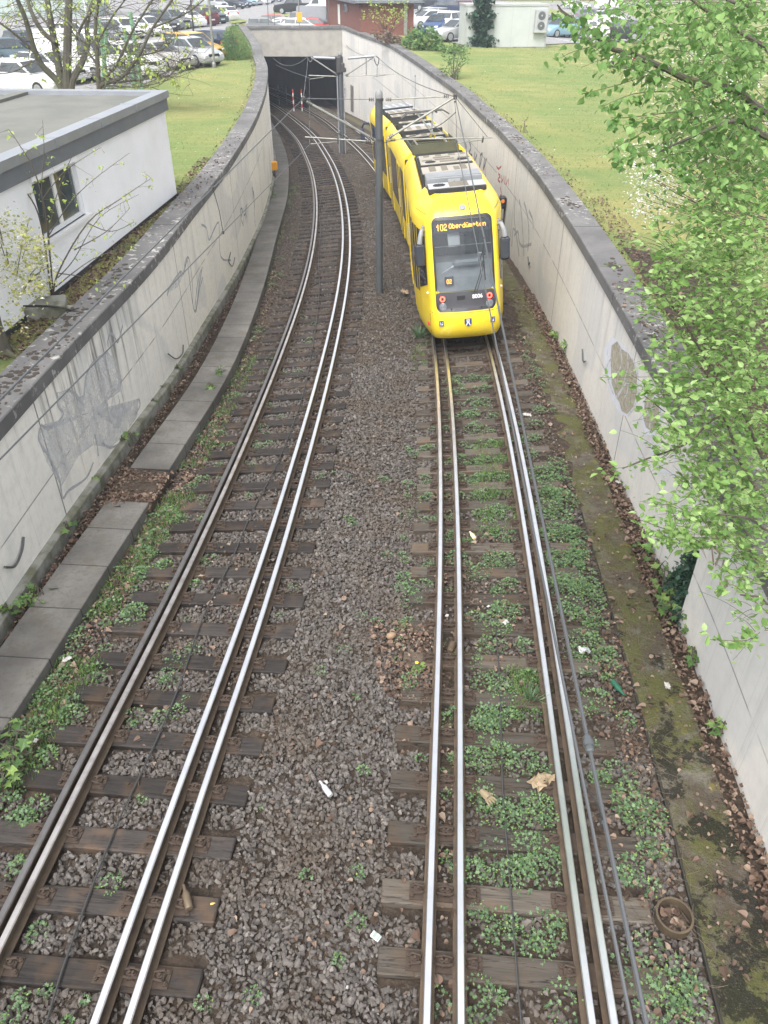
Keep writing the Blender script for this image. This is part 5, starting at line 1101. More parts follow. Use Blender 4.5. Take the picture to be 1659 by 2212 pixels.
# ------------------------------------------------------------------ flat-roofed white house on the left
def house():
    A = atz(384, 431, 1.66); B_ = atz(150, 625, 1.66); d = (B_-A); d.z = 0; L = 14.0; d.normalize(); n = Vector((-d.y, d.x, 0))   # d runs towards the camera
    if n.x > 0: n = -n                              # n points into the house (to the left)
    r = thing('flat_roofed_house', 'white rendered flat-roofed house with grey fascia and a double window', 'house', A)
    def loc(u, w, z): return d*u+n*w+Vector((0, 0, z-A.z))
    top = aty(359, 238, A.y).z; edge = aty(359, 196, A.y).z; W = 13.0
    def slab(m, u0, u1, w0, w1, z0, z1): 
        P = [loc(u, w, z) for z in (z0, z1) for u, w in ((u0,w0),(u1,w0),(u1,w1),(u0,w1))]; i = m.add(P)
        for f in ((3,2,1,0),(4,5,6,7),(0,1,5,4),(1,2,6,5),(2,3,7,6),(3,0,4,7)): m.face([i+j for j in f])
    wz = lambda x, y: None
    def onf(x, y):                                  # pixel on the facade plane
        dr = Vector(ray(x, y)); o = Vector((0,0,CAMH)); t = (A-o).dot(n)/dr.dot(n); p = o+dr*t; q = p-A; return q.dot(d), p.z
    tl, tr_, br, bl = onf(55,386), onf(164,357), onf(186,470), onf(105,507); u0, u1 = (tr_[0]+br[0])/2, (tl[0]+bl[0])/2; z0, z1 = (br[1]+bl[1])/2, (tl[1]+tr_[1])/2
    m = MB(); slab(m, 0, u0, 0, .3, 1.3, top+.05); slab(m, u1, L, 0, .3, 1.3, top+.05); slab(m, u0, u1, 0, .3, 1.3, z0); slab(m, u0, u1, 0, .3, z1, top+.05); slab(m, 0, .3, .3, W, 1.3, top+.05); slab(m, .3, L, W-.3, W, 1.3, top+.05); m.build('wall', MT['plaster'], r)
    m = MB(); slab(m, -.02, L, -.02, .02, 1.2, 1.66+.16); m.build('base_strip', MT['rubber'], r)
    m = MB(); slab(m, -.08, L, -.08, -.03, top, edge-.16); slab(m, -.08, -.03, -.03, W, top, edge-.16); slab(m, -.03, L, -.03, .0, top, top+.03); m.build('fascia', MT['fascia'], r)
    m = MB(); slab(m, -.13, L, -.13, .20, edge-.16, edge); slab(m, -.13, .20, .20, W, edge-.16, edge); rf = m.build('roof_edge', MT['zinc'], r)
    m = MB()
    for u in (2.3, 4.4, 6.6, 8.8): m = MB(); slab(m, u, u+.05, -.145, .22, edge-.165, edge+.012); m.build('edge_joint', MT['zinc'], rf)
    m = MB(); slab(m, .20, L, .20, W, edge-.22, edge-.10); ro = m.build('roof', MT['bitumen'], r)
    m = MB(); slab(m, 2.6, 2.95, 3.6, W, edge-.10, edge-.02); slab(m, .20, 2.95, 3.45, 3.75, edge-.1, edge-.03); m.build('roof_rib', MT['bitumen'], ro)
    w = MB(); f = .07
    for a, b in ((u0, u0+f), (u1-f, u1), ((u0+u1)/2-.06, (u0+u1)/2+.06)): slab(w, a, b, .06, .14, z0, z1)
    for a, b in ((z0, z0+f), (z1-f, z1)): slab(w, u0, u1, .061, .139, a, b)
    wi = w.build('window', MT['signwhite'], r)
    m = MB(); slab(m, u0+f, u1-f, .09, .11, z0+f, z1-f); m.build('pane', plain('house_glass', (.05,.065,.07), .06, 0, (.13,.16,.165), .8, spec=.8), wi)
    m = MB(); slab(m, u0-.12, u1+.1, -.10, .05, z0-.06, z0); m.build('sill', MT['signwhite'], wi)
    m = MB(); slab(m, u0-.05, u1+.05, -.05, .06, z1, z1+.42); m.build('shutter_box', MT['plaster'], wi)
    m = MB(); slab(m, (u0+u1)/2-.5, (u0+u1)/2-.1, .3, .34, z1-.55, z1-.1); m.build('curtain', plain('ochre_curtain', (.35,.25,.05), .8), wi)
house()
# ------------------------------------------------------------------ brick house behind the portal
def box_uv(m, P0, d, n, u0, u1, w0, w1, z0, z1, mi=0):
    c = [(u0,w0),(u1,w0),(u1,w1),(u0,w1)]
    for k in range(4):
        a, b = c[k], c[(k+1) % 4]; ln = math.hypot(b[0]-a[0], b[1]-a[1]); pts = [P0+d*a[0]+n*a[1]+Vector((0,0,z0)), P0+d*b[0]+n*b[1]+Vector((0,0,z0)), P0+d*b[0]+n*b[1]+Vector((0,0,z1)), P0+d*a[0]+n*a[1]+Vector((0,0,z1))]
        i = m.add(pts); m.face((i,i+1,i+2,i+3), mi, [(0,z0),(ln,z0),(ln,z1),(0,z1)])
    i = m.add([P0+d*u+n*w+Vector((0,0,z1)) for u, w in c]); m.face((i,i+1,i+2,i+3), mi)
def brick():
    A = atz(779, 72, 2.35); lft = atz(706, 46, 2.35); e = lft-A; e.z = 0; el = e.length+.2; e.normalize(); r_ = Vector((-e.y, e.x, 0))
    if r_.x < 0: r_ = -r_
    r = thing('brick_house', 'small red brick house with a white door behind the tunnel portal', 'house', (A.x, A.y, 2.2)); Z = Vector((0,0,0))
    far = aty(896, 58, A.y+2); W = 4.4; H = aty(779, 8, A.y).z-2.2
    r2 = Vector((math.cos(.12), math.sin(.12), 0))
    m = MB(); box_uv(m, Z, e, r2, 0, el, 0, W, -.6, H); m.build('wall', MT['brick'], r)
    m = MB(); box_uv(m, Z, e, r2, -.5, el+.5, -.5, W+.6, H, H+.22); rf = m.build('roof', MT['fascia'], r)
    m = MB(); m.tube([Z+r2*(-.5)-e*.55+Vector((0,0,H+.06)), Z+r2*(W+.7)-e*.55+Vector((0,0,H+.06))], .07, 6); m.tube([Z+r2*(W+.7)-e*.55+Vector((0,0,H+.06)), Z+r2*(W+.45)-e*.3+Vector((0,0,H-.5)), Z+r2*(W+.1)-e*.1+Vector((0,0,H-.7))], .05, 6); m.build('gutter', MT['steel'], rf)
    def onl(x, y):
        dr = Vector(ray(x, y)); o = Vector((0,0,CAMH)); nn = Vector((-e.y, e.x, 0)); t = (A-o).dot(nn)/dr.dot(nn); p = o+dr*t; return (p-A).dot(e), p.z-2.2
    nn = Vector((-e.y, e.x, 0)); nn = -nn if nn.x > 0 else nn
    (ua, za), (ub, zb) = onl(730, 9), onl(736, 53); w = MB(); q = lambda u, z, o: e*u+nn*o+Vector((0,0,z))
    w.poly([q(ua,zb,.04), q(ub,zb,.04), q(ub,za,.04), q(ua,za,.04)]); dr = w.build('door', MT['signwhite'], r)
    (ua, za), (ub, zb) = onl(743, 7), onl(752, 26); w = MB(); w.poly([q(ua,zb,.03), q(ub,zb,.03), q(ub,za,.03), q(ua,za,.03)]); wi = w.build('window', MT['tglass'], r)
    w = MB(); w.tube([q(ua,zb,.05), q(ub,zb,.05), q(ub,za,.05), q(ua,za,.05), q(ua,zb,.05)], .04, 4); w.build('frame', MT['fascia'], wi)
    m = MB(); c = r2*3.7-e*.12; m.box(c+Vector((0,0,H/2)), (.28,.12,H)); m.build('downpipe', MT['tube'], r)
brick()
# ------------------------------------------------------------------ container cabin with ivy and air conditioner
def container():
    A = gz(1177, 103); B_ = gz(1004, 100); d = B_-A; d.z = 0; L = d.length; d.normalize(); n = Vector((d.y, -d.x, 0)); n = -n if n.y < 0 else n
    z0 = min(A.z, B_.z)-.05; H = aty(1177, 13, A.y).z-z0
    r = thing('container_cabin', 'pale grey container cabin overgrown with ivy, standing on the lawn', 'cabin', (A.x, A.y, z0))
    m = MB(); box_uv(m, Vector(), d, n, 0, L, 0, 3.2, .12, H); m.build('wall', MT['contain'], r)
    m = MB(); box_uv(m, Vector(), d, n, -.04, L+.04, -.04, 3.24, H, H+.12); box_uv(m, Vector(), d, n, -.03, .08, -.03, .08, .12, H); box_uv(m, Vector(), d, n, L-.08, L+.03, -.03, .08, .12, H); m.build('frame', MT['ctrim'], r)
    m = MB(); box_uv(m, Vector(), d, n, -.1, L+.1, -.05, 3.2, -.25, .12); m.build('foundation', MT['foot'], r)
    m = MB(); box_uv(m, Vector(), d, n, 1.3, 1.32, -.006, 0, .13, H); box_uv(m, Vector(), d, n, 2.6, 2.62, -.006, 0, .13, H); box_uv(m, Vector(), d, n, 3.9, 3.92, -.006, 0, .13, H); m.build('panel_joint', MT['ctrim'], r)
    ac = thing('air_conditioner', 'white air conditioner unit with two round fans on the cabin wall', 'air conditioner', r.location+d*.55-n*.05+Vector((0,0,H-1.55)))
    m = MB(); box_uv(m, Vector(), d, n, -.43, .43, -.34, -.0, 0, 1.32); m.build('casing', MT['lgrey'], ac)
    for z in (.36, .98):
        q = Matrix.Translation(-n*.345+Vector((0,0,z))) @ (-n).to_track_quat('Z','Y').to_matrix().to_4x4(); m = MB(); m.lathe([(.27,0),(.27,.012),(.06,.013),(.06,.03)], 18, 0, q); f = m.build('fan', plain('fan_grille', (.10,.105,.11), .7), ac)
        m = MB(); m.lathe([(.07,.0),(.05,.05)], 10, 0, q); m.build('hub', MT['lgrey'], f)
    m = MB(); box_uv(m, Vector(), d, n, -.45, .45, -.36, 0, -.06, 0); m.tube([-n*.33+d*.4+Vector((0,0,-.03)), d*.4+Vector((0,0,-.4))], .02, 4); m.tube([-n*.33-d*.4+Vector((0,0,-.03)), -d*.4+Vector((0,0,-.4))], .02, 4); m.build('bracket', MT['ctrim'], ac)
    # ivy column
    P = []; base = Vector(r.location)
    for _ in range(4200):
        t = random.random(); h = t*(H+.9)-.1; wv = .62+.22*math.sin(h*4)+.15*math.sin(h*9+1); u = L-1.15+random.gauss(0, .5)*wv*.95; o = -abs(random.gauss(0, .20))-.02
        P.append(base+d*u+n*o+Vector((0,0,h)))
    iv = thing('ivy', 'dark green ivy column climbing the front of the pale cabin', 'ivy', base+d*(L-1.15)); 
    leaves('leaves', np.array([p-iv.location for p in P]), .17, HEART, LF['ivy'], iv, .7, .4, away=tuple(-n*.8))
    m = MB()
    for k in range(5): 
        x = (k-2)*.12; m.tube([d*x-n*.05+Vector((0,0,0)), d*(x*1.8)-n*.06+Vector((0,0,1.2)), d*(x*2.4)-n*.05+Vector((0,0,2.4))], .03, 5)
    m.build('stem', MT['twig'], iv)
container()
# pale greenish factory front far left
r = thing('factory_hall', 'long pale green clad hall in the far background behind the car park', 'hall', (-62, 112, 1.6))
m = MB(); m.box((0, 4, 4), (52, 8, 8)); m.build('wall', plain('pale_green_cladding', (.36,.43,.40), .6, 0, (.28,.34,.32), .3), r)
for i in range(24): m = MB(); m.box((-25+2.2*i, -.05, 4.2), (.16, .1, 7.4)); m.build('mullion', MT['signwhite'], r)
r = thing('park_wall', 'low brown brick boundary wall at the far edge of the car park', 'wall', (-10, 175, 1.5)); m = MB(); m.box((0,0,.9), (240,.4,1.8)); m.build('masonry', plain('brown_wall', (.10,.06,.05), .9), r)
# ------------------------------------------------------------------ parked cars
CARM = {}
def carpaint(key, col, metal=.2):
    if key not in CARM: CARM[key] = plain('car_paint_'+key, col, .28, metal, tuple(c*.93 for c in col), 1.5, spec=.6)
    return CARM[key]
COL = dict(white=(.72,.72,.72), silver=(.48,.49,.50), beige=(.45,.43,.40), grey=(.22,.23,.245), dark=(.035,.04,.05), navy=(.03,.045,.09), blue=(.06,.11,.24), teal=(.06,.10,.12), red=(.42,.03,.03), maroon=(.12,.035,.045), yellow=(.62,.36,.08), lightblue=(.28,.45,.55), black=(.02,.022,.025))
CGLASS = plain('car_glass', (.03,.038,.042), .06, 0, (.07,.085,.09), 1.0, spec=.8); CTYRE = plain('tyre', (.022,.022,.022), .85); CRIM = plain('alloy_rim', (.45,.46,.47), .35, .7); CLAMP = plain('lamp_clear', (.72,.74,.76), .15); CTAIL = plain('lamp_red', (.45,.03,.03), .3); CPLATE = plain('number_plate', (.70,.70,.68), .5)
TYPES = {  # length, width, stations: (x from front 0..1, hood/belt height), roof: (x, z) list
 'hatch': (4.1, 1.76, [(0,.55),(.03,.72),(.22,.93),(.30,.98),(.97,1.02),(1,.75)], [(.24,.96),(.42,1.42),(.60,1.48),(.86,1.40),(.985,1.0)]),
 'sedan': (4.6, 1.80, [(0,.52),(.03,.68),(.24,.88),(.32,.94),(.80,1.0),(.97,.98),(1,.70)], [(.27,.92),(.43,1.38),(.58,1.43),(.72,1.36),(.87,1.0)]),
 'wagon': (4.6, 1.80, [(0,.54),(.03,.70),(.24,.90),(.31,.96),(.97,1.0),(1,.72)], [(.26,.94),(.41,1.42),(.58,1.48),(.88,1.42),(.985,1.0)]),
 'suv':   (4.5, 1.86, [(0,.66),(.03,.86),(.24,1.06),(.31,1.10),(.97,1.12),(1,.85)], [(.25,1.08),(.40,1.60),(.58,1.67),(.88,1.60),(.985,1.1)]),
 'van':   (5.3, 2.00, [(0,.70),(.03,.95),(.16,1.15),(.20,1.2),(.98,1.25),(1,.9)], [(.14,1.15),(.28,2.1),(.40,2.3),(.97,2.3),(.99,1.2)]),
 'pickup':(5.7, 2.00, [(0,.75),(.03,1.0),(.22,1.15),(.28,1.2),(.97,1.2),(1,.9)], [(.25,1.15),(.34,1.80),(.50,1.88),(.60,1.82),(.63,1.2)])}
def car_meshes(kind):
    L, W, low, roof = TYPES[kind]; hw = W/2; zb = .22
    xs = np.unique(np.concatenate([np.linspace(0, 1, 17), [.015,.03,.97,.985]])); lz = np.interp(xs, [p[0] for p in low], [p[1] for p in low])
    m = MB(); rows = []
    for x, z in zip(xs, lz):
        k = 1-.10*max(0, (.12-x)/.12)**1.5-.07*max(0, (x-.9)/.1)**1.5; w = hw*k; Y = (x-.5)*L; b = zb+(.10 if x < .02 or x > .985 else 0)
        rows.append(m.add([(-w*.93,Y,b),(-w*.99,Y,b+.12),(-w,Y,(b+z)/2),(-w*.97,Y,z-.05),(-w*.88,Y,z),(w*.88,Y,z),(w*.97,Y,z-.05),(w,Y,(b+z)/2),(w*.99,Y,b+.12),(w*.93,Y,b)]))
    for j in range(len(xs)-1):
        for i in range(10): m.face((rows[j]+i, rows[j]+(i+1) % 10, rows[j+1]+(i+1) % 10, rows[j+1]+i))
    m.face([rows[0]+i for i in range(10)]); m.face([rows[-1]+i for i in range(9, -1, -1)])
    rx = [p[0] for p in roof]; rz = [p[1] for p in roof]; R = []
    for i, (x, z) in enumerate(roof):
        wt = hw*.90 if z < roof[2][1]-.35 else hw*.72
        R.append((wt, (x-.5)*L, z))
    a = m.add([(-w, y, z) for w, y, z in R]+[(w, y, z) for w, y, z in R]); n = len(R)
    for i in range(n-1): m.face((a+i, a+i+1, a+n+i+1, a+n+i))
    m.face([a+i for i in range(n)]); m.face([a+n+i for i in range(n-1, -1, -1)])
    # sides of the cabin as slanted strips
    body = m
    g = MB()
    def lerp(p, q, t): return tuple(p[k]+(q[k]-p[k])*t for k in range(3))
    def pane(q0, q1, s0, s1, t0, t1, off):          # windscreen / rear window between roof stations
        A_, B_ = R[q0], R[q1]; p = [lerp(A_, B_, t0), lerp(A_, B_, t1)]; y_ = 1 if B_[2] < A_[2] else -1
        g.poly([(-p[0][0]*s0, p[0][1]+off*y_, p[0][2]+off), (p[0][0]*s0, p[0][1]+off*y_, p[0][2]+off), (p[1][0]*s1, p[1][1]+off*y_, p[1][2]+off), (-p[1][0]*s1, p[1][1]+off*y_, p[1][2]+off)])
    pane(0, 1, .92, .93, .06, .96, .012)
    if kind != 'van': pane(3, 4, .92, .90, .08, .78, .012)
    zr = roof[2][1]; zbelt = roof[0][1]+.06
    for sg in (-1, 1):
        lo = lambda x: (sg*(hw*.90+.004), (x-.5)*L, zbelt); hi = lambda x: (sg*(hw*.72+.022), (x-.5)*L, zr-.10)
        if kind == 'van': segs = [(.215,.30,.33), (.345,.345,.60), (.62,.62,.95)] if False else [(.20,.29,.38)]
        else: segs = [(roof[0][0]+.035, roof[1][0]+.015, (roof[1][0]+roof[3][0])/2-.012), ((roof[1][0]+roof[3][0])/2+.012,)*2+(roof[3][0]+(.03 if kind in ('wagon','hatch','suv') else .0),)]
        for x0, x1, x2 in segs: g.poly([lo(x0), lo(x2+(.02 if kind not in ('van','pickup') else 0)), hi(x2), hi(x1)])
    wh = MB(); wr_ = .33 if kind in ('hatch','sedan','wagon') else .37
    wh.lathe([(wr_*.72,-.11),(wr_*.97,-.10),(wr_,-.05),(wr_,.05),(wr_*.97,.10),(wr_*.68,.11)], 18, 0, Matrix.Rotation(math.pi/2, 4, 'Y'))
    rm = MB(); rm.lathe([(wr_*.66,.0),(wr_*.66,.012),(wr_*.58,.02),(wr_*.5,.012)], 16, 0, Matrix.Rotation(math.pi/2, 4, 'Y'))
    for k in range(5): a_ = k*2*math.pi/5; rm.box((.022, wr_*.32*math.cos(a_), wr_*.32*math.sin(a_)), (.012, wr_*.6, .05), rot=Matrix.Rotation(a_, 3, 'X'))
    z1 = np.interp(.05, [p[0] for p in low], [p[1] for p in low]); z2 = np.interp(.985, [p[0] for p in low], [p[1] for p in low])
    hl = MB(); hl.box((0,0,0), (.34,.16,.15), bev=.05); tl = MB(); tl.box((0,0,0), (.22,.10,.24), bev=.04); pl = MB(); pl.box((0,0,0), (.50,.02,.11)); gr = MB(); gr.box((0,0,0), (.85,.05,.17), bev=.03)
    return dict(L=L, W=W, wr=wr_, z1=z1, z2=z2, body=body, glass=g.mesh('windows', CGLASS), wheel=wh.mesh('wheel', CTYRE), rim=rm.mesh('rim', CRIM), hl=hl.mesh('headlight', CLAMP), tl=tl.mesh('tail_light', CTAIL), plate=pl.mesh('number_plate', CPLATE), grille=gr.mesh('grille', CTYRE))
CK = {k: car_meshes(k) for k in TYPES}; BODY = {}
def car(kind, colour, x, y, yaw, label, z=None, Y=None, name='parked_car', cat='car', grp='cars parked around the tunnel portal'):
    """x, y: pixel under the middle of the car on the ground; yaw 0 = nose towards the camera, positive = nose to the right"""
    K = CK[kind]; p = gz(x, y) if Y is None else aty(x, y, Y); p.z = zt(p.x, p.y)+.05
    r = thing(name, label, cat, p, math.radians(yaw), grp)
    if (kind, colour) not in BODY: BODY[(kind, colour)] = K['body'].mesh('body', carpaint(colour, COL[colour], .0 if colour in ('white','yellow','red') else .35), True)
    link(BODY[(kind, colour)], 'body', r); link(K['glass'], 'windows', r); L, W = K['L'], K['W']
    for sx in (-1, 1):
        for fy in (-.5+.19, .5-.19):
            w = link(K['wheel'], 'wheel', r, (sx*(W/2-.10), fy*L, K['wr'])); ri = link(K['rim'], 'rim', w, (sx*.105, 0, 0)); ri.scale = (sx, 1, 1)
        h = link(K['hl'], 'headlight', r, (sx*(W/2*.72), -L/2+.10, K['z1']-.12)); h.rotation_euler = (0, 0, sx*.5)
        t = link(K['tl'], 'tail_light', r, (sx*(W/2*.80), L/2-.06, K['z2']-.06))
    link(K['plate'], 'number_plate', r, (0, -L/2-.012, .48)); link(K['plate'], 'number_plate', r, (0, L/2+.012, .62)); link(K['grille'], 'grille', r, (0, -L/2+.015, K['z1']-.16))
    return r
for a in [
 ('sedan','teal',18,140,48,'dark teal saloon parked at the frame edge behind the bare tree'),
 ('suv','navy',72,130,48,'navy car with chrome grille parked beside the dark teal saloon'),
 ('hatch','silver',108,122,46,'small silver car half hidden by the bare tree trunks'),
 ('suv','white',152,105,40,'white car seen between the bare tree stems'),
 ('wagon','white',62,205,70,'white estate car just behind the flat roof edge'),
 ('hatch','white',118,180,62,'white hatchback behind the white estate car'),
 ('van','white',186,172,64,'white van behind the bare tree base, by the green post'),
 ('suv','white',275,166,60,'white car with dark grille beside the grey board'),
 ('sedan','beige',345,149,58,'beige saloon nearest the lawn, in front of the silver people carrier'),
 ('hatch','silver',418,141,52,'silver hatchback with chrome grille beside the lamp post'),
 ('wagon','yellow',420,128,52,'yellow delivery car with roof bars behind the silver hatchback'),
 ('hatch','navy',452,120,-124,'dark blue hatchback showing a red tail light beside the green bush'),
 ('sedan','grey',232,92,52,'grey saloon behind the green posts'), ('wagon','white',268,84,52,'white estate in the row behind the green posts'),
 ('sedan','white',322,78,54,'white saloon end of the middle row by the bare branches'),
 ('hatch','dark',345,70,54,'black hatchback in the middle row beside the white saloon'),
 ('suv','grey',372,65,54,'grey four-wheel drive in the middle row'),
 ('sedan','white',400,61,-126,'white saloon with red tail light turned away in the middle row'),
 ('suv','maroon',428,58,-126,'dark red car turned away by the black lamp post'),
 ('suv','teal',450,53,54,'dark green grey off-roader at the end of the middle row'),
 ('wagon','white',474,48,-126,'white estate with its tail towards the small grass island'),
 ('van','silver',455,24,58,'silver people carrier in the far row'), ('sedan','dark',500,20,58,'black saloon beside the silver people carrier'),
 ('sedan','navy',516,17,58,'navy saloon in the far row'), ('hatch','lightblue',528,14,58,'light blue hatchback in the far row'), ('hatch','silver',540,12,58,'silver hatchback in the far row'),
 ('suv','white',556,11,58,'white off-roader far up the car park'), ('hatch','dark',568,8,58,'dark hatchback far up the car park'), ('wagon','blue',586,5,90,'bright blue estate at the very top of the car park'),
 ('hatch','grey',575,68,95,'blue grey car whose roof shows above the portal, nearest the bush',None,90),
 ('hatch','red',602,58,88,'red car roof behind the blue grey one',None,95), ('sedan','silver',618,64,88,'silver saloon parked behind the portal parapet',None,91),
 ('hatch','white',655,63,84,'white hatchback behind the orange sign',None,89.5), ('suv','grey',668,52,86,'brown grey estate roof behind the white hatchback',None,96),
 ('hatch','red',682,60,80,'red hatchback between the white and the grey car',None,90), ('van','grey',698,58,74,'grey people carrier next to the brick house',None,92), ('sedan','blue',694,40,70,'blue saloon behind the grey people carrier',None,99),
 ('suv','navy',953,36,-92,'dark blue crossover parked side on beyond the brick house'), ('van','dark',932,24,-92,'dark van behind the dark blue crossover'), ('suv','maroon',985,24,-100,'brown crossover behind the dark blue one'), ('sedan','dark',1004,16,-100,'black saloon near the ivy top'),
 ('wagon','silver',925,55,-60,'silver estate roof behind the white hatchback right of the brick house'), ('hatch','white',926,63,-66,'white hatchback behind the shrubs right of the brick house'),
 ('hatch','blue',948,75,-28,'blue hatchback between the white cars beside the cabin'), ('suv','white',978,74,150,'white crossover showing its red tail light beside the cabin'), ('sedan','silver',990,89,-58,'silver saloon nose half hidden by the cabin'),
 ('wagon','grey',1190,70,-80,'grey estate behind the cabin corner'), ('hatch','lightblue',1212,81,-60,'light blue car with blue stripe beside the cabin'),
 ('sedan','white',1258,84,-100,'white saloon with black wheels on the right car park'), ('suv','dark',1332,90,-98,'dark estate parked at the lawn edge by the leaning lamp post'),
 ('hatch','grey',1272,47,95,'grey hatchback with tail light behind the white saloon'), ('hatch','white',1312,52,95,'white hatchback behind the slim tree trunk'), ('sedan','white',1245,20,80,'white saloon far back on the right')]:
    car(*a)
car('pickup','black',628,31,-84,'big black pickup truck with bright wheels beyond the portal','', name='pickup_truck', cat='pickup') if False else car('pickup','black',640,31,-90,'big black pickup truck with bright wheels beyond the portal', name='pickup_truck', cat='pickup')
car('van','white',700,33,-86,'white panel van beside the brick house', name='parked_van', cat='van'); car('van','white',1318,22,92,'white van with red tail light far right behind the trees', name='parked_van', cat='van')
# ------------------------------------------------------------------ trees, shrubs, plants
def twigset(m, pts, r0, r1, n=5): 
    P = sm_path(pts, 4); k = len(P); m.tube(P, [r0+(r1-r0)*i/(k-1) for i in range(k)], n, 0, False); return P
tag(patch('ground', [(4.85,-3),(4.85,6),(4.95,10),(5.2,14),(5.35,17.5),(6.2,17),(7.5,14.5),(9,12),(12,10),(14,-3)], MT['soil'], .02, 1.0), kind='structure')
# --- leafing tree behind the flat-roofed house
def bare_tree(base_px, Y, limbs, label, ntw, seed):
    rd = random.Random(seed); b = aty(*base_px, Y); b.z = zt(b.x, b.y)
    r = thing('tree', label, 'tree', b); mt = MB(); mw = MB(); lv = []; ntw = ntw*.6
    for pts, r0, r1, dy in limbs:
        k = len(pts); P = [aty(x, y, Y+dy*i/(k-1)) for i, (x, y) in enumerate(pts)]
        if P[0].z > b.z+.2 and pts[0][1] > 150: P = [b+Vector((P[0].x-b.x, 0, 0))*.4]+P
        P = twigset(mt, [p-b for p in P], r0*.8, r1*.8, 8)
        for _ in range(int(ntw*len(P)/10)):
            i = rd.randrange(len(P)//4, len(P)); p = P[i]; a = rd.uniform(0, 6.28); l = rd.uniform(.6, 2.4); d = Vector((math.cos(a), math.sin(a), rd.uniform(-.35, .8))).normalized()
            q = [p, p+d*l*.5+Vector((0,0,rd.uniform(-.1,.15))), p+d*l+Vector((0,0,rd.uniform(-.25,.3)))]; Q = twigset(mw, q, .014, .005, 4)
            for _ in range(2):
                s = Q[rd.randrange(3, len(Q))]; e = s+Vector((rd.gauss(0,.4), rd.gauss(0,.4), rd.gauss(-.05,.3))); twigset(mw, [s, (s+e)/2+Vector((0,0,.05)), e], .01, .004, 3)
                if rd.random() < .5: lv += [e+Vector((rd.gauss(0,.07), rd.gauss(0,.07), rd.gauss(-.03,.07))) for _ in range(rd.randrange(2, 6))]
    mt.build('trunk', MT['bark'], r, smooth=True); mw.build('branches', MT['twig'], r); leaves('leaves', np.array([tuple(p) for p in lv]), .12, POINT, LF['spring'], r, .9, .4)
bare_tree((140,172), 40, [([(145,186),(146,93),(149,0),(150,-40)], .30, .16, 0), ([(134,180),(116,83),(102,0),(96,-40)], .26, .13, .8), ([(126,178),(93,144),(74,107),(55,41),(38,0),(28,-30)], .22, .09, -1), ([(122,92),(93,70),(71,33),(60,0),(55,-30)], .15, .07, 1), ([(155,180),(178,132),(190,95),(188,50),(205,-10)], .22, .10, 1.2), ([(80,118),(40,80),(0,50),(-40,30)], .09, .04, -1), ([(149,60),(172,90)], .06, .03, 0), ([(165,85),(185,40),(225,-5)], .08, .04, -1), ([(110,60),(80,25),(60,-10)], .07, .03, 1), ([(70,130),(30,155),(-20,160)], .05, .02, -.5)],
  'big multi-stemmed tree just coming into leaf behind the flat roof', 18, 3)
bare_tree((214,186), 37, [([(214,190),(210,120),(206,60),(212,0),(214,-30)], .15, .07, 0), ([(216,184),(245,150),(262,120),(290,60),(330,0)], .10, .04, .5), ([(215,188),(262,168),(300,120),(330,60),(372,0),(390,-20)], .11, .04, -.6), ([(218,188),(270,176),(320,170),(372,150),(398,132)], .07, .02, -.4), ([(212,140),(180,100),(160,60),(120,20)], .07, .03, 1), ([(300,120),(345,110),(372,88)], .05, .02, -.3), ([(330,60),(400,30),(440,0)], .05, .025, .5), ([(220,189),(290,188),(340,180),(376,165)], .05, .015, -1), ([(255,145),(310,135),(352,140)], .04, .015, .4), ([(212,90),(240,40),(270,0)], .06, .03, -.4)],
  'spreading young tree with budding twigs to the right of the big one', 26, 5)
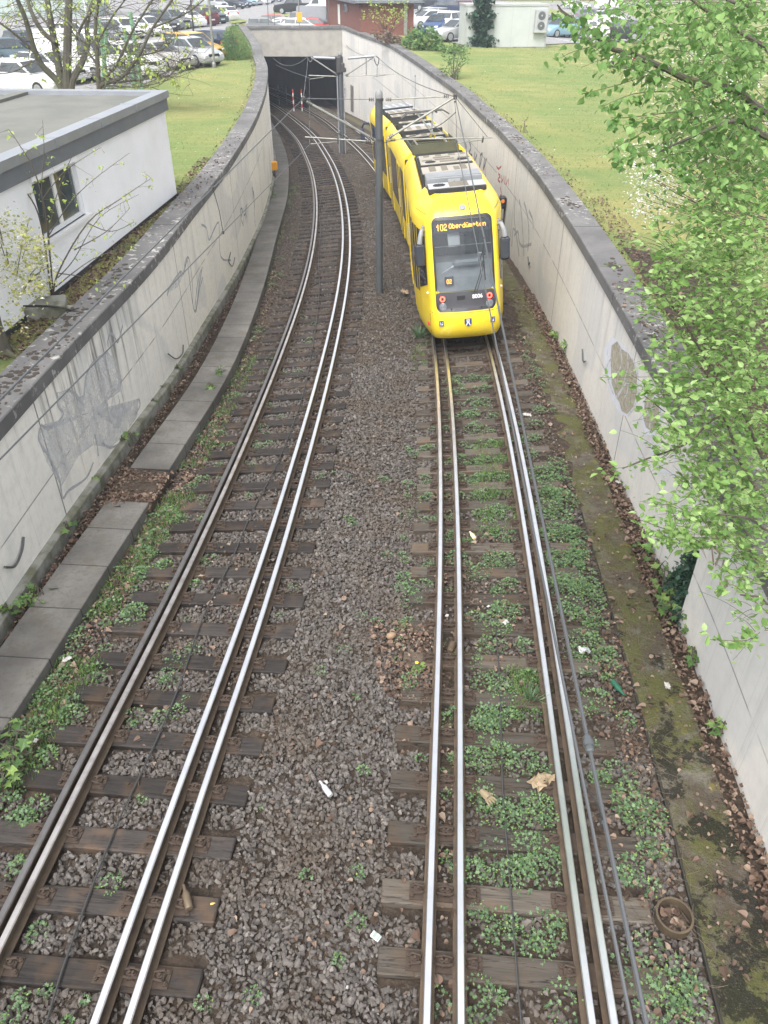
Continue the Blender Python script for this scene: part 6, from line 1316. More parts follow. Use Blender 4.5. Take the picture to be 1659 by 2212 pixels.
# --- leafy overhanging linden on the right
def leafy(name, label, cat, trunk, boughs, polys, sprays, tmpl, mat, lsize, lab=None, droop=.6, flat=.55, bsz=(.05,.007)):
    r = thing(name, label, cat, trunk); b = Vector(trunk); m = MB()
    if name == 'tree': twigset(m, [(0,0,-.3),(.1,.1,1.5),(0,.2,3.5),(-.2,.1,6)], .28, .12, 9)
    for pts, d0, d1 in boughs:
        k = len(pts); P = [atd(x, y, d0+(d1-d0)*i/(k-1))-b for i, (x, y) in enumerate(pts)]; st = Vector((0,.1, min(max(P[0].z, .3), 5.5))); twigset(m, [st, st.lerp(P[0], .6)+Vector((0,0,.15))]+P, *bsz, 7)
    m.build('trunk' if name == 'tree' else 'stems', MT['bark'] if name == 'tree' else MT['twig'], r, smooth=True)
    tw = MB(); pos = []
    for pts, d0, d1, nl in sprays:
        k = len(pts); P = twigset(tw, [atd(x, y, d0+(d1-d0)*i/(k-1))-b+Vector((random.gauss(0,.05), random.gauss(0,.05), random.gauss(0,.04))) for i, (x, y) in enumerate(pts)], .006, .0025, 4)
        for _ in range(nl): t = random.random()**.8; i = min(int(t*(len(P)-1)), len(P)-2); pos.append(P[i].lerp(P[i+1], random.random())+Vector((random.gauss(0,.045), random.gauss(0,.045), random.gauss(-.02,.04))))
    for poly, cnt, d0, d1 in polys:
        xs = [p[0] for p in poly]; ys = [p[1] for p in poly]; c = 0
        while c < cnt:
            x, y = random.uniform(min(xs), max(xs)), random.uniform(min(ys), max(ys))
            if not in_poly(np.array([x]), np.array([y]), poly)[0]: continue
            p = atd(x, y, random.uniform(d0, d1))-b
            if p.z+b.z < zt(p.x+b.x, p.y+b.y)+.15: continue
            a = random.uniform(0, 6.28); l = random.uniform(.15, .5); e = p+Vector((l*math.cos(a), l*math.sin(a), random.uniform(-.12, .2))); twigset(tw, [p, (p+e)/2+Vector((0,0,.03)), e], .0035, .0015, 3)
            k = random.randrange(4, 10); c += k
            for _ in range(k): pos.append(p.lerp(e, random.random())+Vector((random.gauss(0,.05), random.gauss(0,.05), random.gauss(0,.05))))
    tw.build('twigs', MT['gtwig'], r); leaves('leaves', np.array([tuple(p) for p in pos]), lsize, tmpl, mat, r, droop, flat); return r
leafy('tree', 'broad-leaved tree reaching in with long drooping leafy branches over the lawn', 'tree', (8.2, 9.6, 1.7),
 [([(1700,130),(1659,106),(1556,41),(1504,8),(1480,-20)], 8.4, 8.0), ([(1700,250),(1588,196),(1493,174),(1441,150),(1365,117),(1316,103),(1283,73),(1250,48),(1217,26),(1204,10)], 8.2, 7.8), ([(1700,300),(1624,272),(1580,262),(1480,302),(1420,330)], 7.8, 7.4), ([(1690,30),(1600,10),(1520,-20)], 8.6, 8.4)],
 [([(1340,0),(1659,0),(1659,440),(1560,430),(1480,400),(1420,320),(1400,250),(1420,180),(1400,120),(1350,60)], 1800, 7.0, 9.6), ([(1470,0),(1659,0),(1659,430),(1540,430),(1470,330)], 1800, 7.4, 10.5), ([(1215,0),(1340,0),(1350,60),(1290,90),(1250,60)], 100, 7.4, 8.2), ([(1262,85),(1350,60),(1420,120),(1400,150),(1300,160)], 170, 7.3, 8.2), ([(1540,400),(1659,400),(1659,640),(1560,600),(1500,500)], 420, 7.6, 9.5)],
 [([(1365,117),(1300,120),(1244,126),(1214,131)], 7.8, 7.7, 34), ([(1270,60),(1262,90),(1290,120)], 7.8, 7.5, 26), ([(1430,150),(1400,165),(1330,180),(1258,195)], 7.9, 7.7, 46), ([(1460,180),(1370,210),(1294,243)], 7.8, 7.5, 60), ([(1460,236),(1370,253),(1305,272)], 7.7, 7.4, 56), ([(1470,262),(1410,275),(1319,302)], 7.6, 7.3, 52), ([(1470,300),(1403,313),(1349,322),(1324,351)], 7.5, 7.2, 54), ([(1500,320),(1440,340),(1392,354)], 7.4, 7.2, 44), ([(1530,350),(1490,365),(1450,382)], 7.4, 7.2, 34), ([(1441,150),(1390,140),(1340,125)], 7.9, 7.7, 40), ([(1560,41),(1470,40),(1400,50)], 8.2, 7.9, 60), ([(1215,24),(1225,50),(1240,70)], 7.8, 7.7, 14), ([(1250,48),(1230,20),(1250,0)], 7.8, 7.8, 20)],
 HEART, LF['linden'], .058, droop=.75)
leafy('shrub', 'fresh green dogwood-like shrub leaning over the coping in the lower right', 'shrub', (6.0, 6.6, 1.7),
 [([(1690,1050),(1600,880),(1540,800),(1480,700),(1435,640)], 8.0, 7.6), ([(1690,1100),(1600,1000),(1560,900),(1480,960),(1400,990),(1345,1012)], 7.6, 7.2), ([(1690,1150),(1620,1120),(1540,1110)], 7.2, 6.9), ([(1680,900),(1600,700),(1560,600)], 8.4, 8.2), ([(1690,1300),(1640,1290),(1600,1285)], 6.8, 6.6)],
 [([(1470,470),(1560,440),(1659,440),(1659,1180),(1600,1190),(1520,1130),(1480,1040),(1440,920),(1420,830),(1440,720),(1410,620)], 3800, 6.8, 8.8), ([(1520,560),(1659,520),(1659,1290),(1600,1260),(1540,1130),(1500,900)], 2500, 7.0, 9.6), ([(1400,560),(1470,520),(1460,680),(1410,690)], 190, 7.5, 8.0), ([(1440,1080),(1540,1130),(1600,1190),(1500,1200),(1420,1180)], 330, 6.8, 7.3), ([(1600,1180),(1659,1180),(1659,1390),(1625,1360)], 210, 6.5, 7.0), ([(1395,830),(1440,800),(1460,960),(1420,980)], 110, 7.2, 7.5)],
 [([(1560,830),(1480,822),(1400,815),(1303,806)], 7.5, 7.2, 40), ([(1480,960),(1420,985),(1330,1012)], 7.3, 7.1, 46), ([(1440,880),(1390,850),(1380,845)], 7.4, 7.2, 16), ([(1520,1060),(1450,1063),(1398,1066)], 7.1, 6.9, 26), ([(1520,1170),(1450,1150),(1380,1120)], 7.0, 6.8, 40), ([(1540,1160),(1460,1170),(1394,1168)], 7.0, 6.8, 44), ([(1659,1260),(1600,1245),(1530,1225)], 6.7, 6.6, 30), ([(1659,1330),(1590,1285),(1535,1290)], 6.6, 6.5, 34), ([(1659,1390),(1600,1385),(1535,1388)], 6.5, 6.4, 46), ([(1480,560),(1440,500),(1425,450)], 8.0, 7.8, 18), ([(1460,640),(1420,600),(1395,575)], 7.8, 7.6, 22), ([(1455,760),(1420,745),(1385,760)], 7.6, 7.4, 20)],
 POINT, LF['dogwood'], .063, droop=-.35, flat=.45, bsz=(.022,.007))
# --- white blossom shrub behind
def blossom():
    b = Vector((8.8, 13.0, 1.6)); r = thing('blossom_shrub', 'white flowering shrub seen through the leafy branches above the lawn edge', 'shrub', b); m = MB(); P = []; Q = []
    cl = [(1455,85),(1478,122),(1400,162),(1425,180),(1445,195),(1520,130),(1560,115),(1600,140),(1640,90),(1520,200),(1480,240),(1445,215),(1440,300),(1420,330),(1380,322),(1362,345),(1400,350),(1430,345),(1452,340),(1470,320),(1500,350),(1380,370),(1400,385),(1420,390),(1450,400),(1480,400),(1390,408),(1415,375),(1380,425),(1395,440),(1408,436),(1420,430),(1405,472),(1470,430),(1500,300),(1550,260),(1600,240),(1640,260),(1560,330),(1610,330),(1645,350),(1540,180),(1380,450),(1440,420),(1500,160),(1580,190),(1630,170)]
    for x, y in cl:
        d = random.uniform(11.5, 13.2); c = atd(x, y, d)-b
        if c.z < .3: c.z = .3
        for _ in range(random.randrange(28, 66)): P.append(c+Vector((random.gauss(0,.16), random.gauss(0,.14), random.gauss(0,.09))))
        for _ in range(8): Q.append(c+Vector((random.gauss(0,.2), random.gauss(0,.2), random.gauss(0,.12))))
        s = Vector((random.uniform(-.3,.4), random.uniform(-.3,.3), 0)); twigset(m, [s, s.lerp(c, .35)+Vector((random.gauss(0,.3),random.gauss(0,.3),.6)), s.lerp(c, .7)+Vector((random.gauss(0,.2),random.gauss(0,.2),.2)), c], .014, .003, 4)
    m.build('stems', MT['twig'], r); leaves('blossoms', np.array([tuple(p) for p in P]), .040, DIAM, LF['bloom'], r, 0, .2); leaves('leaves', np.array([tuple(p) for p in Q]), .06, POINT, LF['linden'], r)
blossom()
def bush(name, label, cat, base, pts, mat, tmpl, size, stems=6, h=1.0, droop=0, flat=.3, bloom=None):
    b = Vector(base); r = thing(name, label, cat, b); P = np.array([tuple(p-b) for p in pts]); m = MB()
    for _ in range(stems):
        e = Vector(P[random.randrange(len(P))]); twigset(m, [(random.gauss(0,.08), random.gauss(0,.08), 0), e*.5+Vector((0,0,.15)), e], .018*h, .004*h, 4)
    m.build('stems', MT['twig'], r); leaves('leaves', P, size, tmpl, mat, r, droop, flat)
    if bloom: leaves('blossoms', P[RNG.integers(0, len(P), bloom)]+RNG.normal(0, .05, (bloom, 3)), .05, DIAM, LF['bloom'], r, 0, .2)
    return r
def cloud(poly, n, d0, d1, dens=None):
    out = []; xs = [p[0] for p in poly]; ys = [p[1] for p in poly]
    while len(out) < n:
        x, y = random.uniform(min(xs), max(xs)), random.uniform(min(ys), max(ys))
        if in_poly(np.array([x]), np.array([y]), poly)[0]:
            c = atd(x, y, random.uniform(d0, d1)); c.z = max(c.z, zt(c.x, c.y)+.03)
            for _ in range(5): out.append(c+Vector((random.gauss(0,.07), random.gauss(0,.07), random.gauss(0,.07))))
    return out[:n]
b = atz(40, 665, 1.66); dp = (b-Vector((0,0,CAMH))).length*.93
bush('shrub', 'cream flowering shrub in front of the house below the window', 'shrub', b, cloud([(0,440),(45,470),(70,500),(105,530),(125,580),(110,620),(95,640),(60,650),(0,640)], 1500, 12.2, 14.0)+cloud([(0,640),(60,640),(80,690),(0,770)], 110, 12.0, 13.0), leafmat('cream_bush', [(.30,.33,.09),(.42,.43,.14),(.52,.48,.22),(.24,.30,.08)], .4), POINT, .05, 14, 1.0, .2, .3, 140)
# sapling before the window
def sapling():
    b = atz(116, 655, 1.66); r = thing('sapling', 'thin sapling with tiny fresh leaves crossing the house window', 'sapling', b); m = MB(); P = []
    for pts, d in (([(116,655),(104,511),(92,430),(70,360),(40,310),(20,280)], 0), ([(113,655),(90,490),(60,420),(20,395),(-10,385)], .2), ([(114,650),(125,590),(189,482),(260,430),(327,385)], -.2), ([(125,600),(160,560),(215,470),(300,420)], .1), ([(120,620),(200,560),(290,530)], -.3), ([(104,511),(120,430),(150,350),(160,330)], .2), ([(95,470),(90,400),(95,330),(92,260)], 0), ([(125,590),(190,600),(250,620)], -.2), ([(189,482),(240,500),(290,480)], .1), ([(100,560),(60,500),(10,470)], .1), ([(160,540),(230,500),(280,450)], 0), ([(104,511),(150,440),(200,390),(280,330)], .15), ([(92,430),(140,370),(215,320)], -.1)):
        k = len(pts); Q = twigset(m, [aty(x, y, b.y+d*i/max(k-1,1))-b for i, (x, y) in enumerate(pts)], .020 if pts[0][1] > 640 else .011, .003, 5)
        for q in Q[len(Q)//3:]:
            if random.random() < .8:
                e = q+Vector((random.gauss(0,.12), random.gauss(0,.12), random.gauss(.02,.10))); twigset(m, [q, (q+e)/2, e], .004, .002, 3); P += [e+Vector((random.gauss(0,.03), random.gauss(0,.03), random.gauss(-.02,.03))) for _ in range(random.randrange(2,5))]
    m.build('stems', MT['twig'], r, smooth=True); leaves('leaves', np.array([tuple(p) for p in P]), .055, POINT, LF['spring'], r, .6)
sapling()
# bushes by the copings and the portal
def gdep(x, y): p = gz(x, y); return p.y*_c+(CAMH-p.z)*_s
for poly, n, y0, sz, mat, lab in (([(483,128),(478,95),(490,60),(512,52),(525,75),(540,95),(544,125),(520,130)], 9000, (512,128), .055, 'bush', 'tall feathery green bush at the end of the lawn beside the coping'),
    ([(868,100),(880,75),(905,58),(935,62),(955,85),(960,108),(910,112)], 1500, (915,108), .16, 'bush', 'green shrub in front of the white cars beside the brick house'),
    ([(800,72),(830,66),(860,78),(880,100),(870,106),(830,92)], 700, (845,98), .14, 'dry', 'low brown shrub on the bank behind the coping'),
    ([(940,105),(960,95),(1000,98),(1010,112),(970,118)], 500, (975,115), .12, 'bush', 'low light green shrub in front of the silver saloon')):
    dd = gdep(*y0); bush('shrub', lab, 'shrub', gz(*y0), cloud(poly, n, dd-1.0, dd+.6), LF[mat], POINT, sz, 14, 2, -.3, .2)
def yng(base, dd, polys, n, lab, sz, mat='bush'):
    b = gz(*base); bush('young_tree', lab, 'young tree', b, sum((cloud(p, n, dd-.5, dd+.4) for p in polys), []), LF[mat], POINT, sz, 16, 1.6, -.2, .2)
yng((979,172), gdep(979,172), [[(950,150),(958,110),(985,95),(1015,105),(1008,140),(985,168),(965,165)]], 520, 'willowy young tree rising beside the coping of the right lawn', .10)
bush('shoot', 'tiny leafless shoot beside the coping of the right lawn', 'shoot', gz(1132,288), cloud([(1125,285),(1120,265),(1145,248),(1140,280)], 30, gdep(1132,288)-.2, gdep(1132,288)+.2), LF['dry'], POINT, .05, 7, .35)
yng((838,80), gdep(838,80)-5, [[(775,35),(800,0),(880,0),(890,40),(850,60),(810,55)]], 420, 'bare yellowish tree leaning before the brick house', .13, 'spring')
# ivy in the corner between the two wall sections, maple seedlings
b = att(1478, 1335, -.2); P = []
for _ in range(2200):
    t = random.random(); y = 1190+160*t; xc = 1512-.16*(y-1195)+6*math.sin(y*.1); w = 9+46*math.sin(min(t*1.25, 1)*math.pi/2)
    q = onwall(WR, xc-random.random()**1.3*w, y)
    if q is None: continue
    P.append(Vector((WR(q.y), q.y, q.z))+Vector((-abs(random.gauss(0,.07))-.01, 0, 0)))
bush('ivy', 'dark ivy clump growing in the wall corner above the leaf litter', 'ivy', b, P, LF['ivy'], HEART, .055, 6, 1, .6, .3)
SEED = [(1420,1243,.20),(1432,1266,.24),(1452,1310,.28),(1465,1345,.26),(1440,1330,.2),(1480,1375,.16),(1492,1425,.14),(1222,768,.3),(1195,735,.2),(1375,1080,.22),(1225,760,.2),(1560,1585,.14),(1548,1500,.1),(1395,1190,.18)]
for i, (x, y, s) in enumerate(SEED):
    b = att(x, y, -.18); P = [b+Vector((random.gauss(0,s*.42), random.gauss(0,s*.42), s*random.uniform(.4,1.25))) for _ in range(12)]
    bush('seedling', ['maple seedling rooted in leaf litter along the far side wall','maple seedling at the foot of the pale wall, below the ivy'][int(y > 1230)], 'seedling', b, P, LF['weed'], MAPLE, .10, 5, .6, .1, .7)['group'] = 'maple seedlings along the walls'
for i, (x, y, s) in enumerate([(30,1330,.24),(62,1312,.22),(92,1290,.2),(150,1150,.16),(200,1050,.16),(285,955,.2),(270,965,.2),(345,850,.16),(478,815,.2),(455,845,.14),(385,808,.18),(330,880,.14),(30,1600,.3),(40,1640,.3),(18,1690,.25),(585,415,.3),(592,430,.25)]):
    b = att(x, y, -.12); P = [b+Vector((random.gauss(0,s*.4), random.gauss(0,s*.4), s*random.uniform(.3,1.1))) for _ in range(13)]
    bush('seedling', 'maple seedling growing beside the grey slab walkway', 'seedling', b, P, LF['weed'], MAPLE, .10, 5, .6, .1, .7)['group'] = 'maple seedlings by the slab walkway'
# ------------------------------------------------------------------ posts, signs, wall fittings and litter
def post(name, base, top, r, label, mat, cat='lamp post', group=None, dark=None, Y=None):
    b = gz(*base) if Y is None else aty(*base, Y)
    if Y: b.z = zt(b.x, Y)
    t = aty(*top, b.y); rt = thing(name, label, cat, b, 0, group); m = MB(); m.tube([(0,0,-.1), (t.x-b.x, 0, t.z-b.z+1.2)], [r, r*.75], 10); m.build('pole', MT[mat], rt, smooth=True)
    m = MB(); m.lathe([(r*1.6,0),(r*1.6,.25),(r,.3)], 10); m.build('foot', MT[mat], rt); return rt, b
post('lamp_post', (463,147), (453,0), .075, 'slim pale grey lamp post at the lawn corner beside the silver hatchback', 'tube')
post('lamp_post', (419,80), (413,0), .08, 'black lamp post in the middle of the left car park', 'black')
post('lamp_post', (1394,92), (1408,0), .17, 'thick leaning grey lamp post at the right lawn edge', 'tube')
post('slim_trunk', (1308,48), (1319,0), .16, 'slim dark tree trunk on the grass strip behind the white saloon', 'bark', 'tree trunk')
post('thin_post', (1347,34), (1350,0), .06, 'thin pale post behind the slim tree trunk', 'tube', 'post')
for x, y0, lab in ((594,78,'thin fence post on the portal roof nearest the bush'),(580,66,'thin fence post further along the portal roof'),(711,66,'dark thin stake on the portal roof by the white hatchback')): post('fence_post', (x,y0), (x,y0-40), .035, lab, 'steel', 'post', Y=84)
rt, b = post('sign_post', (647,64), (645,0), .05, 'thin post carrying an orange square sign behind the portal', 'tube', 'sign post', Y=84)
q = aty(647,37,b.y)-b; m = MB(); m.box(q+Vector((0,-.06,0)), (.50,.03,.72), bev=.01); m.build('sign', MT['orange'], rt)
gp = thing('green_frame', 'green steel A-frame posts carrying a grey board behind the flat roof', 'frame', gz(265,192)); b = Vector(gp.location)
for (x0,y0),(x1,y1) in (((234,192),(212,43)),((307,192),(281,26)),((222,185),(230,60)),((290,180),(268,60))):
    m = MB(); m.tube([aty(x0,y0,b.y)-b, aty(x1,y1,b.y)-b], .10, 6); m.build('leg', MT['green'], gp)
m = MB(); m.box((aty(272,172,b.y)-b)+Vector((0,.15,0)), (aty(305,172,b.y).x-aty(240,172,b.y).x, .06, 1.25), bev=.02); m.build('board', MT['grey'], gp)
br = thing('barrier', 'red and white striped barrier with orange warning lamp on the lawn', 'barrier', gz(1352,148), .1); m = MB(); m.box((0,0,.55), (2.2,.06,.28), bev=.01); m.build('board', MT['signwhite'], br)
m = MB()
for i in range(5): m.box((-.9+.45*i,-.035,.55), (.2,.01,.27), rot=Matrix.Rotation(.35,3,'Y'))
m.build('stripe', MT['redp'], br); m = MB(); m.box((-.9,0,.3), (.08,.3,.6)); m.box((.9,0,.3), (.08,.3,.6)); m.box((0,0,.04), (2.4,.5,.08)); m.build('foot', MT['rubber'], br); m = MB(); m.lathe([(.05,.7),(.13,.78),(.13,1.0),(.06,1.08)], 10); m.build('lamp', MT['orange'], br)
# signal on the right wall, hooks, cable box
def wallp(cur, x, y, side, off=.0):
    p = onwall(cur, x, y); t = cur.tan(p.y); return p+Vector((t.y,-t.x,0))*side*off
p = wallp(WR, 1094, 440, -1); sg = thing('rail_signal', 'black tram signal with lit lamps fixed to the pale wall behind the tram', 'signal', p)
m = MB(); m.box((-.16,0,.05), (.26,.28,.42), bev=.04); m.build('housing', MT['black'], sg); m = MB(); m.box((-.30,-.06,-.30), (.26,.26,.36), bev=.06); m.build('housing', MT['black'], sg)
m = MB(); m.lathe([(.07,0),(.07,.02),(.04,.03)], 10, 0, Matrix.Translation((-.16,-.14,.12)) @ Matrix.Rotation(math.pi/2,4,'X')); m.build('orange_lamp', MT['orangel'], sg); m = MB(); m.lathe([(.05,0),(.05,.02),(.03,.03)], 10, 0, Matrix.Translation((-.36,-.19,-.38)) @ Matrix.Rotation(math.pi/2,4,'X')); m.build('green_lamp', MT['greenl'], sg)
m = MB(); m.tube([(-.05,0,-.1),(-.04,0,-1.6)], .03, 6); m.tube(sm_path([(-.36,0,-.45),(-.30,0,-.75),(-.15,0,-.6),(-.05,0,-.5)]), .014, 5); m.build('cable', MT['insul'], sg)
p = att(594,384,-.05); bx = thing('trackside_box', 'small orange yellow control box on a dark stand beside the walkway', 'control box', p); hgt = aty(594,358,p.y).z-p.z
m = MB(); m.box((0,0,hgt), (.34,.3,.42), bev=.04); m.build('box', MT['orange'], bx); m = MB(); m.tube([(0,0,0),(0,0,hgt-.2)], .05, 6); m.tube([(-.15,0,hgt-.25),(-.1,0,.3),(-.05,0,.1)], .03, 5); m.build('stand', MT['insul'], bx)
HK = [(WL,'L',[(394,745),(391,764),(376,775),(357,764)],.014,'bright curved wire end sticking out of the left wall joint'),(WL,'L',[(497,545),(492,565),(499,575),(503,556)],.014,'small curved wire end at a farther left wall joint'),(WL,'L',[(48,1160),(42,1190),(25,1222),(0,1225)],.02,'grey cable end hanging at the nearest left wall joint'),(WR,'R',[(1260,754),(1262,775),(1266,782),(1272,780)],.016,'dark hook on the right wall joint behind the tram'),(WR,'R',[(1142,555),(1145,572),(1148,566)],.02,'dark hook on the wall joint close to the tram mirror')]
for cur, sd_, pts, rad, lab in HK:
    s = 1 if sd_ == 'L' else -1; P = [wallp(cur, x, y, s, .02+.06*(i/len(pts))) for i, (x, y) in enumerate(pts)]; m = MB(); m.tube(sm_path(P, 5), rad, 6); tag(m.build('cable_hook', MT['wire'], smooth=True), lab, 'cable end')
for x, lab, col in ((635,'red and white marker stake left of its twin at the tunnel mouth',0),(653,'red and white marker stake right of its twin at the tunnel mouth',0)):
    b = att(x, 240, -.2); r = thing('marker_stake', lab, 'marker stake', b); 
    for k in range(6): m = MB(); m.lathe([(.05,.0),(.05,.30)], 8, 0, Matrix.Translation((0,0,.30*k))); m.build('band', MT['redp' if k % 2 else 'signwhite'], r)
for x, lab in ((603,'pale marker stake deep inside the tunnel, left'),(620,'pale marker stake deep inside the tunnel, right')):
    b = att(x, 226, -.2); r = thing('marker_stake', lab.replace(', left',' on the left side').replace(', right',' on the right side'), 'marker stake', b); m = MB(); m.lathe([(.045,0),(.045,1.7)], 7); m.build('stake', MT['grey'], r)
p = wallp(WR, 746, 197, -1, .05); sn = thing('number_sign', 'small white sign with black figure 7 on the wall beside the tunnel', 'sign', p, -.2); t = WR.tan(p.y); m = MB(); q = Vector((t.x,t.y,0)); nn = Vector((-t.y,t.x,0))
m.poly([q*.33+Vector((0,0,-.42)), -q*.33+Vector((0,0,-.42)), -q*.33+Vector((0,0,.42)), q*.33+Vector((0,0,.42))]); sn.rotation_euler = (0,0,0); m.build('plate', MT['signwhite'], sn); m = MB(); e = nn*.012; F = lambda a, z: -q*a*-1+e+Vector((0,0,z))
m.poly([F(.18,.22),F(-.18,.22),F(-.18,.12),F(.18,.12)]); m.poly([F(-.18,.14),F(-.06,.14),F(.06,-.24),F(-.05,-.24)]); m.build('figure', MT['black'], sn)
P = [wallp(WR, x, y, -1, .012) for x, y in ((757,182),(764,187),(764,243),(758,240))]; m = MB(); m.poly(P); d = m.build('niche_shade', plain('niche_shade_paint', (.16,.15,.135), .9), wr)  # flat dark sheet on the wall, recess shade put into its colour
# things lying in the track bed
def lying(name, x, y, label, cat, build, dz=-.12, yaw=0.0):
    p = att(x, y, dz); p.z = bz(p.x, p.y)+dz; r = thing(name, label, cat, p, yaw); build(r); return r
def bottle(r, mat, L=.24, rad=.035, cap=None):
    q = Matrix.Translation((-L/2,0,rad)) @ Matrix.Rotation(math.pi/2,4,'Y'); m = MB(); m.lathe([(rad*.8,0),(rad,.01),(rad,L*.58),(rad*.45,L*.78),(rad*.38,L*.97)], 14, 0, q); m.build('body', mat, r, smooth=True)
    m = MB(); m.lathe([(rad*.43,L*.93),(rad*.43,L*1.0)], 10, 0, q); m.build('cap', cap or mat, r)
def crumple(r, mat, sx, sy, sz, seed=1, name='sheet'):
    rd = random.Random(seed); m = MB(); n = 7; rows = [m.add([((i/n-.5)*sx+rd.gauss(0,.06)*sx, (j/n-.5)*sy+rd.gauss(0,.06)*sy, abs(rd.gauss(.5,.4))*sz) for i in range(n+1)]) for j in range(n+1)]
    for j in range(n):
        for i in range(n): m.face((rows[j]+i, rows[j]+i+1, rows[j+1]+i+1, rows[j+1]+i))
    m.build(name, mat, r)
BR = plain('dusty_brown_plastic', (.13,.095,.06), .5, 0, (.10,.07,.045), 20); CLR = plain('dirty_clear_plastic', (.45,.47,.48), .2, 0, (.30,.31,.32), 12); GRN = plain('green_glass', (.02,.10,.06), .1); CARDB = plain('cardboard', (.34,.26,.17), .9, 0, (.25,.19,.12), 12); FOIL = plain('crumpled_foil', (.55,.55,.57), .4, .3, (.45,.46,.48), 25)
lying('bottle', 404, 1942, 'dusty brown plastic bottle lying by the curved track rail', 'bottle', lambda r: bottle(r, BR, .25, .038), -.15, 2.0)
lying('bottle', 703, 1707, 'squashed clear plastic bottle on the ballast strip', 'bottle', lambda r: (bottle(r, CLR, .22, .032), crumple(r, MT['black'], .1, .06, .03, 3, 'label')), -.14, 2.2)
lying('bottle', 1334, 1492, 'green glass bottle lying beside the mossy walkway', 'bottle', lambda r: bottle(r, GRN, .25, .036), -.14, -1.2)
lying('drink_can', 1020, 1158, 'yellow and white can standing out between the tram rails', 'can', lambda r: bottle(r, plain('can_paper', (.70,.66,.50), .5, 0, (.55,.42,.08), 30), .19, .034), -.13, 1.9)
def pack(r):
    m = MB(); m.box((0,0,.0125), (.09,.058,.024), bev=.003); m.build('carton', MT['signwhite'], r); m = MB(); m.box((.012,0,.0255), (.03,.05,.002)); m.box((-.032,0,.0255), (.018,.055,.002)); m.build('print', plain('print_green', (.25,.33,.28), .6), r)
lying('cigarette_pack', 812, 2024, 'white cigarette packet lying on the end of a sleeper', 'packet', pack, -.165, 2.5)
lying('cardboard_piece', 1170, 1690, 'torn piece of brown cardboard between weeds under the tram rails', 'cardboard', lambda r: crumple(r, CARDB, .26, .16, .05, 5), -.12, .6)
lying('work_glove', 1050, 1722, 'dirty tan work glove lying among weeds between the rails', 'glove', lambda r: (lambda m: ([m.tube([(-.08,0,.02),(.0,0,.03),(.03,0,.025)], [.03,.045,.04], 8)]+[m.tube([(.03,y,.02),(.07,y*1.5,.022),(.11,y*1.8,.012)], [.013,.012,.009], 6) for y in (-.03,-.01,.01,.03)]+[m.tube([(-.01,.04,.02),(.03,.075,.02)], [.013,.009], 6)], m.build('leather', plain('glove', (.24,.19,.12), .9), r, smooth=True)))(MB()), -.13, -.9)
for i, (x, y, s, lab) in enumerate(((1262,1408,.16,'crumpled shiny foil beside the thick wire clamp'),(1092,1346,.10,'white torn packaging between the tram rails'),(1441,1483,.10,'pale paper roll on the mossy walkway'),(1335,1042,.09,'crumpled white tissue at the wall foot below the leafy branch'),(75,1600,.08,'white paper scrap among seedlings by the walkway'),(145,1423,.11,'crumpled white paper beside the slab walkway'),(966,1328,.06,'small white scrap between the polished rails'),(874,627,.30,'pale brown cardboard sheet on the ballast beside the tram'),(505,545,.05,'tiny white scrap near the slab walkway'),(1137,905,.16,'pale crumpled wrapper beside the tram rail'),(1055,1310,.05,'tiny white litter scrap near the inner rail'),(750,2133,.03,'tiny white plug lying in the dark ballast'),(705,1690,.05,'little clear plastic scrap beside the squashed bottle'))):
    lying('paper_scrap', x, y, lab, 'litter', lambda r, s=s, i=i: crumple(r, CARDB if 'cardboard' in lab else (FOIL if 'foil' in lab else MT['paper']), s, s*.65, s*.25, 10+i), -.14 if x < 1300 else -.05, i*.7)
lying('butt', 460, 1953, 'small yellow plastic plug on the dark sleeper end', 'plug', lambda r: bottle(r, plain('yellow_plug', (.65,.50,.15), .6), .045, .01), -.165, .3)
lying('rusty_tube', 975, 1402, 'brown rusty pipe stub lying between the polished rails', 'pipe', lambda r: (lambda m: (m.lathe([(.03,0),(.045,.02),(.05,.14),(.045,.16)], 12, 0, Matrix.Translation((-.08,0,.04)) @ Matrix.Rotation(math.pi/2,4,'Y')), m.build('shell', MT['rust'], r)))(MB()), -.16, 1.2)
lying('brown_leaf_lump', 845, 1375, 'smooth tan brown lump lying on dead leaves beside the tram track', 'lump', lambda r: (lambda m: (m.lathe([(.01,0),(.04,.02),(.05,.07),(.035,.12),(.01,.14)], 12, 0, Matrix.Translation((-.07,0,.04)) @ Matrix.Rotation(math.pi/2,4,'Y')), m.build('body', plain('tan_lump', (.28,.19,.12), .7), r, smooth=True)))(MB()), -.15, .4)
def ring_(r):
    m = MB(); R_ = [(.155,0),(.168,.0),(.168,.10),(.172,.115),(.150,.115),(.150,.02)]; n = 36; rings = [m.add([(a*math.cos(2*math.pi*j/n), a*math.sin(2*math.pi*j/n), z) for j in range(n)]) for a, z in R_]
    for k in range(len(R_)):
        k2 = (k+1) % len(R_)
        for j in range(n): m.face((rings[k]+j, rings[k]+(j+1) % n, rings[k2]+(j+1) % n, rings[k2]+j))
    m.build('wall', plain('rusty_ring', (.075,.055,.034), .7, .1, (.11,.082,.05), 8, bump=.3), r, smooth=True); m = MB(); m.lathe([(.148,.0),(.148,.015),(.05,.02)], 20); m.build('soil_fill', MT['soil'], r); leaves('dead_leaves', np.concatenate([RNG.uniform(-.09, .09, (16,2)), np.full((16,1), .03)], 1), .06, HEART, LF['dry'], r, 0, .6)
lying('pipe_ring', 1452, 1990, 'rusty brown pipe ring filled with dead leaves beside the mossy walkway', 'pipe ring', ring_, -.20)
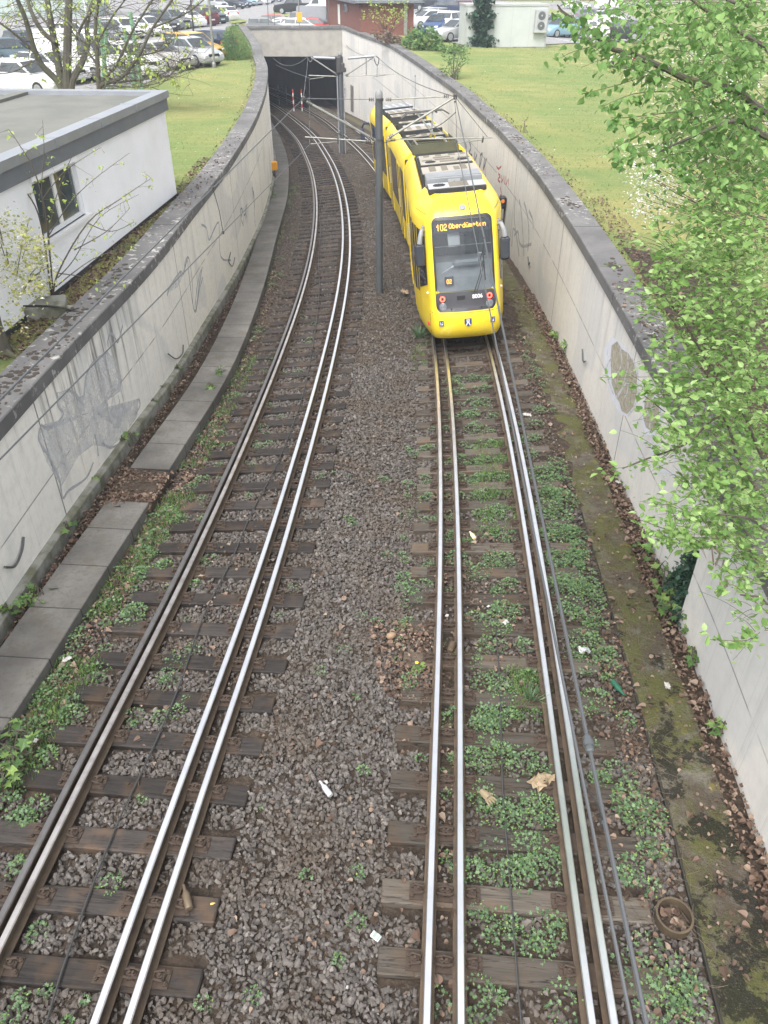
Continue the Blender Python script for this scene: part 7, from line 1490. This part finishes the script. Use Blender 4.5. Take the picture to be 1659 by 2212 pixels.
def dandelion(r):
    m = MB(); m.tube([(0,0,0),(.01,0,.10)], .004, 5); m.build('stem', LF['weed'], r); m = MB(); m.lathe([(.004,.10),(.022,.105),(.024,.112),(.008,.120)], 10); m.build('flower', plain('dandelion_yellow', (.80,.60,.02), .7), r); leaves('leaves', RNG.normal(0, .02, (14,3))+np.array([0,0,.02]), .075, POINT, LF['weed'], r, .1, .7)
lying('dandelion', 900, 1442, 'single yellow dandelion flower on the dead leaves by the tram rail', 'flower', dandelion, -.18)
def tuft(r, n=60, h=.2):
    leaves('blades', RNG.normal(0, .03, (n,3))*np.array([1,1,.2]), h, ([(-.02,0,0),(.02,0,0),(.015,.6,.05),(0,1,.2)], [(0,1,2),(0,2,3)]), LF['weedblue'], r, -1.3, .1, svar=.4)
lying('grass_tuft', 1148, 1512, 'blue green tuft of grass beside the tram rail', 'grass tuft', lambda r: tuft(r, 70, .2), -.19); lying('grass_tuft', 905, 722, 'bushy tuft growing beside the tram front corner', 'grass tuft', lambda r: tuft(r, 90, .32), -.19)
# beside the house: concrete block, pipe, dark stump
b = atz(92, 682, 1.68); r = thing('concrete_block', 'grey concrete block with a black hose between house and coping', 'block', b, .3); m = MB(); m.box((0,0,.12), (.9,.6,.28), bev=.02); m.build('block', MT['foot'], r); m = MB(); m.tube(sm_path([(-.9,-.1,.25),(-.3,-.25,.30),(.3,-.35,.26),(.8,-.5,.12)]), .018, 6); m.build('hose', MT['rubber'], r)
m = MB(); a, c = atz(122, 668, 1.76), atz(160, 667, 1.80); m.tube([a, c], .07, 10); tag(m.build('drain_pipe', plain('drain_pipe', (.27,.25,.21), .7), smooth=True), 'pale drain pipe lying between the concrete block and the coping', 'pipe')
b = atz(3, 768, 1.68); r = thing('tree_stump', 'dark old stump on the grass at the frame edge below the cream shrub', 'stump', b); m = MB(); m.lathe([(.22,0),(.17,.15),(.15,.5),(.16,.75),(.1,.8)], 10); m.build('trunk', MT['bark'], r); m = MB(); m.tube([(.1,-.05,.1),(.35,-.2,.03),(.6,-.3,.0)], [.06,.04,.02], 6); m.build('root', MT['bark'], r)
# ------------------------------------------------------------------ added fog volume standing in for veiling lens glare
m = MB(); m.box((0, 90, 12), (420, 460, 38)); hz_ = NT('glare_air'); hz_.t.links.remove(hz_.out.inputs['Surface'].links[0]); hz_.t.nodes.remove(hz_.b)
pv = hz_.n('ShaderNodeVolumePrincipled'); pv.inputs['Color'].default_value = (.86,.92,1,1); pv.inputs['Density'].default_value = .0013; pv.inputs['Anisotropy'].default_value = .3; hz_.l(pv.outputs[0], hz_.out.inputs['Volume'])
tag(m.build('glare_haze', hz_.m), None, None, None, 'stuff')
